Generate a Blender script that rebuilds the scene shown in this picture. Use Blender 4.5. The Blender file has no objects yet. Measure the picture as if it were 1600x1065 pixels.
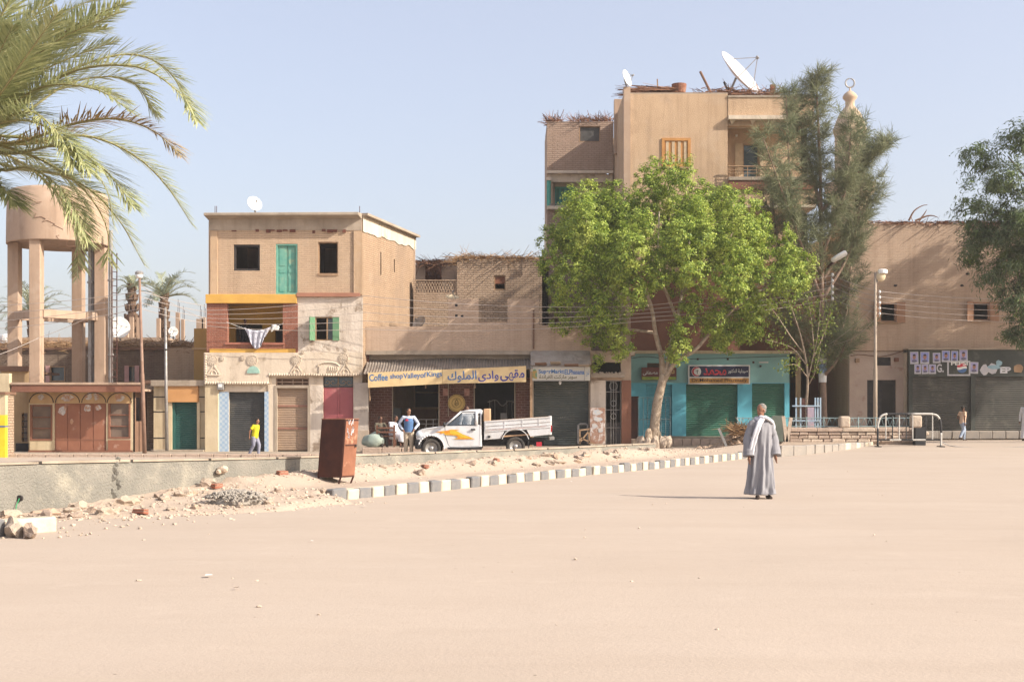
import bpy, bmesh, math, random
import numpy as np
from mathutils import Vector, Matrix, noise as mnoise

# ------------------------------------------------------------------ camera, sky, sun, exposure
SC = bpy.context.scene
COL = SC.collection
FPX, HZ, CZ = 2000.0, 643.0, 1.6           # focal length (px at 1600 wide), horizon row, eye height
SUN_EL, SUN_AZ = math.radians(33.0), math.radians(20.0)   # azimuth: from the right, this much towards the camera
cam = bpy.data.cameras.new('camera'); camo = bpy.data.objects.new('camera', cam); COL.objects.link(camo)
cam.sensor_width = 36.0; cam.lens = 45.0; cam.shift_y = 0.069; cam.clip_end = 9000; cam.clip_start = 0.1
camo.location = (0, 0, CZ); camo.rotation_euler = (math.pi/2, 0, 0)
SC.camera = camo

W = bpy.data.worlds.new('World'); SC.world = W; W.use_nodes = True
nt = W.node_tree
bg = nt.nodes['Background']; sky = nt.nodes.new('ShaderNodeTexSky')
sky.sky_type = 'NISHITA'; sky.sun_disc = False
sdir = Vector((math.cos(SUN_EL)*math.cos(SUN_AZ), -math.cos(SUN_EL)*math.sin(SUN_AZ), math.sin(SUN_EL)))
sky.sun_elevation = SUN_EL; sky.sun_rotation = math.atan2(sdir.x, sdir.y)
sky.air_density = 1.0; sky.dust_density = 4.0; sky.ozone_density = 1.0; sky.altitude = 80
dusty = nt.nodes.new('ShaderNodeMix'); dusty.data_type = 'RGBA'; dusty.inputs[0].default_value = 0.45; dusty.inputs[7].default_value = (2.50, 2.30, 2.46, 1)   # pale dust evenly through the whole sky
nt.links.new(sky.outputs[0], dusty.inputs[6]); nt.links.new(dusty.outputs[2], bg.inputs[0]); bg.inputs[1].default_value = 0.15
sl = bpy.data.lights.new('sun', 'SUN'); slo = bpy.data.objects.new('sun', sl); COL.objects.link(slo)
sl.energy = 3.8; sl.angle = math.radians(0.55); sl.color = (1.0, 0.93, 0.82)
slo.rotation_euler = sdir.to_track_quat('Z', 'Y').to_euler(); slo.location = sdir*200
SC.view_settings.view_transform = 'Standard'; SC.view_settings.look = 'None'
SC.view_settings.exposure = 1.0; SC.view_settings.gamma = 1.0; SC.view_settings.use_curve_mapping = False
SC.cycles.max_bounces = 5; SC.cycles.diffuse_bounces = 3; SC.cycles.transparent_max_bounces = 8
SC.cycles.use_denoising = True

HAZE = 0.0006                                # density of the dusty air
R = random.Random(7)
NR = np.random.default_rng(11)
def PX(px, Y): return (px-800)/FPX*Y
def PZ(py, Y): return CZ-(py-HZ)/FPX*Y
def P(px, py, Y): return Vector((PX(px, Y), Y, PZ(py, Y)))
def sm(t):
    t = max(0.0, min(1.0, t)); return t*t*(3-2*t)
def gz(x, y):                                # the lie of the land: rises a little to the far right, dips to the far left
    return 0.34*sm((y-34)/20)*sm((x-3)/12) - 0.18*sm((y-32)/14)*sm((-3-x)/6)
def gY(px, py):                              # depth at which the ground passes through that picture point
    lo, hi = 5.0, 62.0
    for _ in range(40):
        m = (lo+hi)/2
        if PZ(py, m) > gz(PX(px, m), m): lo = m
        else: hi = m
    return lo

# ------------------------------------------------------------------ materials
MATS = {}
def newmat(name):
    m = bpy.data.materials.new(name); m.use_nodes = True; MATS[name] = m
    return m, m.node_tree, m.node_tree.nodes['Principled BSDF']
def N(nt, typ, **kw):
    n = nt.nodes.new(typ)
    for k, v in kw.items():
        if k in n.inputs: n.inputs[k].default_value = v
        else: setattr(n, k, v)
    return n
def c4(c): return (c[0], c[1], c[2], 1.0)
def mixc(nt, fac, a, b, typ='MIX'):
    n = nt.nodes.new('ShaderNodeMix'); n.data_type = 'RGBA'; n.blend_type = typ
    for i, v in ((0, fac), (6, a), (7, b)):
        if hasattr(v, 'is_output'): nt.links.new(v, n.inputs[i])
        else: n.inputs[i].default_value = v if i == 0 else c4(v)
    return n.outputs[2]
def ramp(nt, src, a, b):
    n = nt.nodes.new('ShaderNodeMapRange'); n.clamp = True
    nt.links.new(src, n.inputs[0]); n.inputs[1].default_value = a; n.inputs[2].default_value = b
    return n.outputs[0]
def walluv(nt):
    """object-space metres laid on a wall: (along, up, 0) for any upright face, (x, y, 0) for level ones"""
    tc = N(nt, 'ShaderNodeTexCoord'); ge = N(nt, 'ShaderNodeNewGeometry')
    sp = N(nt, 'ShaderNodeSeparateXYZ'); nt.links.new(tc.outputs['Object'], sp.inputs[0])
    sn = N(nt, 'ShaderNodeSeparateXYZ'); nt.links.new(ge.outputs['True Normal'], sn.inputs[0])
    ab = N(nt, 'ShaderNodeMath', operation='ABSOLUTE'); nt.links.new(sn.outputs[0], ab.inputs[0])
    gt = N(nt, 'ShaderNodeMath', operation='GREATER_THAN'); nt.links.new(ab.outputs[0], gt.inputs[0]); gt.inputs[1].default_value = 0.72
    mx = nt.nodes.new('ShaderNodeMix'); nt.links.new(gt.outputs[0], mx.inputs[0]); nt.links.new(sp.outputs[0], mx.inputs[2]); nt.links.new(sp.outputs[1], mx.inputs[3])
    cb = N(nt, 'ShaderNodeCombineXYZ'); nt.links.new(mx.outputs[0], cb.inputs[0]); nt.links.new(sp.outputs[2], cb.inputs[1])
    return cb.outputs[0], tc.outputs['Object']
def noise_(nt, vec, scale, detail=5, rough=0.6):
    n = N(nt, 'ShaderNodeTexNoise'); nt.links.new(vec, n.inputs['Vector'])
    n.inputs['Scale'].default_value = scale; n.inputs['Detail'].default_value = detail; n.inputs['Roughness'].default_value = rough
    return n.outputs[0]
def bump_(nt, b, h, strength, dist):
    n = N(nt, 'ShaderNodeBump'); n.inputs['Strength'].default_value = strength; n.inputs['Distance'].default_value = dist
    nt.links.new(h, n.inputs['Height']); nt.links.new(n.outputs[0], b.inputs['Normal'])
def streaks(nt, v, col, amount):
    """run-off stains and dust: noise drawn out down the wall, plus blotches of old repair"""
    mp = N(nt, 'ShaderNodeMapping'); nt.links.new(v, mp.inputs[0]); mp.inputs['Scale'].default_value = (2.6, 2.6, 0.22)
    a = ramp(nt, noise_(nt, mp.outputs[0], 1.0, 8, 0.65), 0.48, 0.78)
    dk = N(nt, 'ShaderNodeMix'); dk.data_type = 'RGBA'; dk.blend_type = 'MULTIPLY'; dk.inputs[0].default_value = 1.0; nt.links.new(col, dk.inputs[6]); dk.inputs[7].default_value = (1-amount, 1-amount*1.08, 1-amount*1.15, 1)
    col = mixc(nt, a, col, dk.outputs[2])
    b = ramp(nt, noise_(nt, v, 0.9, 9, 0.7), 0.53, 0.62)
    lt = N(nt, 'ShaderNodeMix'); lt.data_type = 'RGBA'; lt.inputs[0].default_value = amount*0.55; nt.links.new(col, lt.inputs[6]); lt.inputs[7].default_value = (0.55, 0.45, 0.36, 1)
    return mixc(nt, b, col, lt.outputs[2])
def mat(name, c, c2=None, scale=3.0, rough=0.85, bump=0.3, bscale=None, bdist=0.02, metal=0.0, spec=0.3, lo=0.35, hi=0.65, stain=None, sscale=0.6, slo=0.55, shi=0.7, streak=None):
    """plain weathered surface: two tones mixed by noise, an optional stain, fine relief"""
    if name in MATS: return MATS[name]
    m, nt, b = newmat(name)
    tc = N(nt, 'ShaderNodeTexCoord'); v = tc.outputs['Object']
    if c2 is None: c2 = tuple(x*0.8 for x in c)
    col = mixc(nt, ramp(nt, noise_(nt, v, scale), lo, hi), c, c2)
    if stain: col = mixc(nt, ramp(nt, noise_(nt, v, sscale, 7, 0.7), slo, shi), col, stain)
    if streak: col = streaks(nt, v, col, streak)
    nt.links.new(col, b.inputs['Base Color'])
    b.inputs['Roughness'].default_value = rough; b.inputs['Metallic'].default_value = metal; b.inputs['Specular IOR Level'].default_value = spec
    if bump: bump_(nt, b, noise_(nt, v, bscale or scale*6, 4), bump, bdist)
    return m
def brickmat(name, c1, c2, mortar, bw=0.26, bh=0.085, ms=0.012, bump=0.8, wear=None, wlo=0.5, whi=0.62, wscale=0.5, rough=0.95, dist=0.03, squash=0.5):
    if name in MATS: return MATS[name]
    m, nt, b = newmat(name)
    uv, ob = walluv(nt)
    # courses laid by hand: let the joints wander a little
    nz = N(nt, 'ShaderNodeTexNoise'); nt.links.new(ob, nz.inputs['Vector']); nz.inputs['Scale'].default_value = 1.6; nz.inputs['Detail'].default_value = 6
    vm = N(nt, 'ShaderNodeVectorMath', operation='MULTIPLY_ADD'); nt.links.new(nz.outputs[1], vm.inputs[0]); vm.inputs[1].default_value = (0.10, 0.06, 0); nt.links.new(uv, vm.inputs[2])
    br = N(nt, 'ShaderNodeTexBrick'); nt.links.new(vm.outputs[0], br.inputs['Vector'])
    br.inputs['Scale'].default_value = 1.0; br.inputs['Brick Width'].default_value = bw; br.inputs['Row Height'].default_value = bh
    br.inputs['Mortar Size'].default_value = ms; br.inputs['Mortar Smooth'].default_value = 0.6; br.inputs['Bias'].default_value = 0.0
    br.inputs['Color1'].default_value = c4(c1); br.inputs['Color2'].default_value = c4(c2); br.inputs['Mortar'].default_value = c4(mortar)
    col = br.outputs[0]
    big = noise_(nt, ob, 0.35, 6, 0.65); fine = noise_(nt, ob, 14, 4, 0.7)
    mud = tuple(0.5*(x+y)*1.04 for x, y in zip(c1, c2)); smear = ramp(nt, noise_(nt, ob, 2.2, 7, 0.75), 0.42, 0.66)
    col = mixc(nt, smear, col, mixc(nt, 0.6, col, mud))
    col = mixc(nt, ramp(nt, big, 0.35, 0.75), col, mixc(nt, 0.4, col, tuple(0.5*(x+y)*0.75 for x, y in zip(c1, c2))))
    col = mixc(nt, ramp(nt, fine, 0.35, 0.75), col, mixc(nt, 0.3, col, tuple(x*1.25 for x in mortar)))
    hgt = N(nt, 'ShaderNodeMath', operation='MULTIPLY_ADD'); nt.links.new(br.outputs[1], hgt.inputs[0]); hgt.inputs[1].default_value = -1.0
    nt.links.new(noise_(nt, ob, 22, 4, 0.7), hgt.inputs[2])
    if wear:                                  # patches of render left on the brick
        f = ramp(nt, noise_(nt, ob, wscale, 8, 0.65), wlo, whi)
        col = mixc(nt, f, col, wear)
    col = streaks(nt, ob, col, 0.22)
    nt.links.new(col, b.inputs['Base Color']); b.inputs['Roughness'].default_value = rough; b.inputs['Specular IOR Level'].default_value = 0.15
    bump_(nt, b, hgt.outputs[0], bump, dist)
    return m
def leafmat(name, c1, c2, c3=None, trans=0.35, rough=0.55):
    if name in MATS: return MATS[name]
    m, nt, b = newmat(name)
    ge = N(nt, 'ShaderNodeNewGeometry'); r = ge.outputs['Random Per Island']
    col = mixc(nt, r, c1, c2)
    if c3:
        tc = N(nt, 'ShaderNodeTexCoord'); col = mixc(nt, ramp(nt, noise_(nt, tc.outputs['Object'], 0.9, 3), 0.5, 0.7), col, c3)
    nt.links.new(col, b.inputs['Base Color']); b.inputs['Roughness'].default_value = rough; b.inputs['Specular IOR Level'].default_value = 0.35
    t = N(nt, 'ShaderNodeBsdfTranslucent'); nt.links.new(col, t.inputs[0])
    x = N(nt, 'ShaderNodeMixShader'); x.inputs[0].default_value = trans
    nt.links.new(b.outputs[0], x.inputs[1]); nt.links.new(t.outputs[0], x.inputs[2])
    nt.links.new(x.outputs[0], nt.nodes['Material Output'].inputs[0])
    return m
def glassmat(name, c=(0.05, 0.07, 0.08), rough=0.08, alpha=1.0):
    if name in MATS: return MATS[name]
    m, nt, b = newmat(name); b.inputs['Base Color'].default_value = c4(c); b.inputs['Roughness'].default_value = rough
    b.inputs['Specular IOR Level'].default_value = 0.8; b.inputs['Alpha'].default_value = alpha
    return m

# ------------------------------------------------------------------ mesh building
class MB:
    def __init__(s): s.v, s.f, s.m = [], [], []
    def add(s, vs, fs, mi=0):
        o = len(s.v); s.v += [tuple(p) for p in vs]; s.f += [tuple(i+o for i in f) for f in fs]; s.m += [mi]*len(fs); return s
    def box(s, x0, x1, y0, y1, z0, z1, mi=0):
        return s.add([(x0,y0,z0),(x1,y0,z0),(x1,y1,z0),(x0,y1,z0),(x0,y0,z1),(x1,y0,z1),(x1,y1,z1),(x0,y1,z1)],
                     [(0,3,2,1),(4,5,6,7),(0,1,5,4),(1,2,6,5),(2,3,7,6),(3,0,4,7)], mi)
    def obox(s, c, ax, ay, az, mi=0):
        c, ax, ay, az = map(Vector, (c, ax, ay, az)); vs = []
        for k in (-1, 1):
            for i, j in ((-1,-1),(1,-1),(1,1),(-1,1)): vs.append(c+ax*i+ay*j+az*k)
        return s.add(vs, [(0,3,2,1),(4,5,6,7),(0,1,5,4),(1,2,6,5),(2,3,7,6),(3,0,4,7)], mi)
    def bar(s, p, q, w, h, up=(0,0,1), mi=0):
        p, q = Vector(p), Vector(q); d = q-p; u = Vector(up); a = d.cross(u)
        if a.length < 1e-6: a = d.cross(Vector((1,0,0)))
        a.normalize(); b = a.cross(d).normalized()
        return s.obox((p+q)/2, d/2, a*w/2, b*h/2, mi)
    def tube(s, pts, r, n=8, cap=True, mi=0, sq=1.0):
        pts = [Vector(p) for p in pts]; k = len(pts); rs = [r]*k if not hasattr(r, '__len__') else list(r)
        o = len(s.v); ref = None
        for i, p in enumerate(pts):
            t = (pts[min(i+1, k-1)]-pts[max(i-1, 0)])
            if t.length < 1e-9: t = Vector((0,0,1))
            t.normalize()
            if ref is None: ref = t.cross(Vector((0.31,0.22,0.93)) if abs(t.z) < 0.9 else Vector((1,0,0))).normalized()
            else: ref = (ref-t*ref.dot(t)).normalized()
            b = t.cross(ref)
            for j in range(n):
                a = 2*math.pi*j/n; s.v.append(tuple(p+(ref*math.cos(a)+b*math.sin(a)*sq)*rs[i]))
        for i in range(k-1):
            for j in range(n):
                a, b2 = o+i*n+j, o+i*n+(j+1) % n; s.f.append((a, b2, b2+n, a+n)); s.m.append(mi)
        if cap:
            s.f.append(tuple(o+j for j in reversed(range(n)))); s.f.append(tuple(o+(k-1)*n+j for j in range(n))); s.m += [mi, mi]
        return s
    def lathe(s, prof, c=(0,0,0), n=24, axis=(0,0,1), mi=0, cap=True):
        ax = Vector(axis).normalized(); e = ax.orthogonal().normalized() if abs(ax.z) < 0.999 else Vector((1,0,0)); g = ax.cross(e); c = Vector(c)
        o = len(s.v); k = len(prof)
        for r, z in prof:
            for j in range(n):
                a = 2*math.pi*j/n; s.v.append(tuple(c+ax*z+(e*math.cos(a)+g*math.sin(a))*r))
        for i in range(k-1):
            for j in range(n):
                a, b = o+i*n+j, o+i*n+(j+1) % n; s.f.append((a, b, b+n, a+n)); s.m.append(mi)
        if cap:
            s.f.append(tuple(o+j for j in reversed(range(n)))); s.f.append(tuple(o+(k-1)*n+j for j in range(n))); s.m += [mi, mi]
        return s
    def prism(s, poly, a0, a1, plane='xz', mi=0):
        """poly in the plane, extruded along the third axis from a0 to a1"""
        k = len(poly)
        def q(p, a): return {'xz': (p[0], a, p[1]), 'xy': (p[0], p[1], a), 'yz': (a, p[0], p[1])}[plane]
        vs = [q(p, a0) for p in poly]+[q(p, a1) for p in poly]
        fs = [tuple(range(k)), tuple(reversed(range(k, 2*k)))]+[(i, i+k, (i+1) % k+k, (i+1) % k) for i in range(k)]
        return s.add(vs, fs, mi)
    def blob(s, c, r, sub=1, amp=0.0, seed=0, rz=0.0, mi=0, flat=None):
        bm = bmesh.new(); bmesh.ops.create_icosphere(bm, subdivisions=sub, radius=1.0)
        r = (r, r, r) if not hasattr(r, '__len__') else r; cz, sz = math.cos(rz), math.sin(rz); vs = []
        for v in bm.verts:
            p = v.co.copy()
            if amp: p *= 1+amp*mnoise.noise(p*1.7+Vector((seed*3.1, seed*1.7, seed)))
            p = Vector((p.x*r[0], p.y*r[1], p.z*r[2]))
            if flat is not None and p.z < -flat*r[2]: p.z = -flat*r[2]
            vs.append((c[0]+p.x*cz-p.y*sz, c[1]+p.x*sz+p.y*cz, c[2]+p.z))
        s.add(vs, [tuple(v.index for v in f.verts) for f in bm.faces], mi); bm.free(); return s
    def wall(s, A, B, z0, z1, t=0.25, holes=(), mi=0):
        """upright wall from A to B (seen from outside, left to right), thickness inwards, holes (u0,u1,z0,z1)"""
        A, B = Vector((A[0], A[1])), Vector((B[0], B[1])); L = (B-A).length; d = (B-A)/L; inn = Vector((-d.y, d.x))
        us = sorted({0.0, L, *[min(max(h[i], 0), L) for h in holes for i in (0, 1)]}); zs = sorted({z0, z1, *[min(max(h[i], z0), z1) for h in holes for i in (2, 3)]})
        nu, nz = len(us)-1, len(zs)-1
        def solid(i, j):
            if i < 0 or j < 0 or i >= nu or j >= nz: return False
            u, z = (us[i]+us[i+1])/2, (zs[j]+zs[j+1])/2
            return not any(h[0] < u < h[1] and h[2] < z < h[3] for h in holes)
        def q(u, z, w): p = A+d*u+inn*w; return (p.x, p.y, z)
        for i in range(nu):
            for j in range(nz):
                if not solid(i, j): continue
                a, b, c, e = us[i], us[i+1], zs[j], zs[j+1]
                s.add([q(a,c,0),q(b,c,0),q(b,e,0),q(a,e,0)], [(0,1,2,3)], mi); s.add([q(a,c,t),q(b,c,t),q(b,e,t),q(a,e,t)], [(3,2,1,0)], mi)
                if not solid(i-1, j): s.add([q(a,c,t),q(a,c,0),q(a,e,0),q(a,e,t)], [(0,1,2,3)], mi)
                if not solid(i+1, j): s.add([q(b,c,0),q(b,c,t),q(b,e,t),q(b,e,0)], [(0,1,2,3)], mi)
                if not solid(i, j-1): s.add([q(a,c,t),q(b,c,t),q(b,c,0),q(a,c,0)], [(0,1,2,3)], mi)
                if not solid(i, j+1): s.add([q(a,e,0),q(b,e,0),q(b,e,t),q(a,e,t)], [(0,1,2,3)], mi)
        return s
    def build(s, name, mats, parent=None, smooth=False, bevel=0.0, loc=None, seg=1):
        me = bpy.data.meshes.new(name); off = Vector((0,0,0))
        if parent is not None: off = Vector(parent['wloc'])
        elif loc is not None: off = Vector(loc)
        me.from_pydata([(p[0]-off.x, p[1]-off.y, p[2]-off.z) for p in s.v], [], s.f)
        for m in (mats if isinstance(mats, (list, tuple)) else [mats]): me.materials.append(m)
        if any(s.m): me.polygons.foreach_set('material_index', s.m)
        if smooth: me.polygons.foreach_set('use_smooth', [True]*len(me.polygons))
        me.validate(); me.update()
        return link(name, me, parent, loc, bevel, seg)
def link(name, me, parent=None, loc=None, bevel=0.0, seg=1):
    o = bpy.data.objects.new(name, me); COL.objects.link(o)
    if parent is not None: o.parent = parent; o['wloc'] = parent['wloc']
    elif loc is not None: o.location = loc; o['wloc'] = tuple(loc)
    else: o['wloc'] = (0.0, 0.0, 0.0)
    if bevel:
        b = o.modifiers.new('bevel', 'BEVEL'); b.width = bevel; b.segments = seg; b.limit_method = 'ANGLE'; b.angle_limit = math.radians(40)
    return o
def thing(name, label, cat, loc, group=None):
    o = bpy.data.objects.new(name, None); COL.objects.link(o); o.location = loc; o['wloc'] = tuple(loc); o.empty_display_size = 0.2
    return tag(o, label, cat, group)
def tag(o, label=None, cat=None, group=None, kind=None):
    if label: o['label'] = label
    if cat: o['category'] = cat
    if group: o['group'] = group
    if kind: o['kind'] = kind
    return o
def npmesh(name, verts, nper, mats, parent=None, smooth=False, loc=None):
    """many small separate polygons of nper corners each from an (N*nper,3) array"""
    verts = np.asarray(verts, dtype=np.float32).reshape(-1, 3).copy(); n = len(verts)//nper
    off = parent['wloc'] if parent is not None else (loc or (0,0,0)); verts -= np.array(off[:], dtype=np.float32)
    me = bpy.data.meshes.new(name); me.vertices.add(len(verts)); me.vertices.foreach_set('co', verts.ravel())
    me.loops.add(n*nper); me.loops.foreach_set('vertex_index', np.arange(n*nper, dtype=np.int32))
    me.polygons.add(n); me.polygons.foreach_set('loop_start', np.arange(0, n*nper, nper, dtype=np.int32)); me.polygons.foreach_set('loop_total', np.full(n, nper, dtype=np.int32))
    for m in (mats if isinstance(mats, (list, tuple)) else [mats]): me.materials.append(m)
    me.update(calc_edges=True); me.validate()
    return link(name, me, parent, loc)
def unit(a): return a/np.maximum(np.linalg.norm(a, axis=-1, keepdims=True), 1e-9)
def leaves(c, d, s, L, Wd, fold=0.0):
    """diamond leaves: base c, direction d, side s, length L, width Wd"""
    L = np.asarray(L)[:, None]; Wd = np.asarray(Wd)[:, None]
    n = np.cross(d, s)
    return np.stack([c, c+d*L*0.45+s*Wd*0.5+n*fold*L, c+d*L, c+d*L*0.45-s*Wd*0.5+n*fold*L], axis=1)
def frame_dirs(n, rng): return unit(rng.normal(size=(n, 3)))
def orth(d, rng): return unit(np.cross(d, unit(rng.normal(size=d.shape))))
def text(body, mats, parent, c, width, height, name='lettering', yaw=0.0, offset=0.0, depth=0.004, tilt=0.0, rx=0.0):
    """flat lettering centred at c facing the camera side, stretched to width x height"""
    cu = bpy.data.curves.new('t', 'FONT'); cu.body = body; cu.size = 1.0; cu.offset = offset
    to = bpy.data.objects.new('t', cu); COL.objects.link(to); bpy.context.view_layer.update()
    me = bpy.data.meshes.new_from_object(to.evaluated_get(bpy.context.evaluated_depsgraph_get()))
    bpy.data.objects.remove(to); bpy.data.curves.remove(cu)
    bm = bmesh.new(); bm.from_mesh(me); bpy.data.meshes.remove(me)
    xs = [v.co.x for v in bm.verts]; ys = [v.co.y for v in bm.verts]
    x0, x1, y0, y1 = min(xs), max(xs), min(ys), max(ys)
    seen, k = set(), 0
    for v0 in bm.verts:                       # each glyph a hair in front of the last, so that joined strokes never share a plane
        if v0 in seen: continue
        st = [v0]; seen.add(v0); k += 1
        while st:
            v = st.pop(); v.co.z = (k % 4)*0.0015
            for e in v.link_edges:
                w = e.other_vert(v)
                if w not in seen: seen.add(w); st.append(w)
    mb = MB(); off = Vector(parent['wloc']); ct, stl = math.cos(tilt), math.sin(tilt); cy, sy = math.cos(yaw), math.sin(yaw)
    idx = {v: i for i, v in enumerate(bm.verts)}; vs = []
    for v in bm.verts:
        a = ((v.co.x-x0)/(x1-x0)-0.5)*width; b = ((v.co.y-y0)/(y1-y0)-0.5)*height
        a, b = a*ct-b*stl, a*stl+b*ct; w = -depth-v.co.z
        vs.append((c[0]+a*cy-w*sy, c[1]+a*sy+w*cy, c[2]+b))
    mb.add(vs, [tuple(idx[v] for v in f.verts) for f in bm.faces]); bm.free()
    return mb.build(name, mats, parent)
def shutter(name, x0, x1, z0, z1, y, mats, parent, pitch=0.085, depth=0.022, yaw=0.0):
    """roller shutter: curved slats from bottom to top"""
    mb = MB(); n = max(4, int((z1-z0)/pitch)); ph = (z1-z0)/n; prof = []
    for i in range(n):
        for t, w in ((0.0, 0.0), (0.12, -0.6), (0.5, -1.0), (0.88, -0.6)): prof.append((z0+(i+t)*ph, y+w*depth))
    prof.append((z1, y))
    vs = []
    for z, yy in prof: vs += [(x0, yy, z), (x1, yy, z)]
    mb.add(vs, [(2*i, 2*i+1, 2*i+3, 2*i+2) for i in range(len(prof)-1)])
    o = mb.build(name, mats, parent); return o
def fused(name, mb, voxel, m, parent=None, smooth=4, loc=None):
    """closed shapes grown together into one continuous skin"""
    o = mb.build(name, m, parent, smooth=True, loc=loc)
    r = o.modifiers.new('fuse', 'REMESH'); r.mode = 'VOXEL'; r.voxel_size = voxel; r.use_smooth_shade = True
    if smooth: s = o.modifiers.new('smooth', 'SMOOTH'); s.iterations = smooth; s.factor = 0.5
    return o
def spline(pts, n):
    pts = [Vector(p) for p in pts]; out = []
    q = [pts[0]*2-pts[1]]+pts+[pts[-1]*2-pts[-2]]
    m = len(pts)-1
    for i in range(n):
        t = i/(n-1)*m; k = min(int(t), m-1); t -= k; a, b, c, d = q[k], q[k+1], q[k+2], q[k+3]
        out.append(0.5*((2*b)+(c-a)*t+(2*a-5*b+4*c-d)*t*t+(3*b-a-3*c+d)*t*t*t))
    return out
def straw(name, fn, n, L, m, parent, seed=1, w=0.025, kind='stuff'):
    """loose palm sticks and reeds: fn(rng) gives a base point and direction"""
    rng = random.Random(seed); vs = []
    for _ in range(n):
        b, d = fn(rng); b = Vector(b); d = Vector(d).normalized(); l = L*rng.uniform(0.4, 1.2); s = d.cross(Vector((rng.uniform(-1,1), rng.uniform(-1,1), rng.uniform(-1,1)))).normalized()*w*rng.uniform(0.5, 1.2)
        e = b+d*l+Vector((0,0,-0.12*l)); vs += [b-s, b+s, e+s*0.4, e-s*0.4]
    o = npmesh(name, [tuple(v) for v in vs], 4, m, parent)
    o['kind'] = kind
    return o
# ------------------------------------------------------------------ shared materials
def sandmat(name, c1, c2, c3, peb=1.0, tracks=False):
    m, nt, b = newmat(name)
    tc = N(nt, 'ShaderNodeTexCoord'); v = tc.outputs['Object']
    mp = N(nt, 'ShaderNodeMapping'); nt.links.new(v, mp.inputs[0]); mp.inputs['Rotation'].default_value = (0, 0, 0.35); mp.inputs['Scale'].default_value = (0.16, 0.5, 1)
    col = mixc(nt, ramp(nt, noise_(nt, v, 0.22, 6, 0.6), 0.35, 0.68), c1, c2)
    col = mixc(nt, ramp(nt, noise_(nt, mp.outputs[0], 1.0, 7, 0.65), 0.45, 0.75), col, mixc(nt, 0.25 if tracks else 0.55, col, c3))
    col = mixc(nt, ramp(nt, noise_(nt, v, 9, 6, 0.75), 0.5, 0.8), col, mixc(nt, 0.35, col, c3))
    if tracks:                                # packed wheel lines and scuffed patches, faint
        for rot, sc in ((0.12, 0.55), (1.05, 0.42)):
            m2 = N(nt, 'ShaderNodeMapping'); nt.links.new(v, m2.inputs[0]); m2.inputs['Rotation'].default_value = (0, 0, rot); m2.inputs['Scale'].default_value = (0.05, sc, 1)
            wv = N(nt, 'ShaderNodeTexNoise'); nt.links.new(m2.outputs[0], wv.inputs['Vector']); wv.inputs['Scale'].default_value = 3.0; wv.inputs['Detail'].default_value = 3; wv.inputs['Distortion'].default_value = 0.3
            col = mixc(nt, ramp(nt, wv.outputs[0], 0.54, 0.68), col, mixc(nt, 0.11, col, c3))
        col = mixc(nt, ramp(nt, noise_(nt, v, 1.3, 8, 0.7), 0.56, 0.72), col, mixc(nt, 0.4, col, tuple(min(1, x*1.12) for x in c1)))
        col = mixc(nt, ramp(nt, noise_(nt, v, 0.45, 9, 0.75), 0.66, 0.74), col, mixc(nt, 0.3, col, tuple(x*0.8 for x in c3)))
    vo = N(nt, 'ShaderNodeTexVoronoi'); nt.links.new(v, vo.inputs['Vector']); vo.inputs['Scale'].default_value = 7.0
    dk = ramp(nt, vo.outputs['Distance'], 0.1, 0.05)         # scattered small stones and bits
    sel = N(nt, 'ShaderNodeSeparateColor'); nt.links.new(vo.outputs['Color'], sel.inputs[0])
    gt = N(nt, 'ShaderNodeMath', operation='GREATER_THAN'); nt.links.new(sel.outputs[0], gt.inputs[0]); gt.inputs[1].default_value = 0.965
    mu = N(nt, 'ShaderNodeMath', operation='MULTIPLY'); nt.links.new(dk, mu.inputs[0]); nt.links.new(gt.outputs[0], mu.inputs[1])
    col = mixc(nt, mu.outputs[0], col, tuple(x*0.55 for x in c3))
    nt.links.new(col, b.inputs['Base Color']); b.inputs['Roughness'].default_value = 0.95; b.inputs['Specular IOR Level'].default_value = 0.1
    ad = N(nt, 'ShaderNodeMath', operation='ADD'); nt.links.new(noise_(nt, v, 3.0, 8, 0.7), ad.inputs[0]); nt.links.new(noise_(nt, v, 30, 4, 0.7), ad.inputs[1])
    bump_(nt, b, ad.outputs[0], 0.35*peb, 0.05)
    return m
M_SAND = sandmat('sand', (0.415, 0.340, 0.277), (0.395, 0.320, 0.257), (0.325, 0.258, 0.20), 0.45, True)
M_DUST = sandmat('dust', (0.43, 0.335, 0.255), (0.39, 0.295, 0.22), (0.31, 0.225, 0.165), 2.0)
M_RUB = sandmat('rubble_soil', (0.45, 0.36, 0.285), (0.42, 0.325, 0.25), (0.34, 0.255, 0.195), 1.3)
M_CONC = mat('rough_concrete', (0.25, 0.23, 0.195), (0.185, 0.175, 0.15), 1.6, 0.95, 1.0, 26, 0.035, stain=(0.33, 0.30, 0.24), sscale=0.9)
M_CONC2 = mat('old_concrete', (0.38, 0.31, 0.24), (0.29, 0.235, 0.18), 1.2, 0.92, 0.5, 14, 0.02, streak=0.25)
M_STONE = mat('pale_stone', (0.50, 0.405, 0.315), (0.41, 0.32, 0.245), 4.0, 0.92, 0.8, 12, 0.03)
M_STONE2 = mat('pink_stone', (0.44, 0.33, 0.26), (0.34, 0.26, 0.20), 3.0, 0.92, 0.8, 12, 0.03)
M_KW = mat('kerb_white_paint', (0.52, 0.46, 0.36), (0.45, 0.37, 0.27), 3.0, 0.8, 0.5, 20, 0.015, stain=(0.42, 0.33, 0.24), sscale=2.2, slo=0.58, shi=0.75)
M_KB = mat('kerb_black_paint', (0.14, 0.14, 0.145), (0.20, 0.185, 0.17), 3.0, 0.75, 0.5, 20, 0.015, stain=(0.34, 0.28, 0.22), sscale=2.2, slo=0.6, shi=0.8)
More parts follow.
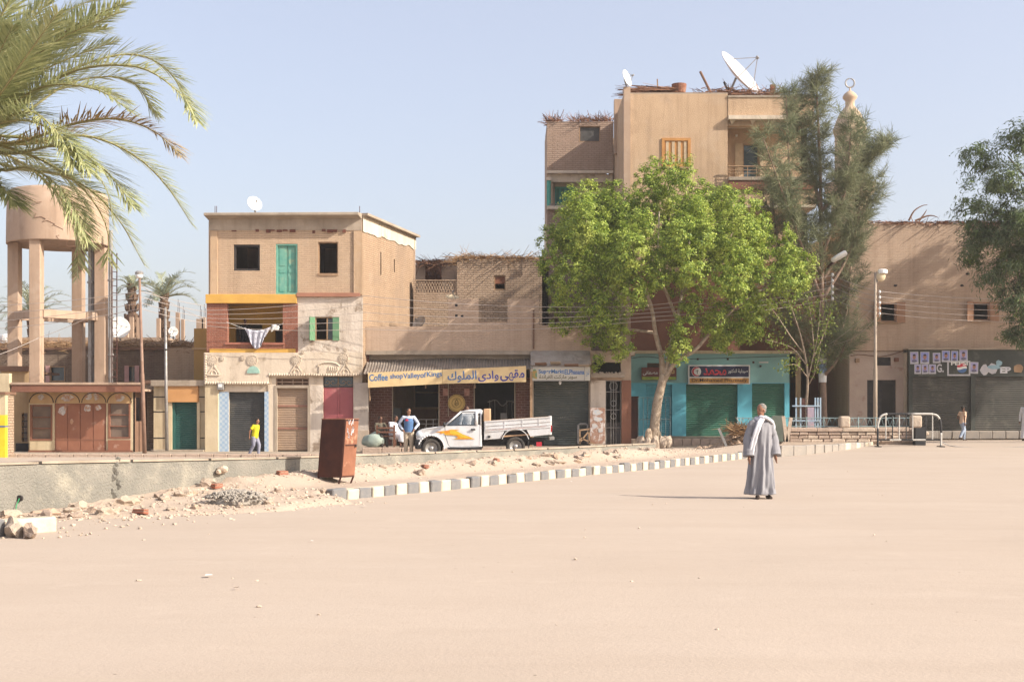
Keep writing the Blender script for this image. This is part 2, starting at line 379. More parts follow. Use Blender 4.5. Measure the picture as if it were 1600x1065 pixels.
M_KG = mat('kerb_grey', (0.30, 0.26, 0.22), (0.23, 0.21, 0.19), 2.5, 0.9, 0.5, 14, 0.02)
M_BRICK = brickmat('mud_brick', (0.54, 0.39, 0.265), (0.48, 0.345, 0.235), (0.37, 0.265, 0.18), bw=0.24, bh=0.08, ms=0.009, bump=0.7)
M_BRICKR = brickmat('rosy_mud_brick', (0.50, 0.368, 0.270), (0.46, 0.333, 0.242), (0.38, 0.27, 0.195), bw=0.24, bh=0.075, ms=0.008, bump=0.5)
M_BRICKD = brickmat('coarse_mud_brick', (0.48, 0.355, 0.255), (0.41, 0.30, 0.21), (0.26, 0.18, 0.13), bw=0.27, bh=0.105, ms=0.016, bump=1.0, dist=0.04)
M_REDB = brickmat('red_brick', (0.33, 0.115, 0.07), (0.26, 0.09, 0.06), (0.34, 0.22, 0.16), bw=0.24, bh=0.075)
M_TILEB = brickmat('dark_brick_tile', (0.10, 0.028, 0.02), (0.07, 0.02, 0.016), (0.24, 0.15, 0.115), bw=0.28, bh=0.11, ms=0.02, bump=0.4, rough=0.5)
M_PLAST = mat('cream_plaster', (0.64, 0.545, 0.43), (0.56, 0.465, 0.36), 0.9, 0.92, 0.5, 9, 0.02, stain=(0.34, 0.26, 0.18), sscale=0.8, slo=0.56, shi=0.68, streak=0.3)
M_PLASTW = mat('worn_plaster', (0.62, 0.54, 0.455), (0.53, 0.445, 0.365), 1.1, 0.92, 0.8, 8, 0.03, stain=(0.27, 0.205, 0.15), sscale=1.2, slo=0.54, shi=0.62, streak=0.3)
M_OCHRE = mat('ochre_render', (0.52, 0.365, 0.235), (0.47, 0.325, 0.205), 0.8, 0.95, 1.0, 30, 0.03, stain=(0.41, 0.28, 0.18), sscale=0.5, streak=0.28)
M_YEL = mat('yellow_paint', (0.62, 0.36, 0.08), (0.52, 0.30, 0.07), 1.4, 0.8, 0.2)
M_CREAM = mat('cream_paint', (0.58, 0.48, 0.32), (0.50, 0.40, 0.26), 1.2, 0.8, 0.3, streak=0.3)
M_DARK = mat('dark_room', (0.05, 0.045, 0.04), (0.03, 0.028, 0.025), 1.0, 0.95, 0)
M_BLACK = mat('black_iron', (0.025, 0.025, 0.027), (0.05, 0.04, 0.035), 5, 0.6, 0.2)
M_BROWN = mat('brown_render', (0.20, 0.115, 0.075), (0.155, 0.085, 0.055), 1.3, 0.9, 0.5, 10)
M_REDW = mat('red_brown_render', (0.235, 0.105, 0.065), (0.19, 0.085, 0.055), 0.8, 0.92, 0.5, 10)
M_RUST = mat('rust', (0.085, 0.03, 0.02), (0.052, 0.021, 0.016), 2.6, 0.75, 0.4, 20, 0.01, stain=(0.045, 0.02, 0.018), sscale=1.9, slo=0.5, shi=0.66)
M_RUSTO = mat('orange_rust', (0.25, 0.105, 0.06), (0.185, 0.075, 0.042), 3.5, 0.8, 0.3, 20, 0.01, stain=(0.50, 0.30, 0.19), sscale=3.0)
M_WOOD = mat('bare_wood', (0.34, 0.22, 0.13), (0.25, 0.155, 0.09), 4.0, 0.8, 0.3, 16)
M_STRAW = leafmat('straw', (0.36, 0.225, 0.11), (0.20, 0.11, 0.055), None, 0.1, 0.9)
M_STRAWR = leafmat('reddish_straw', (0.25, 0.12, 0.065), (0.13, 0.06, 0.035), None, 0.05, 0.9)
M_WHITE = mat('white_paint', (0.74, 0.73, 0.70), (0.66, 0.65, 0.62), 2, 0.5, 0)
M_STEEL = mat('grey_steel', (0.33, 0.32, 0.31), (0.24, 0.22, 0.20), 4, 0.5, 0.1, metal=0.4)
M_GLASS = glassmat('dark_glass')

# ------------------------------------------------------------------ ground: one sheet to the horizon
def axis(spec):
    out = []
    for a, b, st in spec:
        n = max(1, round((b-a)/st)); out += [a+(b-a)*i/n for i in range(n)]
    return out+[spec[-1][1]]
xs = axis([(-4000, -300, 740), (-300, -40, 26), (-40, -14, 2), (-14, 24, 0.4), (24, 60, 4), (60, 300, 30), (300, 4000, 740)])
ys = axis([(-4000, -200, 760), (-200, -5, 19), (-5, 5, 1), (5, 60, 0.4), (60, 100, 4), (100, 400, 40), (400, 6000, 700)])
def ground_h(x, y):
    h = gz(x, y)
    if 2 < y < 60 and abs(x) < 40: h += 0.022*(mnoise.noise(Vector((x*0.35, y*0.22, 3.3)))+0.5*mnoise.noise(Vector((x*1.1, y*0.8, 7.1))))
    return h
mb = MB(); nx = len(xs)
mb.v = [(x, y, ground_h(x, y)) for y in ys for x in xs]
mb.f = [(j*nx+i, j*nx+i+1, (j+1)*nx+i+1, (j+1)*nx+i) for j in range(len(ys)-1) for i in range(nx-1)]; mb.m = [0]*len(mb.f)
tag(mb.build('ground', M_SAND, smooth=True), kind='structure')

# ------------------------------------------------------------------ the island: kerb, pavement, rubble bank, grey wall
KD = Vector((0.484, 0.875)).normalized(); KN = Vector((-KD.y, KD.x)); K0 = Vector((-3.26, 22.9))
def K(s, w): p = K0+KD*s+KN*w; return p.x, p.y
WALLW = 2.24
def wall_top(s):                              # height of the grey wall along the street
    t = s+5.24; k = ((-12, .84), (0, .787), (6.6, .665), (12, .612), (17, .565), (26, .53))
    for (a, ha), (b, hb) in zip(k, k[1:]):
        if t <= b: return ha+(hb-ha)*(t-a)/(b-a)
    return .53
def isl_h(s, w):
    n1 = mnoise.noise(Vector((s*0.9, w*0.9, 1.0))); n2 = mnoise.noise(Vector((s*2.7, w*2.7, 5.0))); n3 = mnoise.noise(Vector((s*7, w*7, 9.0)))
    if s >= -0.2:
        if w < 0.06: return -0.12
        base = 0.19+0.012*n1
        bank = sm((w-1.0)/1.1)*(0.25+0.06*n1+0.05*n2+0.025*n3)*sm((26-s)/8)*(.75+.25*sm((s-1)/3))
        return base+bank+0.008*n3+max(gz(*K(s, w)), 0)*sm((s-12)/6)
    e = sm((s+7.6)/7.0)                       # the bank runs out to the left
    foot = -0.95+0.65*max(0, -2.3-s)+0.25*n1
    t = max(0.0, min(1.0, (w-foot)/(2.3-foot))); hw = max(0.0, 0.062*(s+5.4))
    return -0.05+(0.05+hw*(0.25+0.75*t))*sm((w-foot)/0.5)+(0.035*n1+0.045*n2+0.03*n3)*t*(0.3+e)
mb = MB(); S = axis([(-8.5, 4, 0.1), (4, 14, 0.2), (14, 29.0, 0.3)]); Wv = axis([(-1.6, 2.3, 0.1)]); nw = len(Wv)
for s in S:
    for w in Wv: mb.v.append((*K(s, w), isl_h(s, w)))
mb.f = [(i*nw+j, (i+1)*nw+j, (i+1)*nw+j+1, i*nw+j+1) for i in range(len(S)-1) for j in range(nw-1)]; mb.m = [0]*len(mb.f)
isl = tag(mb.build('pavement', M_RUB, smooth=True), kind='structure')

# black and white kerb blocks, each a piece of the kerb
kerb = tag(MB().add([(*K(-0.1, 0.0), -0.3), (*K(28.6, 0.0), -0.3), (*K(28.6, 0.05), -0.3), (*K(-0.1, 0.05), -0.3), (*K(-0.1, 0.01), -0.05), (*K(28.6, 0.01), -0.05), (*K(28.6, 0.05), -0.05), (*K(-0.1, 0.05), -0.05)],
    [(0,1,5,4),(1,2,6,5),(2,3,7,6),(3,0,4,7),(4,5,6,7)]).build('kerb', M_KG), kind='structure')
def blockmesh(l, d, h, seed, mats, b=0.02):
    rng = random.Random(seed); m = MB(); m.box(-l/2, l/2, -d/2, d/2, 0, h)
    m.v = [(x+rng.uniform(-.008, .008), y+rng.uniform(-.01, .01), z+rng.uniform(-.012, .006)) for x, y, z in m.v]
    me = bpy.data.meshes.new('block'); me.from_pydata(m.v, [], m.f); me.materials.append(mats); me.update()
    bm = bmesh.new(); bm.from_mesh(me); bmesh.ops.bevel(bm, geom=bm.edges[:], offset=b, segments=1, affect='EDGES'); bm.to_mesh(me); bm.free()
    return me
def put(name, me, parent, loc, rz, tilt=0.0, ry=0.0):
    o = bpy.data.objects.new(name, me); COL.objects.link(o); o.parent = parent
    pl = Vector(parent['wloc']) if parent is not None else Vector((0,0,0))
    o.location = Vector(loc)-pl; o.rotation_euler = (tilt, ry, rz); o['wloc'] = tuple(loc); return o
KA = math.atan2(KD.y, KD.x)
wm = [blockmesh(0.385, 0.17, 0.42, i, M_KW) for i in range(4)]; bm_ = [blockmesh(0.385, 0.17, 0.42, 10+i, M_KB) for i in range(4)]
for i in range(71):
    s = 0.0+i*0.4+0.2; x, y = K(s, 0.0)
    me = (bm_ if i % 2 == 0 else wm)[R.randrange(4)]
    put('kerb_block', me, kerb, (x+R.uniform(-.012, .012), y+R.uniform(-.012, .012), gz(x, y)-0.2+R.uniform(-.035, .014)), KA+R.uniform(-.03, .03), R.uniform(-.05, .05)).scale = (R.uniform(.9, 1.02), 1, 1)
# the end of the next kerb at the left edge of the picture
kerb2 = tag(MB().add([(*K(-6.5, 0.02), -0.3), (*K(-12, 0.02), -0.3), (*K(-12, 0.06), -0.3), (*K(-6.5, 0.06), -0.3)], [(0,1,2,3)]).build('kerb', M_KG), kind='structure')
kl = blockmesh(0.8, 0.24, 0.42, 31, M_KW); kg = blockmesh(0.8, 0.24, 0.42, 32, M_KB)
for i in range(7):
    x, y = K(-6.75-i*0.82, -0.1); put('kerb_block', kl if i != 1 else kg, kerb2, (x, y, -0.22+0.01*i), KA-0.06, R.uniform(-.03, .03))
# grey concrete wall
wallb = thing('concrete_wall', 'low rough grey concrete wall behind the rubble at left', 'wall', (*K(-5, WALLW), 0))
mb = MB(); prev = None; ss = axis([(-16, 20.5, 0.5)])
for s in ss:
    j = 0.02*mnoise.noise(Vector((s*1.3, 0, 0))); zt = wall_top(s)+j
    a, b, c, d = K(s, WALLW), K(s, WALLW+0.28), K(s, WALLW+0.28), K(s, WALLW)
    mb.v += [(*a, -0.4), (*d, zt), (*b, zt+0.01), (*c, -0.4)]
for i in range(len(ss)-1):
    o = 4*i
    for k in range(3): mb.f.append((o+k, o+4+k, o+5+k, o+1+k))
mb.f += [(0, 1, 2, 3), tuple(4*(len(ss)-1)+k for k in (3, 2, 1, 0))]; mb.m = [0]*len(mb.f)
mb.build('wall_body', M_CONC, wallb)
mb = MB()
for s in axis([(-16, 20.5, 1.9)])[:-1]:
    l = 1.85; vs = []
    for q in (s, s+l):
        zt = wall_top(q)+0.012
        for w in (WALLW-0.025+R.uniform(-.01, .01), WALLW+0.3): vs += [(*K(q, w), zt), (*K(q, w), zt+0.035+R.uniform(-.008, .008))]
    mb.add(vs, [(0,4,5,1),(1,5,7,3),(3,7,6,2),(2,6,4,0),(0,1,3,2),(4,6,7,5)])
mb.build('coping', M_CONC2, wallb)
x, y = K(-0.35, WALLW-0.02); p = Vector((x, y, 0.52))
MB().tube([p+Vector((0.05,0.1,0)), p+Vector((-0.02,-0.16,-0.02)), p+Vector((-0.03,-0.2,-0.02))], [0.055, 0.05, 0.03], 10).build('stub_pipe', M_STONE, wallb)
MB().blob(p+Vector((0.05, -0.1, 0.03)), (0.085, 0.08, 0.06), 2, 0.45, 4).build('mortar_lump', M_STONE, wallb)
x, y = K(-4.9, WALLW-0.03); MB().tube([(x, y+0.02, 0.27), (x-0.005, y-0.02, 0.27)], 0.05, 10).build('drain_mouth', M_BLACK, wallb)
M_GREEN = mat('green_hose', (0.03, 0.30, 0.12), None, 2, 0.5, 0)
MB().tube([(x, y-0.03, 0.27), (x-0.03, y-0.08, 0.15), (x-0.02, y-0.1, 0.0)], 0.008, 6).build('hose', M_GREEN, wallb)
mb = MB()
for k in range(9):
    s = -2.95+R.uniform(-.1, .1); x, y = K(s, WALLW-0.012); mb.blob((x, y, 0.2+0.075*k), (0.05+R.uniform(0, .05), 0.010, 0.055), 1, 0.4, k)
mb.build('joint_patch', M_CONC, wallb)

# rubble: loose small stones as one mass, the larger ones each a stone of its own
def rockmesh(seed, m, sub=2):
    b = MB().blob((0,0,0), (1, 0.8, 0.6), sub, 0.75, seed); me = bpy.data.meshes.new('rock'); me.from_pydata(b.v, [], b.f); me.materials.append(m); me.update(); return me
def on_isl(s, w): return (*K(s, w), max(isl_h(s, w), gz(*K(s, w))))
mb = MB(); rr = random.Random(3)
for k in range(2600):
    if rr.random() < 0.62: s, w = rr.uniform(-7.6, 0.3), rr.uniform(-1.2, 2.1)
    else: s, w = rr.uniform(0, 24), 2.15-abs(rr.gauss(0, 0.5))
    p = on_isl(s, w)
    if s < 0 and w < -1.0+.65*max(0, -2.3-s) and rr.random() < .85: continue
    r = rr.uniform(0.008, 0.042)*(.6+.4*rr.random()); mb.blob((p[0], p[1], p[2]+r*0.1), (r*rr.uniform(.8, 1.6), r, r*0.7), 1, 0.6, rr.randrange(99), rr.uniform(0, 3))
for k in range(60):                          # crumbs strewn over the square
    y = rr.uniform(9, 40); x = rr.uniform(-0.42, 0.42)*y; r = rr.uniform(0.006, 0.02)
    mb.blob((x, y, gz(x, y)+r*0.4), (r*1.5, r, r*0.6), 1, 0.5, k, rr.uniform(0, 3))
tag(mb.build('gravel', M_STONE), 'small loose stones and crumbs strewn over the rubble and sand', 'gravel', kind='stuff')
M_GRAV = mat('grey_gravel', (0.36, 0.32, 0.27), (0.25, 0.22, 0.19), 8, 0.95, 0.6, 30)
mb = MB()
gp = P(362, 797, 20.6); q_ = Vector((gp.x, 21.0))-K0; gs, gw = q_.dot(KD), q_.dot(KN)
for k in range(420):
    a, q = rr.uniform(0, 6.28), rr.random()**0.6; x, y = gp.x+0.52*q*math.cos(a), 21.0+0.34*q*math.sin(a); r = rr.uniform(0.012, 0.035)
    mb.blob((x, y, max(isl_h((Vector((x, y))-K0).dot(KD), (Vector((x, y))-K0).dot(KN)), 0)+0.02+0.19*math.sqrt(max(0, 1-q*q*.95))), (r, r, r*0.8), 1, 0.5, k)
mb.blob((gp.x, 21.0, max(isl_h(gs, gw), 0)), (0.44, 0.28, 0.19), 2, 0.25, 3)
tag(mb.build('gravel', M_GRAV), 'small heap of dark grey gravel at the foot of the rubble bank', 'gravel', kind='stuff')
rocks = [rockmesh(i, (M_STONE2, M_STONE, M_STONE, M_STONE, M_STONE2, M_BRICKR, M_STONE)[i]) for i in range(7)]
spots = []
for k in range(64):
    t = rr.random(); s = -6.6+6.6*t; w = rr.uniform(max(-0.7, -0.5+.65*max(0, -2.3-s)), 2.1); spots.append((s, w, rr.uniform(0.045, 0.15)*(1.1 if w > .8 else 0.7)))
for k in range(22): spots.append((rr.uniform(1, 20), rr.uniform(1.2, 2.0), rr.uniform(0.07, 0.15)))
for k, (s, w, r) in enumerate(spots):
    p = on_isl(s, w)
    o = put('stone', rocks[k % 7], None, (p[0], p[1], p[2]+r*0.2), rr.uniform(0, 6.28), rr.uniform(-.3, .3)); o.scale = (r*rr.uniform(.9, 1.5), r, r*rr.uniform(.8, 1.2))
    tag(o, 'pale broken stone lying in the rubble bank before the grey wall' if s < 0.5 else 'pale stone in the broken edging between striped kerb and parked pickup', 'stone', 'stones of the rubble bank' if s < 0.5 else 'stones of the broken edging')
for (px, py, r, lab) in ((24, 838, 0.19, 'large jagged pale stone leaning on the left kerb end'), (46, 840, 0.14, 'smaller jagged pale stone beside the left kerb end')):
    y = gY(px, py); o = put('stone', rocks[2 if r > .15 else 4], None, (PX(px, y), y, 0.08), px, 0.2); o.scale = (r*1.1, r*0.8, r*1.2); tag(o, lab, 'stone')
brk = blockmesh(0.24, 0.11, 0.07, 51, M_REDB, 0.008)
for k, (s, w) in enumerate(((-4.0, 0.6), (-1.0, 1.75), (5.6, 1.6), (9.0, 1.7), (1.0, 1.9))):
    p = on_isl(s, w); o = put('brick', brk, None, (p[0], p[1], p[2]+0.005), R.uniform(0, 3), 0.15)
    tag(o, 'loose red brick lying in the rubble beside the striped pavement', 'brick', 'loose red bricks')
mb = MB()
for k in range(20):
    s = rr.uniform(-7, 14); p = on_isl(s, rr.uniform(0.2, 2.0)) if k < 14 else (lambda y: (rr.uniform(-.3, .3)*y, y, 0.0))(rr.uniform(11, 30))
    a = rr.uniform(0, 3.14); l = rr.uniform(0.02, 0.055); h = p[2]+0.02; vs = [(p[0]+l*math.cos(a+b)*rr.uniform(.6, 1.2), p[1]+l*math.sin(a+b), h+rr.uniform(0, .02)) for b in (0, 1.6, 3.1, 4.7)]
    mb.add(vs, [(0,1,2,3)])
tag(mb.build('litter', mat('paper', (0.62, 0.58, 0.54), (0.5, 0.45, 0.4), 4, 0.8, 0)), 'scraps of white paper and plastic litter strewn on the sand', 'litter', kind='stuff')

# ------------------------------------------------------------------ pavements under the buildings
def pavement_strip(x0, x1, y0, y1, z, stones, lm, m, zf=None, bw=0.55, h=0.13):
    o = MB().box(x0, x1, y0+0.1, y1, z-0.5, z).build('pavement', m, loc=(x0, y0, z)); tag(o, kind='structure')
    n = int((x1-x0)/bw) if stones else 0
    mm = [blockmesh(bw*0.965, 0.2, 0.34, 70+i, lm) for i in range(4)]
    for i in range(n):
        put('kerb_stone', mm[R.randrange(4)], o, (x0+bw*(i+0.5), y0+R.uniform(-.015, .015), z-0.325+R.uniform(-.012, .012)), R.uniform(-.015, .015))
    return o
pavement_strip(PX(-80, 50.5), PX(585, 50.5), 50.5, 63, -0.075, True, M_STONE2, M_CONC2)
pavement_strip(PX(566, 51.8), PX(935, 51.8), 51.8, 63, 0.14, True, M_STONE2, M_CONC2, bw=0.8)
pavement_strip(PX(936, 55.6), PX(1236, 55.6), 55.6, 64, 0.42, True, M_STONE2, M_CONC2, bw=0.4)
pavement_strip(PX(1424, 57.4), PX(1800, 57.4), 57.4, 64, 0.72, True, M_KG, M_CONC2, bw=0.6, h=0.2)
# grey kerb and raised pavement at the right, with the low stone wall
ter = MB()
pts = [(1216, 713), (1250, 710.5), (1290, 706), (1330, 700.5), (1352, 697), (1372, 692)]
kp = [Vector((PX(a, gY(a, b)), gY(a, b))) for a, b in pts]
poly = [(p.x, p.y) for p in kp]+[(PX(1440, 52), 52.0), (PX(1440, 60), 60.0), (PX(1232, 60), 60.0)]
h0 = 0.42
ter.prism([(x, y) for x, y in poly], -0.4, h0, 'xy')
tp = tag(ter.build('pavement', M_DUST), kind='structure')
tot = [0]
for a, b in zip(kp, kp[1:]): tot.append(tot[-1]+(b-a).length)
kgm = [blockmesh(0.66, 0.22, 0.42, 90+i, M_KG) for i in range(3)]; kwm = blockmesh(0.5, 0.22, 0.42, 95, M_KW)
u = 0.35; i = 0
while u < tot[-1]-0.2:
    k = max(j for j in range(len(kp)-1) if tot[j] <= u); d = (kp[k+1]-kp[k]).normalized(); q = kp[k]+d*(u-tot[k])
    put('kerb_block', kwm if (i > 5 and i % 2) else kgm[i % 3], tp, (q.x, q.y-0.02, h0-0.4+R.uniform(-.015, .015)), math.atan2(d.y, d.x)+R.uniform(-.03, .03), R.uniform(-.03, .03)); u += 0.69 if i < 5 else 0.55; i += 1
swall = thing('stone_wall', 'low dry stone wall with thick coping under the iron railing', 'wall', (PX(1300, 50), 50, 0.4))
x0, x1 = PX(1232, 50), PX(1436, 50)
MB().box(x0, x1, 50.06, 50.5, 0.3, 0.8).build('core', M_STONE2, swall)
rs = [blockmesh(0.42, 0.14, 0.13, 120+i, M_STONE if i % 2 else M_STONE2, 0.025) for i in range(6)]
for row in range(3):
    x = x0+0.05
    while x < x1-0.1:
        sc = R.uniform(0.7, 1.25)
        if not (row == 2 and R.random() < 0.15):
            o = put('stone', rs[R.randrange(6)], swall, (x+0.21*sc, 50.05+R.uniform(-.03, .03), 0.41+row*0.137), R.uniform(-.05, .05)); o.scale = (sc, 1, R.uniform(0.9, 1.05))
        x += 0.44*sc
x = x0-0.03
while x < x1-0.2:
    l = min(R.uniform(0.9, 1.5), x1+0.03-x); MB().box(x, x+l-0.012, 49.93, 50.55, 0.822, 0.975+R.uniform(-.015, .01)).build('coping_slab', M_STONE2 if R.random() < .6 else M_STONE, swall, bevel=0.02); x += l
# ground of the terrace behind the wall
tag(MB().prism([(x0, 50.56), (PX(1420, 50.56), 50.56), (PX(1420, 59.2), 59.2), (PX(1420, 59.2), 66), (x0, 66)], 0.2, 0.9, 'xy').build('terrace', M_DUST), kind='structure')
# ================================================================== three-storey house at left (front at Y=54)
def hole(A, Y, x0, y0, x1, y1):               # picture rectangle -> wall hole (u0,u1,z0,z1) for a wall starting at X=A in plane Y
    return (PX(x0, Y)-A, PX(x1, Y)-A, PZ(y1, Y), PZ(y0, Y))
def rectb(mb, Y, x0, y0, x1, y1, front, back, mi=0):
    return mb.box(PX(x0, Y), PX(x1, Y), Y+front, Y+back, PZ(y1, Y), PZ(y0, Y), mi)
def part(name, m, parent, Y, x0, y0, x1, y1, front, back, bevel=0.0):
    return rectb(MB(), Y, x0, y0, x1, y1, front, back).build(name, m, parent, bevel=bevel)
M_TEAL = mat('weathered_teal_wood', (0.10, 0.30, 0.24), (0.17, 0.36, 0.28), 5, 0.7, 0.3, 18, stain=(0.28, 0.34, 0.22), sscale=2.5)
M_GRNW = mat('green_wood', (0.10, 0.22, 0.12), (0.15, 0.27, 0.15), 4, 0.7, 0.2)
M_PINK = mat('pink_painted_metal', (0.36, 0.10, 0.11), (0.31, 0.085, 0.09), 1.5, 0.6, 0.1, stain=(0.40, 0.16, 0.15), sscale=1.0)
M_SHD = mat('dark_shutter', (0.045, 0.048, 0.05), (0.07, 0.07, 0.068), 2.5, 0.5, 0, metal=0.2, stain=(0.13, 0.12, 0.10), sscale=1.6, slo=0.58, shi=0.8)
M_SHT = mat('tan_shutter', (0.34, 0.24, 0.165), (0.29, 0.20, 0.14), 2.5, 0.6, 0)
M_SHTR = mat('brown_shutter_band', (0.30, 0.15, 0.105), None, 2.5, 0.6, 0)
Y = 54.0; ZB = -0.08
E_ = thing('mud_brick_house', 'three storey mud brick house with yellow balcony and jutting roof slab', 'house', (PX(446, Y), Y, ZB))
xl, xr = PX(326, Y), PX(566, Y)
h1 = [hole(xl, Y, 365, 382, 406, 423), hole(xl, Y, 431, 381, 465, 460), hole(xl, Y, 497, 378, 528, 430)]
MB().wall((xl, Y), (xr, Y), PZ(462, Y), PZ(346, Y), 0.28, h1).build('upper_wall', M_BRICK, E_)
for a, b in ((329, 340), (553, 566)): part('pilaster', M_OCHRE, E_, Y, a, 361, b, 460, -0.06, 0.03)
B2 = (-4.6, 60.9); xr0 = xr
zt = PZ(346, Y)
sw = MB().wall((xr0+0.005, Y+0.02), B2, ZB, zt+0.25, 0.28, [(2.2, 2.36, 7.6, 8.6), (4.0, 4.16, 7.9, 8.5)]); sw.build('side_wall', brickmat('mud_brick_sun_toned', (0.44, 0.31, 0.205), (0.385, 0.265, 0.175), (0.27, 0.185, 0.125), bw=0.25, bh=0.09, ms=0.011, bump=0.9, wear=(0.34, 0.24, 0.165), wlo=0.52, whi=0.62), E_)  # brick colour darkened on this side to offset the strong sun on it
# lighter render along the head of the side wall, slipped off unevenly
mb = MB(); d = (Vector(B2)-Vector((xr0, Y))); L = d.length; d /= L; nrm = Vector((d.y, -d.x))
prev = None; us = axis([(0.0, L, 0.3)]); vs = []
for u in us:
    q = Vector((xr0, Y))+d*u+nrm*0.035; vs += [(q.x, q.y, zt+0.26), (q.x, q.y, zt-0.42+0.16*mnoise.noise(Vector((u*1.4, 0, 2)))+0.02*u)]
mb.add(vs, [(2*i+1, 2*i+3, 2*i+2, 2*i) for i in range(len(us)-1)]); mb.build('side_render', M_PLAST, E_)
q0, q1 = Vector((xr0, Y))+nrm*0.05, Vector(B2)+nrm*0.05
MB().bar((*q0, zt+0.3), (*q1, zt+0.3), 0.4, 0.1).build('side_coping', M_CONC2, E_)
MB().wall((xl, 61), (xl, Y+.3), ZB, zt+0.2, 0.25).build('side_wall', M_BRICKR, E_)
MB().wall((B2[0], 60.9), (xl, 61), ZB, zt+0.2, 0.25, [(3.0, 4.0, 6.3, 7.5)]).build('back_wall', M_BRICKR, E_)
poly = [(xl+.3, Y+.3), (xr-.1, Y+.3), (B2[0]-.3, 60.6), (xl+.3, 60.7)]
for z in (PZ(352, Y), PZ(466, Y), PZ(553, Y)): MB().prism(poly, z-0.14, z+0.02, 'xy').build('floor_slab', M_CONC2, E_)
MB().wall((PX(460, Y), Y+.4), (PX(461, Y)+.3, 60.6), PZ(460, Y), PZ(352, Y)-.15, 0.15).build('inner_wall', M_BROWN, E_)
# roof slab: jutting, thicker at the left
mb = MB(); z0, z1 = PZ(347, Y-.5), PZ(333, Y-.5)
mb.add([(PX(318, 53.5), 53.5, z1-0.10), (PX(560, 53.5), 53.5, z1-0.08), (PX(564, 54)+.2, 55, z0), (PX(327, 54), 55, z0), (PX(318, 53.5), 53.5, z1+.02), (PX(560, 53.5), 53.5, z1+.05), (PX(564, 54)+.2, 55, z1+.1), (PX(325, 54), 55, z1+.05)],
       [(0,3,2,1),(4,5,6,7),(0,1,5,4),(1,2,6,5),(2,3,7,6),(3,0,4,7)]); mb.build('roof_slab', M_CONC2, E_, bevel=0.02)
MB().box(xl+0.02, xr-0.02, Y-0.03, Y+0.2, PZ(360, Y), zt+0.1).build('roof_beam', M_CONC2, E_)
mb = MB(); x = xl+0.3
while x < xr-0.35:                              # ragged course of broken brick ends under the beam
    l = R.uniform(0.10, 0.24)
    if R.random() < 0.6: mb.box(x, x+l, Y-0.02-R.uniform(0, .08), Y+0.1, PZ(360, Y)-R.uniform(.02, .13), PZ(360, Y)+R.uniform(0, .05))
    x += l+R.uniform(0.0, 0.12)
tag(mb.build('broken_course', mat('broken_red_brick', (0.16, 0.055, 0.035), (0.10, 0.04, 0.03), 8, 0.9, 0.4), E_), kind='stuff')
# upper openings
def frame(name, m, parent, Y, x0, y0, x1, y1, w=0.07, d0=-0.02, d1=0.1):
    X0, X1, Z0, Z1 = PX(x0, Y), PX(x1, Y), PZ(y1, Y), PZ(y0, Y); mb = MB()
    mb.box(X0, X0+w, Y+d0, Y+d1, Z0, Z1).box(X1-w, X1, Y+d0, Y+d1, Z0, Z1).box(X0+w, X1-w, Y+d0, Y+d1, Z1-w, Z1).box(X0+w, X1-w, Y+d0, Y+d1, Z0, Z0+w)
    return mb.build(name, m, parent)
frame('window_frame', M_BLACK, E_, Y, 365, 382, 406, 423, 0.09, 0.06, 0.14)
frame('window_frame', M_WOOD, E_, Y, 497, 378, 528, 430, 0.05, 0.08, 0.14)
part('sill', M_WOOD, E_, Y, 497, 427, 528, 431, -0.03, 0.1)
dr = frame('balcony_door', M_TEAL, E_, Y, 431, 381, 465, 460, 0.07, 0.02, 0.16)
for a, b, o in ((433.5, 447.6, 0), (448.4, 462.5, 1)):
    lf = part('door_leaf', M_TEAL, dr, Y, a, 384, b, 459, 0.10+.02*o, 0.14+.02*o)
    for c, e in ((387, 415), (419, 426), (430, 455)): part('panel', M_TEAL, lf if False else dr, Y, a+2.5, c, b-2.5, e, 0.085+.02*o, 0.1+.02*o)
# first floor: loggia at left, rendered wall with window at right
xm = PX(464, Y)
MB().wall((xm, Y), (xr+.02, Y), PZ(551, Y), PZ(464, Y), 0.28, [hole(xm, Y, 492, 495, 530, 532)]).build('plaster_wall', M_PLASTW, E_)
part('ledge', mat('red_ledge', (0.36, 0.17, 0.11), (0.30, 0.14, 0.09), 2), E_, Y, 464, 458, 563, 464, -0.14, 0.05, 0.01)
part('yellow_beam', M_YEL, E_, Y, 322, 460, 464, 474, -0.12, 0.3, 0.01)
part('brick_pier', M_REDB, E_, Y, 323, 474, 355, 550, -0.02, 0.35)
part('brick_pier', M_REDB, E_, Y, 442, 474, 465.5, 550, -0.02, 0.35)
part('parapet', M_REDB, E_, Y, 355, 537, 442, 549, 0.0, 0.2)
part('parapet_cap', mat('red_cap', (0.38, 0.15, 0.10), None, 3), E_, Y, 352, 535, 445, 538.5, -0.06, 0.24)
part('yellow_strip', M_YEL, E_, Y, 328, 545, 462, 551, -0.07, -0.022)
MB().wall((PX(322, Y)+.28, 55.7), (xm+.3, 55.7), PZ(551, Y), PZ(466, Y), 0.2, [hole(PX(322, Y)+.28, 55.7, 368, 507, 410, 560), hole(PX(322, Y)+.28, 55.7, 430, 505, 452, 546)]).build('loggia_wall', M_YEL, E_)
MB().box(xm+.05, xm+.25, Y+.36, 55.7, PZ(551, Y), PZ(466, Y)).build('loggia_cheek', M_YEL, E_)
MB().wall((PX(323, Y), 55.9), (PX(323, Y), Y+.35), PZ(551, Y), PZ(462, Y), 0.2).build('loggia_cheek', M_YEL, E_)
w = frame('window', M_WOOD, E_, Y, 492, 495, 530, 532, 0.05, 0.05, 0.12)
part('mullion', M_WOOD, w, Y, 510, 496, 512, 531, 0.04, 0.1)
part('pane', M_GLASS, w, Y, 512, 497, 520, 531, 0.09, 0.1)
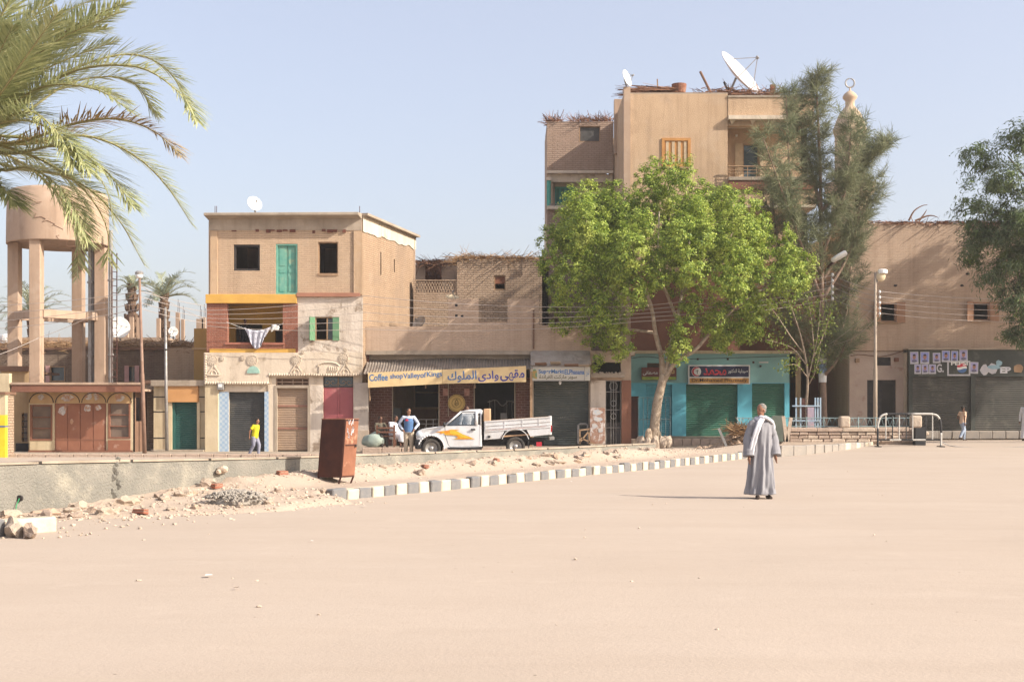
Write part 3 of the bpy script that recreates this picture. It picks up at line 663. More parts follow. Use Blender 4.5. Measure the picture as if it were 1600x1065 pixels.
X0, X1 = PX(492, Y), PX(530, Y)
MB().bar((X0, Y, PZ(513.5, Y)), (X0-0.16, Y-0.42, PZ(513.5, Y)), 0.03, 1.0).build('window_shutter', M_GRNW, E_)
part('window_shutter', M_GRNW, E_, Y, 520, 496, 530, 532, -0.035, -0.002)
# relief frieze
part('frieze', M_PLAST, E_, Y, 320, 551, 421, 599, -0.16, 0.0); part('frieze', M_PLAST, E_, Y, 421, 551, 567, 586, -0.158, 0.0)
mb = MB()
for i in range(64):
    px = 321+i*3.85; mb.blob((PX(px, 53.84), 53.83, PZ(598.5 if px < 421 else 585.5, Y)), (0.055, 0.05, 0.07), 1)
for i in range(12): mb.blob((PX(321.5, 53.84), 53.83, PZ(553+i*3.9, Y)), (0.05, 0.05, 0.055), 1)
tag(mb.build('rope_moulding', M_PLAST, E_), kind='stuff')
def rosette(px, py, r):
    c = P(px, py, 53.84); mb = MB(); mb.lathe([(r, 0), (r, 0.025), (r*.9, 0.03), (r*.85, 0.015), (r*.2, 0.02), (r*.18, 0.05)], c, 20, (0,-1,0))
    for k in range(12):
        a = k*math.pi/6; mb.obox(c+Vector((math.cos(a)*r*.52, -.012, math.sin(a)*r*.52)), Vector((math.cos(a), 0, math.sin(a)))*r*.3, Vector((0,.03,0)), Vector((-math.sin(a), 0, math.cos(a)))*r*.09)
    mb.build('rosette', M_PLAST, E_, smooth=False)
for px, py, r in ((332, 563, .23), (394, 563, .24), (463, 562, .22), (537, 560, .22), (347, 560, .11), (379, 559.5, .11), (539, 547, .09), (473, 550, .08)): rosette(px, py, r)
def gable(px, py, w, h):
    c = P(px, py, 53.84); mb = MB()
    for sgn in (-1, 1):
        mb.bar(c+Vector((sgn*w/2, -.01, 0)), c+Vector((0, -.01, h)), 0.05, 0.045, (0,1,0))
    pts = [c+Vector((math.cos(a)*w*.22, -.008, math.sin(a)*h*.42)) for a in [math.pi*k/8 for k in range(9)]]
    mb.tube(pts, 0.03, 6); mb.box(c.x-w/2, c.x+w/2, c.y-.05, c.y, c.z-.04, c.z+.01); mb.build('gable_relief', M_PLAST, E_)
for px in (334, 463, 540): gable(px, 585 if px < 400 else 583, 0.52, 0.4)
c = P(396, 583, 53.84)
mb = MB(); pts = [(c.x+math.cos(a)*.27, c.z+math.sin(a)*.3) for a in [math.pi*k/12 for k in range(13)]]; mb.prism(pts, c.y-0.04, c.y+.01); mb.build('teal_shell', mat('pale_teal_paint', (0.33, 0.52, 0.44), None, 3), E_)
c = P(515, 580, 53.84); mb = MB()
mb.box(c.x-.45, c.x-.15, c.y-.03, c.y, c.z-.1, c.z+.22)
for k in range(5): mb.tube([c+Vector((-.1+.09*k, -.02, -.05)), c+Vector((0+.09*k, -.04, .05)), c+Vector((-.02+.09*k, -.02, .2))], .02, 6)
mb.tube([c+Vector((math.cos(a)*.45-.05, -.02, .22+math.sin(a)*.16)) for a in [math.pi*k/10 for k in range(11)]], .03, 6); mb.build('boat_relief', M_PLAST, E_)
# ground floor
hs = [hole(xl-.1, Y, 357, 612, 414, 710), hole(xl-.1, Y, 431, 590, 483, 710), hole(xl-.1, Y, 505, 588, 552, 710)]
MB().wall((xl-.1, Y), (xr, Y), ZB-.1, PZ(583, Y), 0.3, hs).build('ground_wall', M_PLAST, E_)
part('column', M_CREAM, E_, Y, 321, 601, 342, 706, -0.12, 0.05, 0.01)
part('rendered_pier', M_PLASTW, E_, Y, 483, 602, 505, 706, -0.05, 0.0)
part('rendered_pier', M_PLAST, E_, Y, 419, 601, 431, 706, -0.04, 0.0)
part('stone_pier', mat('patchy_grey_plaster', (0.42, 0.35, 0.30), (0.52, 0.45, 0.38), 1.2, 0.9, 0.8, 9, 0.03, stain=(0.26, 0.2, 0.16), sscale=1.0), E_, Y, 553, 598, 576, 706, -0.10, 0.0)
part('stone_base', M_STONE, E_, Y, 552, 672, 577, 706, -0.14, -0.1, 0.01)
def tilemat(name):
    m, nt, b = newmat(name); uv, ob = walluv(nt)
    ck = N(nt, 'ShaderNodeTexChecker'); nt.links.new(uv, ck.inputs[0]); ck.inputs['Scale'].default_value = 9.0; ck.inputs[1].default_value = (0.24, 0.36, 0.50, 1); ck.inputs[2].default_value = (0.46, 0.53, 0.56, 1)
    wn = N(nt, 'ShaderNodeTexVoronoi'); nt.links.new(uv, wn.inputs['Vector']); wn.inputs['Scale'].default_value = 9.0; wn.inputs['Randomness'].default_value = 0
    col = mixc(nt, 0.45, ck.outputs[0], mixc(nt, noise_(nt, uv, 5.0, 2), (0.14, 0.26, 0.46), (0.5, 0.54, 0.56)))
    nt.links.new(col, b.inputs['Base Color']); b.inputs['Roughness'].default_value = 0.4; return m
M_BT = tilemat('blue_wall_tile')
part('tile_panel', M_BT, E_, Y, 342, 612, 357.5, 706, -0.015, 0.02); part('tile_panel', M_BT, E_, Y, 413.5, 612, 420, 706, -0.045, 0.02)
shutter('roller_shutter', PX(357, Y), PX(414, Y), ZB, PZ(612, Y), Y+0.2, M_SHD, E_)
st = shutter('roller_shutter', PX(432, Y), PX(482, Y), ZB+.05, PZ(605, Y), Y+0.15, M_SHT, E_, 0.095)
for py in (634, 669): part('band', M_SHTR, st, Y, 432, py-1.5, 482, py+1.5, 0.10, 0.15)
frame('shutter_frame', M_CONC2, E_, Y, 429, 602, 485, 712, 0.11, -0.06, 0.14)
tr = frame('transom_grille', M_SHT, E_, Y, 431, 590, 483, 603, 0.05, 0.02, 0.08)
for px in (440, 457, 472): part('bar', M_SHT, tr, Y, px, 591, px+1.2, 603, 0.02, 0.06)
part('bar', M_SHT, tr, Y, 431, 596, 483, 597.2, 0.018, 0.062); part('backing', M_BROWN, tr, Y, 431, 590, 483, 603, 0.2, 0.25)
pd = part('house_door', M_PINK, E_, Y, 505, 605, 552, 706, 0.08, 0.14)
part('meeting_stile', M_PINK, pd, Y, 527.5, 606, 530, 706, 0.055, 0.08)
for a, b in ((507, 527), (531, 550)):
    part('panel', M_PINK, pd, Y, a, 609, b, 650, 0.066, 0.08); part('panel', M_PINK, pd, Y, a, 656, b, 700, 0.066, 0.08)
part('handle', M_BLACK, pd, Y, 531.5, 655, 533, 659, 0.02, 0.08)
tg = frame('transom', M_BLACK, E_, Y, 505, 588, 552, 605, 0.04, 0.05, 0.1)
mb = MB()
for cx in (516, 541):
    for s_ in (-1, 1):
        c = P(cx+s_*5, 597, 54.06); mb.tube([c+Vector((math.cos(a)*(.02+.028*a)*s_, 0, math.sin(a)*(.02+.022*a))) for a in [0.5*k for k in range(14)]], 0.012, 5)
mb.tube([P(528.5, 589, 54.06), P(528.5, 604, 54.06)], 0.015, 5); mb.build('scrollwork', M_WOOD, tg)
part('glass', M_GLASS, tg, Y, 505, 588, 552, 605, 0.12, 0.13)
mb_ = part('meter_box', M_STEEL, E_, Y, 341.5, 598, 351, 609, -0.24, -0.0165, 0.01); part('dial', M_WHITE, mb_, Y, 343, 600, 349, 605, -0.25, -0.24)
# laundry and someone behind it
def clothmat(name, a, b, sc=(8, 1)):
    m, nt, bs = newmat(name); tc = N(nt, 'ShaderNodeTexCoord'); w = N(nt, 'ShaderNodeTexWave'); nt.links.new(tc.outputs['Object'], w.inputs['Vector']); w.inputs['Scale'].default_value = sc[0]; w.inputs['Distortion'].default_value = sc[1]; w.inputs['Detail'].default_value = 4
    nt.links.new(mixc(nt, ramp(nt, w.outputs[1], 0.35, 0.6), a, b), bs.inputs['Base Color']); bs.inputs['Roughness'].default_value = 0.9; return m
mb = MB(); n = 24; vs = []
for j in range(10):
    v = j/9
    for i in range(n):
        u = i/(n-1); x = PX(381+42*u+(1-2*u)*9*v, 53.85); zt0 = PZ(512+5*math.sin(math.pi*u)-1*u, Y); z = zt0-(PZ(512, Y)-PZ(541, Y))*v*(0.55+0.45*math.sin(math.pi*min(1, max(0, u*1.1)))**0.5)
        vs.append((x, 53.84+0.05*math.sin(u*26+v*2)*(0.3+v), z))
mb.add(vs, [(j*n+i, j*n+i+1, (j+1)*n+i+1, (j+1)*n+i) for j in range(9) for i in range(n-1)])
o = mb.build('hanging_cloth', clothmat('striped_cloth', (0.75, 0.74, 0.76), (0.16, 0.17, 0.26), (7, 5)), smooth=True, loc=P(402, 520, 53.84)); tag(o, 'white and dark blue patterned cloth hung over the yellow balcony', 'laundry')
o.modifiers.new('thick', 'SOLIDIFY').thickness = 0.008
mb = MB(); p0 = P(424, 508, 53.85); vs = []
for j in range(6):
    for i in range(8): vs.append((p0.x+i*.045+.02*math.sin(j), p0.y+.02*math.sin(i*1.7+j), p0.z+0.04*math.sin(i*.6)-j*.06*(1-.05*i)))
mb.add(vs, [(j*8+i, j*8+i+1, j*8+i+9, j*8+i+8) for j in range(5) for i in range(7)])
o = mb.build('hanging_cloth', M_WHITE, smooth=True, loc=p0); o.modifiers.new('thick', 'SOLIDIFY').thickness = 0.008; tag(o, 'small plain white cloth at the right end of the balcony line', 'laundry')
ln = MB().tube(spline([P(354, 503, 53.86), P(382, 513, 53.86), P(412, 517, 53.86), P(443, 505, 53.86)], 14), 0.008, 5).build('washing_line', M_WHITE, loc=P(400, 515, 53.86)); tag(ln, 'thin white washing line across the yellow balcony', 'line')

# ================================================================== water tower at far left
M_TANK = mat('tower_render', (0.42, 0.30, 0.215), (0.375, 0.265, 0.19), 0.5, 0.9, 0.3, 8, 0.02, stain=(0.31, 0.215, 0.155), sscale=0.7, slo=0.56, shi=0.75, streak=0.34)
YT = 54.0; wc = Vector((PX(91, 55.6), 55.6))
WT = thing('water_tower', 'tall concrete water tower with round tank on four columns', 'water tower', (wc.x, wc.y, -0.07))
s_ = 2000/55.6; zb, ztp = PZ(384, 55.6), PZ(300, 55.6); rt = 2.12
MB().lathe([(0.2, zb+.12), (rt-.12, zb+.1), (rt-.08, zb), (rt, zb), (rt, zb+.05), (rt-.015, zb+1.2), (rt-.05, ztp-.16), (rt-.16, ztp-.05), (rt-.35, ztp), (0.3, ztp+.12)], (wc.x, wc.y, 0), 64).build('tank', M_TANK, WT, smooth=True)
mb = MB()
for k in range(3):
    pts = []
    for i in range(12):
        a = math.radians(-125+k*26+i*3.0+4*math.sin(i*1.9+k)); z = ztp-.35-.9*k-.04*i*(1+k*.5)+.06*math.sin(i*2.3); pts.append((wc.x+(rt+.004)*math.cos(a), wc.y+(rt+.004)*math.sin(a), z))
    mb.tube(pts, 0.012, 4)
mb.build('cracks', M_BROWN, WT)
zc0 = PZ(606, 54); cols = []
for a in (189, 261, 9, 81):
    a = math.radians(a+0.0); cx, cy = wc.x+1.80*math.cos(a), wc.y+1.80*math.sin(a); cols.append((cx, cy))
    MB().box(cx-.235, cx+.235, cy-.235, cy+.235, -0.2, zb+.1).build('column', M_TANK, WT, bevel=0.02)
zr = PZ(496, 54)
for (a, b) in ((0, 1), (1, 2), (2, 3), (3, 0)):
    A, B = Vector(cols[a]), Vector(cols[b]); d = (B-A).normalized()*0.24
    MB().bar((*(A+d), zr+.17), (*(B-d), zr+.17), 0.3, 0.34).build('tie_beam', M_TANK, WT)
    MB().bar((*(A+d), zb-.2), (*(B-d), zb-.2), 0.3, 0.35).build('ring_beam', M_TANK, WT) if False else None
for px, dy, r in ((141, 0.3, .09), (146, .5, .05), (173, -.6, .09)):
    yy = 55.6+dy; x = PX(px, yy); mb = MB().tube([(x, yy, -0.1), (x, yy, zb+.15 if px < 160 else PZ(360, yy))], r, 10)
    for z in (2.2, 4.0, 5.6, 7.2): mb.lathe([(r+.05, z), (r+.05, z+.08)], (x, yy, 0), 10)
    mb.build('riser_pipe', M_STEEL, WT)
lx = PX(177, 55); mb = MB()
for q in (0, .35): mb.tube([(lx+q*.3, 54.8+q, 2.6), (lx+q*.3, 54.8+q, PZ(395, 55))], .025, 5)
for k in range(18): mb.tube([(lx, 54.8, 2.8+.3*k), (lx+.1, 55.15, 2.8+.3*k)], .015, 4)
mb.build('ladder', M_RUST, WT)
mb = MB().tube([(wc.x+1.0, wc.y-1, ztp), (wc.x+1.0, wc.y-1, ztp+.5), (wc.x+1.25, wc.y-1, ztp+.6), (wc.x+1.5, wc.y-1, ztp+.3)], .03, 6); mb.build('vent_pipe', M_STEEL, WT)

# shop built round its foot
YS = 53.0
TS = thing('shop_building', 'brown shuttered shop under the water tower with painted arches', 'shop', (PX(126, YS), YS, -0.07))
M_REDD = mat('brown_red_door', (0.29, 0.125, 0.075), (0.245, 0.10, 0.06), 1.5, 0.7, 0.2, stain=(0.38, 0.22, 0.16), sscale=2.2, slo=0.58, shi=0.66)
M_OCHP = mat('ochre_panel', (0.50, 0.34, 0.18), (0.44, 0.29, 0.15), 1.5, 0.85, 0.2, streak=.25)
A = PX(45, YS); zs0 = -0.09
hs = [hole(A, YS, 47, 632, 82, 688), hole(A, YS, 85, 630, 166, 709), hole(A, YS, 169, 628, 204, 685)]
MB().wall((A, YS), (PX(208, YS), YS), zs0, PZ(612, YS), .25, hs).build('front_wall', M_CREAM, TS)
part('arch_panel', M_OCHP, TS, YS, 46, 612, 206, 630, -0.03, -0.002)
MB().wall((PX(208, YS), YS+.005), (PX(208, YS), 58.5), zs0, PZ(612, YS), .2, [(0.4, 1.6, 1.2, 2.2)]).build('side_wall', M_BROWN, TS)
MB().wall((A, 58.5), (A, YS+.25), zs0, PZ(612, YS), .2).build('side_wall', M_BROWN, TS)
MB().box(PX(20, YS)-.05, PX(224, YS), YS-.9, 58.5, PZ(612, YS)-.05+.08, PZ(612, YS)+.12).build('roof_slab', M_TANK, TS)
part('fascia', M_REDW, TS, YS-.9, 19, 601, 222, 612.5, -0.08, 0.0, 0.01)
part('fascia_cap', M_TANK, TS, YS-.9, 18, 597.5, 223, 601.2, -0.12, 0.3, 0.01)
dz = part('panel_door', M_REDD, TS, YS, 85, 630, 166, 709, 0.06, 0.12)
for i in range(4):
    a = 86+i*20; part('door_panel', M_REDD, dz, YS, a, 632, a+18.6, 686, 0.035, 0.06); part('door_panel', M_REDD, dz, YS, a, 688.5, a+18.6, 707, 0.035, 0.06)
part('rail', M_REDW, dz, YS, 85, 686, 166, 688, 0.03, 0.06)
M_MESH = mat('dusty_glass', (0.20, 0.145, 0.11), (0.15, 0.11, 0.085), 2, 0.45, 0.1)
for a, b, c, e in ((47, 632, 82, 688), (169, 628, 204, 685)):
    w = frame('window', M_REDW, TS, YS, a, b, c, e, 0.07, -0.02, 0.1); part('pane', M_MESH, w, YS, a, b, c, e, 0.1, 0.12)
    for t in (0.35, 0.66): part('glazing_bar', M_REDW, w, YS, a, b+(e-b)*t-.8, c, b+(e-b)*t+.8, 0.03, 0.1)
    part('plinth_panel', M_REDD if a > 100 else M_CREAM, TS, YS, a, e+2, c, e+18, -0.03, -0.002)
part('plinth', M_REDW, TS, YS, 45, 703, 208, 710, -0.05, -0.031)
mb = MB(); ma = MB()
for cx in (65, 106, 147, 187):
    c = P(cx, 629, YS); pts = [c+Vector((math.cos(a)*.5, -.04, math.sin(a)*.42)) for a in [math.pi*k/14 for k in range(15)]]; mb.tube(pts, .018, 5)
mb.build('arch_outline', M_BLACK, TS)
M_POST = mat('torn_paper', (0.58, 0.55, 0.52), (0.35, 0.33, 0.34), 7, 0.85, 0.1, stain=(0.42, 0.24, 0.15), sscale=3.5, slo=0.48, shi=0.55)
for px, py, w, h in ((64, 621, 12, 10), (105, 621, 22, 12), (138, 619, 11, 14), (151, 619, 11, 14), (187, 621, 18, 12), (98, 641, 14, 14), (137, 638, 12, 12), (153, 637, 10, 10), (112, 658, 5, 10)):
    mb = MB(); n = 9; c = P(px, py, YS-.045 if py < 630 else YS+.025); vs = [(c.x+(w/2/37)*math.cos(6.283*k/n)*R.uniform(.65, 1.15), c.y, c.z+(h/2/37)*math.sin(6.283*k/n)*R.uniform(.7, 1.15)) for k in range(n)]
    mb.add(vs, [tuple(range(n))]); mb.build('poster_scrap', M_POST, TS)

# kiosk corner at the picture's left edge
KO = thing('painted_kiosk', 'yellow and blue painted kiosk corner at the left edge', 'kiosk', (PX(-10, 50), 50, -0.2))
x1 = PX(8, 50)
MB().box(x1-1.6, x1, 50, 50.25, -0.25, PZ(648, 50)).build('yellow_wall', mat('bright_yellow_paint', (0.72, 0.56, 0.03), None, 2, 0.7, 0.1), KO)
MB().box(x1-1.6, x1+.006, 49.985, 50.26, PZ(667, 50), PZ(665, 50)).build('blue_stripe', mat('blue_paint', (0.03, 0.10, 0.36), None, 2, 0.6, 0), KO)
MB().box(x1-1.6, x1+.005, 50.0, 50.25, PZ(648, 50), PZ(616, 50)).build('white_wall', M_CREAM, KO); MB().box(x1-1.6, x1-.02, 50.26, 50.95, -.25, PZ(617, 50)).build('side_wall', M_BRICKD, KO)
MB().box(x1-1.6, x1+.05, 49.9, 51.0, PZ(616, 50), PZ(612, 50)).build('roof', M_BROWN, KO)
AN = thing('annex_building', 'narrow ochre annex with dark grille window beside the tower shop', 'building', (PX(28, 54), 54.4, -0.1))
MB().wall((PX(2, 54.4), 54.4), (PX(46, 54.4), 54.4), -.1, PZ(578, 54.4), .25, [hole(PX(2, 54.4), 54.4, 34, 645, 43, 690)]).build('wall', M_OCHP, AN)
part('roof_edge', M_BROWN, AN, 54.4, 0, 572, 46, 580, -0.2, 0.5); part('plinth', M_BLACK, AN, 54.4, 25, 692, 46, 707, -0.04, 0.0)
mb = MB()
for i in range(5): rectb(mb, 54.4, 34, 648+i*9, 43, 649.5+i*9, .02, .05)
mb.build('grille', M_BLACK, AN)
MB().box(PX(2, 54.4), PX(46, 54.4), 54.7, 58, PZ(579, 54.4)-.1, PZ(579, 54.4)).build('roof', M_BROWN, AN)
mb = MB().box(PX(4, 52)-.6, PX(14, 52), 52, 52.3, -0.2, PZ(583, 52)); o = mb.build('rendered_wall', M_CREAM, loc=(PX(6, 52), 52, -.2)); tag(o, 'cream rendered wall end between kiosk and annex at far left', 'wall')

# ================================================================== low mud brick house behind the tower
YL = 60.0
LH = thing('low_house', 'long low mud brick house with straw roof behind the water tower', 'house', (PX(130, YL), YL, -0.1))
A = PX(-60, YL); zt = PZ(545, YL)
hs = [hole(A, YL, 50, 569, 62, 580), hole(A, YL, 78, 572, 102, 596), hole(A, YL, 195, 571, 218, 597)]
MB().wall((A, YL), (PX(258, YL), YL), -.1, zt, .3, hs).build('front_wall', brickmat('grey_mud_brick', (0.23, 0.165, 0.12), (0.185, 0.13, 0.095), (0.13, 0.09, 0.065), wear=(0.25, 0.185, 0.135), wlo=0.5, whi=0.56), LH)
MB().wall((PX(258, YL), YL-.02), (PX(304, YL), YL-.02), -.1, zt+.05, .3).build('end_wall', M_BRICK, LH)
MB().wall((PX(304, YL), YL), (PX(304, YL), 66), -.1, zt, .3).build('side_wall', M_BRICK, LH)
MB().box(A, PX(304, YL), YL+.3, 66, zt-.25, zt-.05).build('roof', M_BROWN, LH)
part('roof_edge', M_BROWN, LH, YL, -60, 543, 262, 546.5, -0.12, .3)
for (a, b, c, e), m in zip(((50, 569, 62, 580), (78, 572, 102, 596), (195, 571, 218, 597)), (M_TEAL, M_WOOD, M_WOOD)):
    w = frame('window', M_WHITE if c < 70 else M_WOOD, LH, YL, a, b, c, e, .05, -.03, .1); part('pane', M_GLASS, w, YL, a, b, c, e, .15, .16)
M_PSH = mat('pink_shutter', (0.52, 0.30, 0.27), None, 3)
for a, b in ((195, 202), (211, 218), (72, 78)): part('window_shutter', M_PSH, LH, YL, a, 571, b, 597, -.07, -.032)
straw('roof_straw', lambda r: ((PX(r.uniform(-40, 300), 60.5), r.uniform(60, 65), zt+r.uniform(-.05, .45)*r.random()), (r.uniform(-1, 1), r.uniform(-.6, .3), r.uniform(-.15, .3))), 5200, .8, M_STRAW, LH, 4, .022)
mb = MB()
for k in range(14): mb.blob((PX(40+k*19, 62.5), 62.5+R.uniform(-1, 1), zt), (1.1, 1.2, R.uniform(.25, .6)), 2, .3, k)
mb.build('straw_heap', mat('straw_mass', (0.30, 0.185, 0.10), (0.20, 0.115, 0.06), 5, .95, 1, 30, .05), LH)
for px, pt, w, dy in ((197, 506, 6, 5), (216, 496, 6, 5.5), (205, 495, 6, 6), (247, 497, 6, 6), (277, 488, 6, 6), (285, 499, 5, 6), (312, 498, 12, 7), (318, 496, 6, 7), (60, 492, 7, 5), (122, 497, 7, 5)):
    yy = YL+dy; x = PX(px, yy); o = MB().box(x-w/66, x+w/66, yy, yy+.22, zt-.4, PZ(pt, yy)).build('stub_column', M_TANK, LH)
    MB().tube([(x, yy+.1, PZ(pt, yy)), (x+.02, yy+.1, PZ(pt, yy)+.7)], .012, 4).tube([(x+.06, yy+.15, PZ(pt, yy)), (x+.07, yy+.15, PZ(pt, yy)+.5)], .012, 4).build('rebar', M_RUST, o)
part('roof_room', M_BRICKR, LH, 64, 0, 527, 260, 546, 0, 2)

# small cream shop with green shutter, and the yellow stair block behind it
YG = 54.2
GS = thing('small_shop', 'narrow cream shop with green roller shutter and orange fascia', 'shop', (PX(284, YG), YG, -0.07))
A = PX(240, YG); MB().wall((A, YG), (PX(323, YG), YG), -.09, PZ(600, YG), .3, [hole(A, YG, 269, 627, 309, 709)]).build('front_wall', M_CREAM, GS)
mb = MB()
for py in (620, 643, 684):
    for a, b in ((240, 263), (310, 323)): rectb(mb, YG, a, py-.8, b, py+.8, -.012, .01)
mb.build('tile_line', M_BLACK, GS)
part('orange_fascia', mat('orange_board', (0.52, 0.27, 0.11), (0.45, 0.23, 0.09), 2, .8, .2), GS, YG, 262, 603, 311, 628, -.18, 0)
part('roof_slab', M_CONC2, GS, YG, 238, 594, 325, 603, -.25, 4)
part('frame_post', M_CREAM, GS, YG, 264, 628, 269.5, 706, -.1, .05); part('frame_post', M_CREAM, GS, YG, 308.5, 628, 313, 706, -.1, .05)
M_SHG = mat('green_shutter', (0.022, 0.085, 0.075), (0.03, 0.105, 0.09), 2, .5, 0, metal=.1)
shutter('roller_shutter', PX(269, YG), PX(309, YG), -.07, PZ(628, YG), YG+.12, M_SHG, GS)
part('frame_rail', M_SHG, GS, YG, 269, 628, 273, 706, -.02, .1)
part('step', M_CONC2, GS, YG, 240, 702, 322, 707, -.5, 0, .01)
YB = 56.5
SB = thing('stair_block', 'plain yellow ochre stair block beside the three storey house', 'building', (PX(312, YB), YB, 0))
MB().box(PX(303, YB), PX(330, YB)-.05, YB, 59, 0, PZ(513, YB)).build('wall', mat('mustard_render', (0.42, 0.26, 0.09), (0.36, 0.22, 0.08), 1, .9, .4), SB)
MB().box(PX(302, YB)-.05, PX(330, YB)-.04, YB-.06, 59.05, PZ(546, YB), PZ(543, YB)).build('string_course', M_OCHP, SB)
DK = thing('dark_wall', 'dark rough brick wall strip between lamp pole and cream shop', 'wall', (PX(235, 55), 55, -.1))
MB().box(PX(225, 55), PX(243, 55), 55, 58, -.1, PZ(598, 55)).build('wall', M_BRICKD, DK); part('coping', M_BROWN, DK, 55, 223, 594, 245, 599, -.1, 3.1)
# ================================================================== coffee shop row (front at Y=56)
def rv(s):                                     # joined Arabic letter forms, first letter at the right
    return ''.join(reversed(s))
Y = 54.4
CF = thing('coffee_shop_building', 'low mud brick row with corrugated awning holding coffee shop and supermarket', 'building', (PX(745, Y), Y, 0.1))
A = PX(572, Y); Bx = PX(924, Y)
zt, zl = PZ(467, Y), PZ(553, Y)
cut = [hole(A, Y, 560, 460, 700, 510), hole(A, Y, 748, 460, 793, 503), hole(A, Y, 842, 460, 940, 508)]
MB().wall((A, Y), (Bx, Y), zl, zt, .28, cut).build('parapet_wall', M_BRICKR, CF)
part('lintel', M_CONC2, CF, Y, 572, 548, 832, 554, -.06, .3)
for px, py in ((713, 477), (713, 493), (722, 494)): MB().box(PX(px-2, Y), PX(px+2, Y), Y-.004, Y+.03, PZ(py+2, Y), PZ(py-2, Y)).build('putlog_hole', M_BLACK, CF)
part('downpipe', M_BROWN, CF, Y, 832.5, 485, 835, 545, -.06, -.002)
# shop fronts
zf = 0.15
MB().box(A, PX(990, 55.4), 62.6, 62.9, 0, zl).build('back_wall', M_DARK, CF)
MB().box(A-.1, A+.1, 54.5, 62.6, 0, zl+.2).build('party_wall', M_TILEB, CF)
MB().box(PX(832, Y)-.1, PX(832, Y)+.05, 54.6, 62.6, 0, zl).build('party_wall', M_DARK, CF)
MB().box(A, PX(990, 55.4), Y+.28, 66, zl-.05, zl+.15).build('roof_slab', M_CONC2, CF)
MB().box(A, PX(832, Y), 54.75, 55, PZ(577, Y), zl).build('fascia', M_CONC2, CF)
for a, b in ((575, 613), (686, 741), (806, 831)): part('brick_pier', M_TILEB, CF, 54.9, a, 590, b, 697, 0, .45)
for a in (613.5, 686, 741, 804.5): part('frame_post', M_CONC2, CF, 54.9, a-.7, 590, a+.7, 697, -.06, .0)
part('frame_post', M_CONC2, CF, 54.9, 700, 592, 701.2, 650, -.05, -.002)
# inside: counter, shelves, railing
IN = thing('shop_counter', 'dim counter with shelves inside the coffee shop', 'counter', (PX(650, 60), 60, .17))
part('counter_body', M_BROWN, IN, 60, 622, 640, 682, 690, 0, .6); part('worktop', M_WOOD, IN, 60, 620, 636, 684, 640, -.1, .7)
part('shelf', M_WOOD, IN, 62, 620, 612, 690, 614, -.2, .5); part('cupboard', mat('grey_blue_cupboard', (.22, .24, .25), None, 2), IN, 56.9, 614, 637, 626, 690, 0, .5)
RL = thing('iron_railing', 'low dark iron railing inside the coffee shop opening behind the pickup', 'railing', (PX(672, 55), 55, .17))
mb = MB()
for px in (655, 666, 677, 685): mb.tube([P(px, 655, 55), P(px, 697, 55)], .018, 5)
for py in (655, 662): mb.tube([P(654, py, 55), P(686, py, 55)], .018, 5)
for a, b in ((655, 666), (666, 677), (677, 685)): mb.tube([P(a, 690, 55), P(b, 662, 55)], .012, 4)
mb.build('bars', M_STEEL, RL)
FR = thing('drinks_stand', 'dim metal drinks stand inside the coffee shop above the pickup bed', 'stand', (PX(785, 56.4), 56.4, .17))
mb = MB()
for px in (765, 773, 792, 800): mb.tube([P(px, 625, 56.4), P(px+1, 697, 56.4)], .02, 5)
mb.tube(spline([P(762, 628, 56.4), P(775, 625, 56.4), P(785, 634, 56.4), P(795, 626, 56.4), P(803, 628, 56.4)], 20), .025, 5); mb.build('stand_frame', M_STEEL, FR)
part('white_box', M_STEEL, FR, 56.4, 782, 645, 793, 657, 0, .3)
# corrugated awning
CA = thing('corrugated_awning', 'sagging corrugated metal awning over the coffee shop sign', 'awning', (PX(700, 53.4), 53.4, 3.5))
mb = MB(); n = 240; m_ = 7; vs = []
for j in range(m_):
    v = j/(m_-1)
    for i in range(n):
        u = i/(n-1); px = 570+262*u; yy = 54.75-1.6*v; zz = (1-v)*PZ(561-1*u+3*math.sin(u*9)*(.3), 54.75)+v*PZ(583-8.5*u+1.0*math.sin(u*7+1), 53.15)
        zz += 0.022*math.sin(i*math.pi*.5+.4)-.05*math.sin(math.pi*v)*(1+.6*math.sin(u*11)); vs.append((PX(px, 53.7), yy, zz))
mb.add(vs, [(j*n+i, (j+1)*n+i, (j+1)*n+i+1, j*n+i+1) for j in range(m_-1) for i in range(n-1)])
mb.build('sheet', mat('galvanised_dusty', (0.30, 0.25, 0.21), (0.22, 0.185, 0.155), 1.2, .6, .1, metal=.3, stain=(.17, .11, .08), sscale=1.4), CA).modifiers.new('t', 'SOLIDIFY').thickness = .008
for px in (577, 665, 742, 829): MB().bar(P(px, 600, 53.2)+Vector((0, 0, -.15)), (PX(px, 53.2), 54.8, PZ(562, 54.8)), .05, .05).build('bracket', M_WOOD, CA)
part('wooden_post', M_WOOD, CA, 53.25, 828, 580, 832, 698, 0, .1)
MB().tube([P(577, 604, 53.25), P(578, 626, 53.25)], .03, 6).build('hanging_post', M_WOOD, CA)
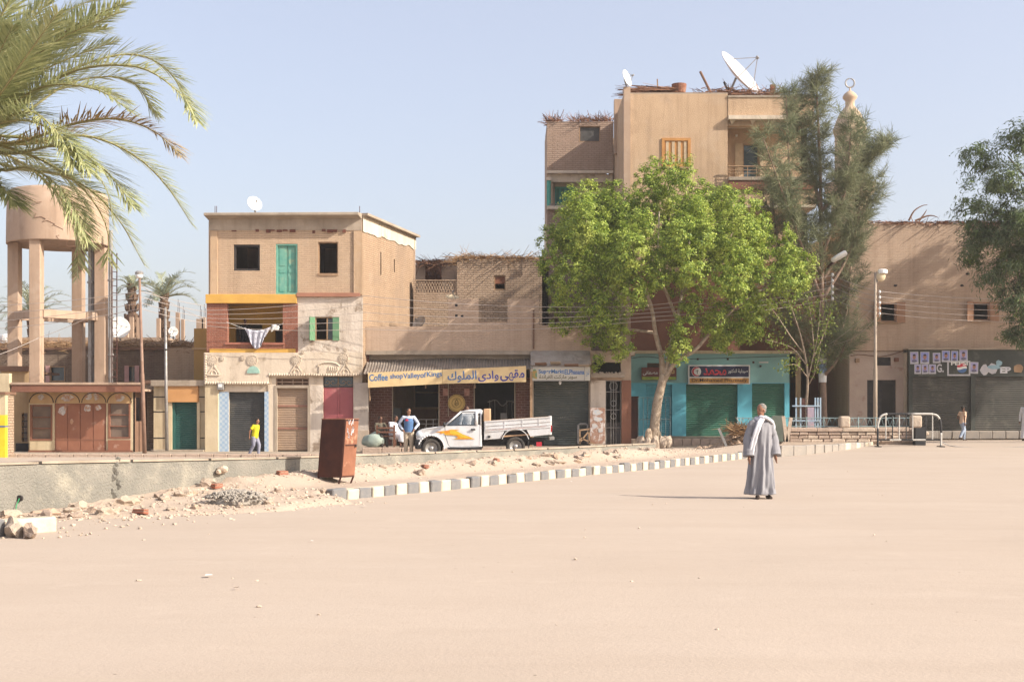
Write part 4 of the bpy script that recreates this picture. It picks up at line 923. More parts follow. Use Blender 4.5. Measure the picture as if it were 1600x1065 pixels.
# painted coffee shop sign
M_SIGN = mat('yellowed_sign', (0.66, 0.50, 0.27), (0.60, 0.44, 0.23), 1.0, .7, .1, stain=(.52, .36, .19), sscale=1.2)
M_BLUE = mat('sign_blue', (0.06, 0.17, 0.34), (0.08, 0.13, 0.30), 2.0, .7, 0, stain=(.16, .25, .38), sscale=2)
M_NAVY = mat('sign_navy', (0.035, 0.04, 0.24), (0.05, 0.055, 0.26), 2.0, .7, 0)
ys = 53.02
SG = thing('shop_sign', 'long faded yellow coffee shop sign with blue English and Arabic lettering', 'sign', (PX(700, ys), ys, PZ(590, ys)))
def slant(mb, x0, t0, b0, x1, t1, b1, f, bk):
    vs = []
    for yy in (ys+f, ys+bk): vs += [(PX(x0, ys), yy, PZ(b0, ys)), (PX(x1, ys), yy, PZ(b1, ys)), (PX(x1, ys), yy, PZ(t1, ys)), (PX(x0, ys), yy, PZ(t0, ys))]
    return mb.add(vs, [(0,1,2,3),(7,6,5,4),(0,4,5,1),(1,5,6,2),(2,6,7,3),(3,7,4,0)])
slant(MB(), 575, 582, 605.5, 691.3, 577.5, 599.5, 0, .04).build('left_board', M_SIGN, SG)
slant(MB(), 691.7, 577.4, 599.4, 822, 571.5, 596.5, 0, .04).build('right_board', M_SIGN, SG)
tl = math.atan2(4.8, 116)
for s, cx, cy, w, h in (('Coffee', 591.5, 589.5, 28, 10.5), ('shop', 619.5, 588.4, 19.5, 9.5), ('Valleyof', 648, 587.5, 35, 10.5), ('Kings', 679, 585.2, 23, 10)):
    text(s, M_BLUE, SG, P(cx, cy, ys), w/36.6, h/36.6, offset=.018, tilt=tl)
tl = math.atan2(5, 130)
for s, cx, cy, w, h, m in ((rv('\uFEE3\uFED8\uFEEC\uFEF0'), 800.5, 586.2, 37, 17, M_NAVY), (rv('\uFEED\uFE8D\uFEA9\uFEEF'), 763, 587.6, 31, 16, M_NAVY), (rv('\uFE8D\uFEDF\uFEE4\uFEE0\uFEEE\uFED9'), 722, 588.3, 44, 17, M_BLUE)):
    text(s, m, SG, P(cx, cy, ys), w/36.6, h/36.6, offset=.02, tilt=tl)
# round emblem on the pier, two posters
em = thing('round_sign', 'round yellow emblem sign with a drop on the dark brick pier', 'sign', P(713.5, 629.5, 54.8))
c = P(713.5, 629.5, 54.82); M_EY = mat('emblem_yellow', (.56, .38, .13), None, 3, .6, .1); M_EB = mat('emblem_dark', (.16, .12, .05), None, 3)
MB().lathe([(.37, 0), (.37, .04)], c, 32, (0,-1,0)).build('disc', M_EY, em)
MB().tube([c+Vector((math.cos(a)*.33, -.05, math.sin(a)*.33)) for a in [k*math.pi/16 for k in range(33)]], .008, 4).tube([c+Vector((math.cos(a)*.2, -.05, math.sin(a)*.2)) for a in [k*math.pi/16 for k in range(33)]], .008, 4).build('ring', M_EB, em)
MB().tube([c+Vector((0, -.05, .17)), c+Vector((-.06, -.05, .04)), c+Vector((-.08, -.05, -.05)), c+Vector((0, -.05, -.12)), c+Vector((.08, -.05, -.05)), c+Vector((.06, -.05, .04)), c+Vector((0, -.05, .17))], .014, 5).tube([c+Vector((.04*math.cos(a), -.05, -.03+.04*math.sin(a))) for a in [k*.5 for k in range(10)]], .01, 4).build('drop', M_EB, em)
for px, lab in ((696, 'torn reddish poster left of the round emblem sign'), (729.5, 'torn reddish poster right of the round emblem sign')):
    o = part('poster', mat('faded_poster', (.38, .22, .18), (.28, .12, .10), 9, .8, 0), None, 54.85, px-4, 607, px+4, 618, 0, .015); tag(o, lab, 'poster')
# supermarket: sagging canopy, sign, shutter
SCN = thing('collapsed_canopy', 'broken grey canopy of bent sheets above the supermarket sign', 'awning', (PX(876, 53.8), 53.8, 3.6))
mb = MB(); n = 26; vs = []
for j in range(10):
    v = j/9
    for i in range(n):
        u = i/(n-1); px = 829+93*u; yy = 54.4-1.0*v; sag = (3*math.sin(u*5)+2.2*mnoise.noise(Vector((u*6, v*5, 1))))*v
        vs.append((PX(px, 54), yy+.05*mnoise.noise(Vector((u*9, v*9, 4))), PZ(547+24*v+sag*.6, 54)))
mb.add(vs, [(j*n+i, (j+1)*n+i, (j+1)*n+i+1, j*n+i+1) for j in range(9) for i in range(n-1)])
mb.build('sheet', mat('dusty_felt', (.38, .33, .285), (.27, .225, .19), 1.6, .95, .8, 9, .05, stain=(.33, .25, .19), sscale=1.1), SCN).modifiers.new('t', 'SOLIDIFY').thickness = .04
for k, (px, py, w) in enumerate(((845, 569, 18), (868, 567, 16), (893, 570, 22), (912, 572, 16))):
    MB().bar(P(px-w/2, py+R.uniform(-1, 1), 53.35), P(px+w/2, py+R.uniform(-1.5, 1.5), 53.3), .35, .025, (0,.3,1)).build('bent_sheet', M_CONC2 if k % 2 else M_BROWN, SCN)
ym = 53.4
SM_ = thing('shop_sign', 'white supermarket sign with blue lettering above the dark shutter', 'sign', P(874, 583, ym))
M_SGW = mat('dusty_white_sign', (.50, .47, .40), (.42, .39, .33), 1.5, .7, .1)
part('board', M_SGW, SM_, ym, 828.5, 573, 913.5, 594.5, 0, .05); part('end_board', M_SGW, SM_, ym, 914, 573, 922, 594.5, .0, .05)
frame('board_frame', M_STEEL, SM_, ym, 828, 572.6, 914, 595, .03, -.015, 0)
text('SuperMarkt', M_BLUE, SM_, P(861.5, 581, ym), 39/36.4, 8/36.4, offset=.03); text('ELPhasana', M_BLUE, SM_, P(897.5, 581, ym), 30/36.4, 7.5/36.4, offset=.03)
M_OLV = mat('olive_lettering', (.10, .09, .05), None, 3)
text(rv('\uFEB3\uFEEE\uFE91\uFEAE \uFEE3\uFE8E\uFEAD\uFEDB\uFE96 \uFE8D\uFEDF\uFED4\uFEAE\uFE8D\uFEE7\uFEAA\uFE93'), M_OLV, SM_, P(872, 589, ym), 57/36.4, 7.5/36.4, offset=.012)
MB().prism([(PX(831.5, ym), PZ(590, ym)), (PX(839, ym), PZ(592, ym)), (PX(839, ym), PZ(580, ym)), (PX(836, ym), PZ(576, ym)), (PX(832.5, ym), PZ(578, ym))], ym-.006, ym-.002).build('painted_figure', mat('figure_green', (.14, .26, .14), (.40, .26, .08), 9, .7, 0, lo=.45, hi=.55), SM_)
text(rv('\uFE91\uFE98\uFEAE\uFEAD'), M_BLUE, SM_, P(918, 583, ym), 5/36.4, 10/36.4)
MB().wall((PX(832, Y), 54.42), (PX(923, Y), 54.42), 0, zl, .25, [hole(PX(832, Y), Y, 834, 593, 920, 700)]).build('front_wall', M_CONC2, CF)
M_SHM = mat('grey_green_shutter', (.058, .068, .062), (.075, .083, .075), 1.5, .5, 0, metal=.2, stain=(.11, .11, .095), sscale=1.2)
ss_ = shutter('roller_shutter', PX(834, Y), PX(920, Y), .17, PZ(593, Y), Y+.16, M_SHM, CF, .095)
text(rv('\uFEE3\uFED0\uFEE0\uFED6'), M_STEEL, ss_, P(880, 652, Y+.13), 16/35.7, 3/35.7, 'painted_mark')
BL = thing('light_bulb', 'bare white bulb hanging under the supermarket sign', 'lamp', P(875, 596, 53.6)); MB().blob(P(875, 597.5, 53.6), (.06, .06, .09), 2).build('bulb', M_WHITE, BL, True); MB().tube([P(875, 590, 53.6), P(875, 595.5, 53.6)], .03, 6).build('socket', M_BLACK, BL)
# doorway bay with iron gate
A3 = PX(922.5, Y)
MB().wall((A3, Y-.02), (PX(986, Y), Y-.02), 0, PZ(548, Y), .3, [hole(A3, Y, 927, 566, 970, 583), hole(A3, Y, 946, 594, 971, 695)]).build('doorway_wall', mat('sand_brown_render', (.47, .355, .26), (.40, .295, .215), 1.5, .92, .5, 10, stain=(.22, .15, .11), sscale=.9), CF)
part('ledge', M_CONC2, CF, Y, 922, 584, 975, 590, -.35, -.021)
mb = MB()
for k in range(9): mb.blob((PX(927+k*5+R.uniform(-1, 1), 54.2), 54.2, PZ(583, 54.2)), (R.uniform(.05, .11), .07, .06), 1, .5, k)
mb.build('rubble_on_ledge', M_STONE, CF)
for a, b in ((922.5, 946), (971, 986)): part('pier_render', M_REDW if a > 950 else M_PLASTW, CF, Y, a, 594, b, 697, -.08, -.021)
ig = thing('iron_gate', 'black iron gate with scrolls in the doorway beside the supermarket', 'gate', P(958, 692, 54.45))
mb = MB()
for px in (946.5, 954.5, 958.5, 962.5, 970): mb.tube([P(px, 594, 54.45), P(px, 694, 54.45)], .014, 5)
for py in (595, 612, 640, 668): mb.tube([P(946, py, 54.45), P(971, py, 54.45)], .016, 5)
mb.build('bars', M_STEEL, ig)
for py, r in ((603, .17), (630, .12), (650, .12)):
    c = P(958.5, py, 54.43); MB().tube([c+Vector((math.cos(a)*r, 0, math.sin(a)*r)) for a in [k*math.pi/8 for k in range(17)]], .012, 5).build('scroll', M_STEEL, ig)
part('backing_sheet', M_BLACK, ig, 54.45, 946, 660, 971, 694, .04, .06)
pb = thing('poster_board', 'upright board pasted with torn posters beside the supermarket shutter', 'board', P(933, 694, 53.6))
part('board', mat('pasted_board', (.24, .12, .075), (.33, .22, .17), 5, .9, .2, stain=(.52, .47, .44), sscale=3.2, slo=.5, shi=.58), pb, 53.6, 922, 637, 945, 693, 0, .25, .01)
for px, py, w, h in ((933, 644, 16, 10), (934, 655, 14, 8), (929, 665, 10, 8), (938, 672, 8, 7)):
    c = P(px, py, 53.59); n = 8; MB().add([(c.x+(w/72)*math.cos(6.283*k/n)*R.uniform(.7, 1.2), c.y, c.z+(h/72)*math.sin(6.283*k/n)*R.uniform(.7, 1.2)) for k in range(n)], [tuple(range(n))]).build('poster_scrap', mat('blue_grey_poster', (.34, .40, .45), (.5, .42, .36), 9, .8, 0), pb)
cr = thing('wooden_crate', 'broken light wooden crate leaning beside the poster board', 'crate', P(912, 694, 53.4))
for a, b, c, e in ((905, 692, 921, 672), (905, 672, 921, 670), (906, 672, 906, 693), (920, 671, 921, 693), (905, 683, 928, 693)): MB().bar(P(a, b, 53.3), P(c, e, 53.3), .06, .1, (0,1,0)).build('slat', M_WOOD, cr)
gf = thing('grey_frame', 'grey arched metal frame standing before the supermarket shutter', 'frame', P(911, 692, 53.9))
mb = MB().tube([P(903.5, 693, 53.9), P(903.5, 664, 53.9), P(907, 662, 53.9), P(915, 662, 53.9), P(918.5, 664, 53.9), P(918.5, 693, 53.9)], .05, 6); mb.build('bars', M_STEEL, gf); part('panel', M_BLACK, gf, 53.9, 905, 672, 917, 693, .02, .05)

# terrace house behind: coarse brick wall with window and lattice
YK = 60.0
TH = thing('terrace_house', 'coarse mud brick upper house with lattice parapet behind the coffee shop', 'house', (PX(750, YK), YK, 3))
A = PX(646, YK); hb = PZ(560, YK)
MB().wall((PX(714, YK), YK), (PX(857, YK), YK), hb, PZ(404, YK), .3, [hole(PX(714, YK), YK, 772, 430, 790, 453)]).build('front_wall', M_BRICKD, TH)
MB().wall((A, YK+.02), (PX(714, YK), YK+.02), hb, PZ(437, YK), .3, [hole(A, YK, 650, 438.5, 712, 457)]).build('low_wall', M_BRICKD, TH)
MB().wall((PX(857, YK), YK), (PX(857, YK), 66), hb, PZ(404, YK), .3).build('side_wall', M_BRICKD, TH); MB().wall((PX(714, YK), 66), (PX(714, YK), YK+.3), PZ(470, YK), PZ(404, YK), .3).build('side_wall', M_BRICKD, TH)
MB().box(PX(714, YK), PX(857, YK), YK+.3, 66, PZ(407, YK)-.15, PZ(407, YK)).build('roof', M_BROWN, TH); MB().box(PX(714, YK), PX(857, YK), 65.7, 66, hb, PZ(407, YK)-.16).build('back_wall', M_BROWN, TH)
lat = MB(); n = 15
for r_ in range(4):
    for i in range(n):
        x = PX(652+i*4.2+(2.1 if r_ % 2 else 0), YK); z = PZ(456.5-r_*4.7, YK); lat.box(x-.036, x+.036, YK+.06, YK+.22, z-.0, z+.125)
    lat.box(PX(650, YK), PX(712, YK), YK+.07, YK+.21, PZ(456.5-r_*4.7, YK)-.022, PZ(456.5-r_*4.7, YK)+.012)
tag(lat.build('brick_lattice', M_BRICKD, TH), kind='stuff')
w = frame('window', M_WOOD, TH, YK, 772, 430, 790, 453, .05, .05, .12); part('board', M_RUSTO, w, YK, 773, 431, 789, 443, .1, .13)
YQ = 64.0; MB().wall((PX(640, YQ), YQ), (PX(725, YQ), YQ), PZ(470, YQ), PZ(413, YQ), .3, [hole(PX(640, YQ), YQ, 664, 414, 690, 470)]).build('rear_wall', M_BRICKR, TH)
MB().box(PX(640, YQ), PX(725, YQ), YQ+.3, 68, PZ(413, YQ)-.2, PZ(413, YQ)-.02).build('rear_roof', M_REDW, TH); MB().box(PX(640, YQ), PX(725, YQ), 67.5, 67.8, PZ(470, YQ), PZ(413, YQ)).build('rear_wall', M_REDW, TH)
straw('roof_straw', lambda r: ((PX(r.uniform(650, 715), YQ), YQ+r.uniform(-.5, 3), PZ(412+6*r.random()*r.random()-4, YQ)), (r.uniform(-1, 1), -r.uniform(-.1, 1), r.uniform(-.35, .25))), 900, .9, M_STRAWR, TH, 8, .02)
def thatch(r):
    px = 716+140*r.random()**1.2; return ((PX(px, YK), YK+r.uniform(-.15, 2.5), PZ(404-(4 if px < 790 else 1.5)*r.random(), YK)), (r.uniform(-1, 1), r.uniform(-.5, .3), r.uniform(-.1, .22)))
straw('roof_straw', thatch, 1500, .8, M_STRAW, TH, 9, .02)
MB().box(A, PX(857, YK), Y+.3, YK, zl+.12, zl+.2).build('terrace_floor', M_CONC2, TH)

# ================================================================== tall building (main front at Y=60)
Y = 60.0
TB = thing('tall_building', 'tall ochre four storey building with corner balcony behind the green tree', 'building', (PX(1060, Y), Y, .4))
xL, xR = PX(976, Y), PX(1137, Y); zt = PZ(147, Y)
MB().wall((xL, Y), (xR, Y), .4, zt, .3, [hole(xL, Y, 1034, 216, 1079, 261), hole(xL, Y, 1034, 350, 1079, 395)]).build('front_wall', M_OCHRE, TB)
part('corner_pier', M_TANK, TB, Y, 974.5, 136, 985, 552, -.05, .3)
MB().wall((xL, 66.2), (xL, Y+.3), .4, zt+.1, .3).build('side_wall', M_OCHRE, TB)
part('pier_stub', M_TANK, TB, 64.2, 960, 155, 972, 240, 0, .4)
MB().box(xL+.3, PX(1275, Y), Y+.3, 70, zt-.5, zt-.3).build('roof', M_CONC2, TB)
for z in (PZ(283, Y), PZ(420, Y)): MB().box(xL+.3, PX(1274, 61.5), Y+.3, 69.7, z-.15, z).build('floor_slab', M_CONC2, TB)
MB().wall((PX(1275, Y), 70), (xL, 70), .4, zt, .3).build('back_wall', M_OCHRE, TB); MB().wall((PX(1275, Y), 61.8), (PX(1275, Y), 70), .4, zt, .3).build('side_wall', M_OCHRE, TB)
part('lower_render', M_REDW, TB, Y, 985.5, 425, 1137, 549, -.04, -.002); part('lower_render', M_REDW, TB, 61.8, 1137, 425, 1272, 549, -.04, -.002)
ww = frame('shuttered_window', mat('orange_wood', (.50, .245, .075), (.43, .20, .06), 5, .6, .2), TB, Y, 1034, 216, 1079, 261, .13, -.05, .05)
for i in range(4):
    a = 1038+i*9.4; part('shutter_leaf', MATS['orange_wood'], ww, Y, a, 219, a+9.1, 258, .0, .04); part('slat_panel', mat('pale_louvre', (.52, .40, .26), None, 4), ww, Y, a+2.4, 221.5, a+6.8, 256, -.022, .0)
part('sill', M_WOOD, ww, Y, 1032, 261, 1081, 263.5, -.1, .02)
# balcony bay on the right
yb = 61.8
MB().wall((xR-.3, yb), (PX(1275, Y), yb), .4, zt-.3, .25, [hole(xR-.3, yb, 1161, 226, 1185, 280)]).build('balcony_wall', M_OCHRE, TB)
MB().box(xR-.3, xR, Y+.3, yb, .4, zt-.3).build('cheek_wall', M_OCHRE, TB)
xE = PX(1272, Y)
part('parapet', M_OCHRE, TB, Y, 1137.4, 152, 1272, 182, -.02, .25)
part('roof_slab', M_PLAST, TB, Y, 1137.2, 182, 1276, 188, -.25, 1.8); mb = MB()
for px in (1144, 1176, 1208, 1240): mb.add([(PX(px-5, Y), Y-.2, PZ(188, Y)), (PX(px+5, Y), Y-.2, PZ(188, Y)), (PX(px, Y), Y+.1, PZ(195, Y)), (PX(px, Y), Y+.6, PZ(188, Y))], [(0,1,2),(1,3,2),(3,0,2),(0,3,1)])
mb.build('bracket', M_PLAST, TB)
part('inner_soffit', M_OCHRE, TB, Y, 1137.4, 188.4, 1272, 196, .1, .4)
part('balcony_floor', M_CONC2, TB, Y, 1137.3, 278, 1274, 283, -.3, 1.8)
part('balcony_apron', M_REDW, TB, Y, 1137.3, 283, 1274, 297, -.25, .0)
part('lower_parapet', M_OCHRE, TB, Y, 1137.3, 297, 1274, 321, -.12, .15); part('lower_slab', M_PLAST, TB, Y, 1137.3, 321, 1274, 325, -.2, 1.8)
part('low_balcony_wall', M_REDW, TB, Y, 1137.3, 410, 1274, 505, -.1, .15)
rl = thing('balcony_railing', 'thin brown metal railing along the top corner balcony', 'railing', P(1205, 278, 59.8)); mb = MB()
for py in (261, 266, 271): mb.tube([P(1138, py, 59.78), P(1270, py, 59.78)], .018, 5)
for px in range(1140, 1272, 14): mb.tube([P(px, 260, 59.78), P(px, 279, 59.78)], .016, 5)
mb.tube([P(1138, 260, 59.78), P(1270, 260, 59.78)], .03, 6); mb.build('bars', M_WOOD, rl)
dd = frame('balcony_door', M_WOOD, TB, yb, 1160, 225, 1186, 281, .06, -.04, .1); part('pane', M_GLASS, dd, yb, 1162, 227, 1184, 280, .06, .07)
part('door_shutter', MATS['pale_louvre'], TB, yb, 1148, 225, 1160, 281, -.1, -.05); part('door_shutter', MATS['pale_louvre'], TB, yb, 1187, 225, 1192, 281, -.1, -.05)
lm_ = part('wall_lamp', M_WHITE, TB, yb, 1149, 211, 1152, 214, -.1, 0)
# lower wing at left, further back
Yw = 66.0
LW = thing('rear_wing', 'mud brick rear wing with teal shutters left of the tall building', 'building', (PX(905, Yw), Yw, .4))
xa, xb = PX(855, Yw), PX(960, Yw)-.05
MB().wall((xa, Yw), (xb, Yw), PZ(268, Yw), PZ(190, Yw), .3, [hole(xa, Yw, 905, 197, 938, 222)]).build('upper_wall', M_BRICKD if False else brickmat('rosy_coarse_brick', (.42, .30, .23), (.36, .255, .19), (.24, .165, .12), bw=.27, bh=.1, ms=.018), LW)
part('window_sheet', mat('dark_metal_sheet', (.09, .085, .08), (.06, .055, .05), 3, .6, .2), LW, Yw, 905, 197, 938, 222, .12, .15); frame('window_frame', M_WOOD, LW, Yw, 905, 197, 938, 222, .05, .05, .12)
part('string_course', M_PLAST, LW, Yw, 854, 267, 958, 271, -.1, .05); part('plaster_band', M_PLAST, LW, Yw, 857, 271, 958, 283, .25, .5)
MB().wall((xa, Yw+1.2), (xb, Yw+1.2), PZ(330, Yw), PZ(268, Yw), .25, [hole(xa, Yw+1.2, 867, 292, 898, 330)]).build('loggia_wall', M_PLAST, LW)
tsx = part('window_shutter', mat('teal_shutter', (.07, .35, .27), (.055, .28, .22), 6, .6, .2), LW, Yw+1.2, 867, 292, 898, 323, -.03, .05)
for a in (869, 877, 884.5, 891.5): part('louvre', mat('teal_louvre', (.05, .22, .18), None, 4), tsx, Yw+1.2, a, 295, a+4.5, 320, -.045, -.03)
part('floor_slab', M_PLAST, LW, Yw, 855, 323, 958, 328, -.3, 1.5); part('roof_slab', M_CONC2, LW, Yw, 855, 188, 958, 191, .3, 4)
mb = MB()
for py in (319, 321.5): mb.tube([P(858, py, 65.8), P(957, py, 65.8)], .02, 5)
for px in range(860, 958, 9): mb.tube([P(px, 319, 65.8), P(px, 324, 65.8)], .015, 4)
mb.build('railing', M_STEEL, LW)
MB().tube([P(857.5, 282, 65.9), P(857.5, 323, 65.9)], .11, 10).build('teal_column', MATS['teal_shutter'], LW); part('column_cap', M_PLAST, LW, Yw, 853.5, 278, 861, 283, -.25, .1)
MB().wall((xa, Yw+.05), (xb, Yw+.05), .4, PZ(328, Yw), .3, [hole(xa, Yw, 866, 470, 876, 508)]).build('lower_wall', MATS['rosy_coarse_brick'], LW)
MB().wall((xa, 71), (xa, Yw+.35), .4, PZ(190, Yw), .3).build('side_wall', M_BRICKR, LW)
MB().box(xa, xb, 70.7, 71, .4, PZ(190, Yw)).build('back_wall', M_BRICKR, LW)
straw('roof_straw', lambda r: ((PX(r.choice((r.uniform(856, 880), r.uniform(894, 958), r.uniform(894, 958))), 66), 66+r.uniform(-.1, 1.5), PZ(189, 66)+r.uniform(-.05, .1)), (r.uniform(-.9, .5), r.uniform(-.6, .4), r.uniform(.0, .8))), 700, .6, M_STRAWR, LW, 21, .022)
# rooftop things of the tall building
def roofstraw(r): px = r.uniform(1002, 1060); return ((PX(px, 61), 61+r.uniform(-.7, .7), PZ(146, 61)+r.uniform(0, .25)*r.random()), (-1+r.uniform(0, .4), r.uniform(-.3, .3), r.uniform(-.05, .22)))
straw('palm_sticks', roofstraw, 420, 1.3, M_STRAWR, TB, 31, .03)
straw('palm_sticks', lambda r: ((PX(r.uniform(1090, 1215), 61.5), 61.5+r.uniform(-.7, .7), PZ(149, 61)+r.uniform(0, .35)*r.random()), (r.uniform(-1, 1), r.uniform(-.3, .3), r.uniform(-.05, .25))), 620, .8, M_STRAWR, TB, 32, .03)
part('roof_rim', M_CONC2, TB, 60.1, 985, 145, 1137, 148.5, 0, .2); part('coping', M_CONC2, TB, 60.0, 1137.6, 149.5, 1272, 152.5, -.06, .3)
o = MB().lathe([(.30, 0), (.35, .3), (.36, .42), (.33, .42), (.3, .1)], (PX(1061, 61), 61, PZ(146, 61)), 18).build('clay_tub', M_RUSTO, loc=(PX(1061, 61), 61, PZ(146, 61))); tag(o, 'round clay tub on the roof edge of the tall building', 'tub')
o = MB().tube([P(1094, 112, 61), P(1111, 146, 61)], .06, 8).build('leaning_pole', M_BROWN, loc=P(1111, 146, 61)); tag(o, 'dark leaning pole on the roof left of the big dish', 'pole')
o = MB().bar(P(1028, 143, 61), P(1027, 124, 61), .05, .1, (0,1,0)).build('wooden_stake', M_WOOD, loc=P(1028, 143, 61)); tag(o, 'short upright wooden stake among roof palm sticks', 'stake')
o = MB().box(PX(1208, 61)-.12, PX(1208, 61)+.12, 61, 61.2, PZ(152, 61), PZ(132, 61)).build('brick_stub', M_RUSTO, loc=P(1208, 150, 61)); tag(o, 'short brick stub on the parapet right of the big dish', 'pillar')

# pharmacy on the ground floor
Y = 59.0
PH = thing('pharmacy', 'turquoise pharmacy front with three roller shutters under the green tree', 'shop', (PX(1112, Y), Y, .42))
M_TURQ = mat('turquoise_paint', (.14, .50, .62), (.125, .45, .56), 1.2, .75, .2, stain=(.20, .53, .63), sscale=.9)
M_PTEAL = mat('pale_teal_wall', (.27, .50, .49), (.24, .45, .44), 1.0, .8, .2, stain=(.28, .47, .45), sscale=.7)
A = PX(983, Y); hs = [hole(A, Y, 1009, 600, 1050, 690), hole(A, Y, 1072, 600, 1152.5, 690), hole(A, Y, 1175, 599, 1226, 690)]
MB().wall((A, Y), (PX(1243, Y), Y), .4, PZ(598, Y), .28, hs).build('lower_wall', M_TURQ, PH)
MB().wall((A, Y), (PX(1243, Y), Y), PZ(598, Y), PZ(552, Y), .28, [hole(A, Y, 1011, 567, 1042, 574.5)]).build('upper_wall', M_PTEAL, PH)
MB().wall((PX(1243, Y), Y), (PX(1243, Y), 62), .4, PZ(552, Y), .28).build('side_wall', M_PTEAL, PH); MB().wall((A, 62), (A, Y+.28), .4, PZ(552, Y), .28).build('side_wall', M_PTEAL, PH)
part('roof_slab', M_CREAM, PH, Y, 982, 548, 1246, 552.5, -.25, 1.0)
M_SHTQ = mat('turquoise_shutter', (.10, .38, .46), (.085, .33, .41), 1.5, .5, 0); M_SHGR = mat('mid_green_shutter', (.05, .16, .11), (.06, .185, .125), 1.2, .5, 0, stain=(.11, .19, .12), sscale=.8)
shutter('roller_shutter', PX(1009, Y), PX(1050, Y), .42, PZ(600, Y), Y+.14, M_SHTQ, PH); shutter('roller_shutter', PX(1072, Y), PX(1152.5, Y), .42, PZ(600, Y), Y+.16, M_SHGR, PH, .095); shutter('roller_shutter', PX(1175, Y), PX(1226, Y), .42, PZ(599, Y), Y+.16, M_SHGR, PH, .095)
part('step', M_CONC2, PH, Y, 1045, 681, 1160, 686, -.5, 0)
MB().tube(spline([P(985, 560, 58.95), P(1010, 557, 58.95), P(1050, 561, 58.95), P(1110, 560, 58.95), P(1180, 558, 58.95), P(1240, 556, 58.95)], 30), .012, 4).build('cable', M_BLACK, PH)
for px, py in ((1090, 561), (1137, 561), (1188, 572), (1177, 566)): part('fitting', M_BLACK if px != 1177 else M_RUST, PH, Y, px-1.5, py-1.5, px+1.5, py+1.5, -.05, 0)
part('tube_lamp', M_WHITE, PH, Y, 1186, 565, 1200, 567, -.08, -.002)
ysn = 58.75
S1 = thing('shop_sign', 'navy and orange pharmacy sign with red crescent on the turquoise front', 'sign', P(1124, 586, ysn))
M_NV = mat('navy_board', (.022, .024, .065), None, 2, .5, 0); M_OR = mat('orange_board2', (.55, .28, .07), (.5, .25, .06), 2, .6, 0); M_RED = mat('sign_red', (.55, .04, .06), None, 2, .5, 0)
part('frame_box', M_WHITE, S1, ysn, 1075.5, 570, 1172, 600, 0, .15); part('navy_panel', M_NV, S1, ysn, 1077.5, 572, 1170, 588.5, -.01, 0); part('orange_panel', M_OR, S1, ysn, 1077.5, 590.5, 1170, 598.5, -.01, 0)
M_DKB = mat('dark_brown_letter', (.07, .035, .02), None, 2, .6, 0)
text('Dr.Mohamed Pharmacy', M_DKB, S1, P(1124, 594.5, ysn-.012), 86/34, 6.6/34, offset=.008)
text(rv('\uFEE3\uFEA4\uFEE4\uFEAA'), M_RED, S1, P(1117, 580.5, ysn-.012), 36/34, 11.5/34, offset=.018); text(rv('\uFEBB\uFEF4\uFEAA\uFEDF\uFEF4\uFE94 \uFE8D\uFEDF\uFEAA\uFEDB\uFE98\uFEEE\uFEAD'), M_WHITE, S1, P(1153, 580, ysn-.012), 31/34, 7.5/34, offset=.015)
c = P(1088, 580.5, ysn-.02)
MB().lathe([(.22, 0), (.22, .01)], c, 28, (0,-1,0)).build('emblem_disc', M_WHITE, S1)
pts = [(c.x+.205*math.cos(a), c.z+.205*math.sin(a)) for a in [math.radians(60+10*k) for k in range(25)]]+[(c.x+.045+.155*math.cos(a), c.z+.155*math.sin(a)) for a in [math.radians(290-10*k) for k in range(23)]]
mb = MB(); k = 24
inn = [(c.x+.045+.16*math.cos(a), c.z+.16*math.sin(a)) for a in [math.radians(60+10*q) for q in range(25)]]; out = pts[:25]
mb.add([(x, c.y-.014, z) for x, z in out+inn], [(i, i+1, i+26, i+25) for i in range(24)]); mb.build('crescent', M_RED, S1)
mb = MB().tube([c+Vector((.05, -.016, -.1)), c+Vector((.05, -.016, .09))], .012, 5).tube([c+Vector((-.02, -.016, .06)), c+Vector((.05, -.016, .03)), c+Vector((.12, -.016, .06))], .012, 5); mb.build('chalice', M_BLACK, S1)
S2 = thing('shop_sign', 'small maroon Arabic sign partly behind the forked tree trunk', 'sign', P(1030, 584, ysn))
part('board', mat('maroon_board', (.16, .045, .03), (.13, .035, .025), 2, .6, 0), S2, ysn, 1002.5, 574, 1057, 593.5, 0, .08); part('green_strip', mat('sign_green', (.16, .30, .05), (.40, .42, .06), 4, .6, 0), S2, ysn, 1003.5, 588.5, 1056, 593, -.008, 0)
text(rv('\uFEE3\uFEBC\uFEC4\uFED4\uFEF0'), M_WHITE, S2, P(1016, 582.5, ysn), 23/34, 8/34, offset=.015); text(rv('\uFEE3\uFEA4\uFEE4\uFEAA'), M_EY, S2, P(1046, 580, ysn), 16/34, 8/34, offset=.02)

# gap wall between tall and right buildings
GW = thing('gap_wall', 'shaded red brown wall in the gap behind the casuarina tree', 'wall', (PX(1290, 66), 66, .5)); MB().box(PX(1275, 60), PX(1330, 62)+1, 66, 66.3, .4, PZ(440, 66)).build('wall', M_REDW, GW)

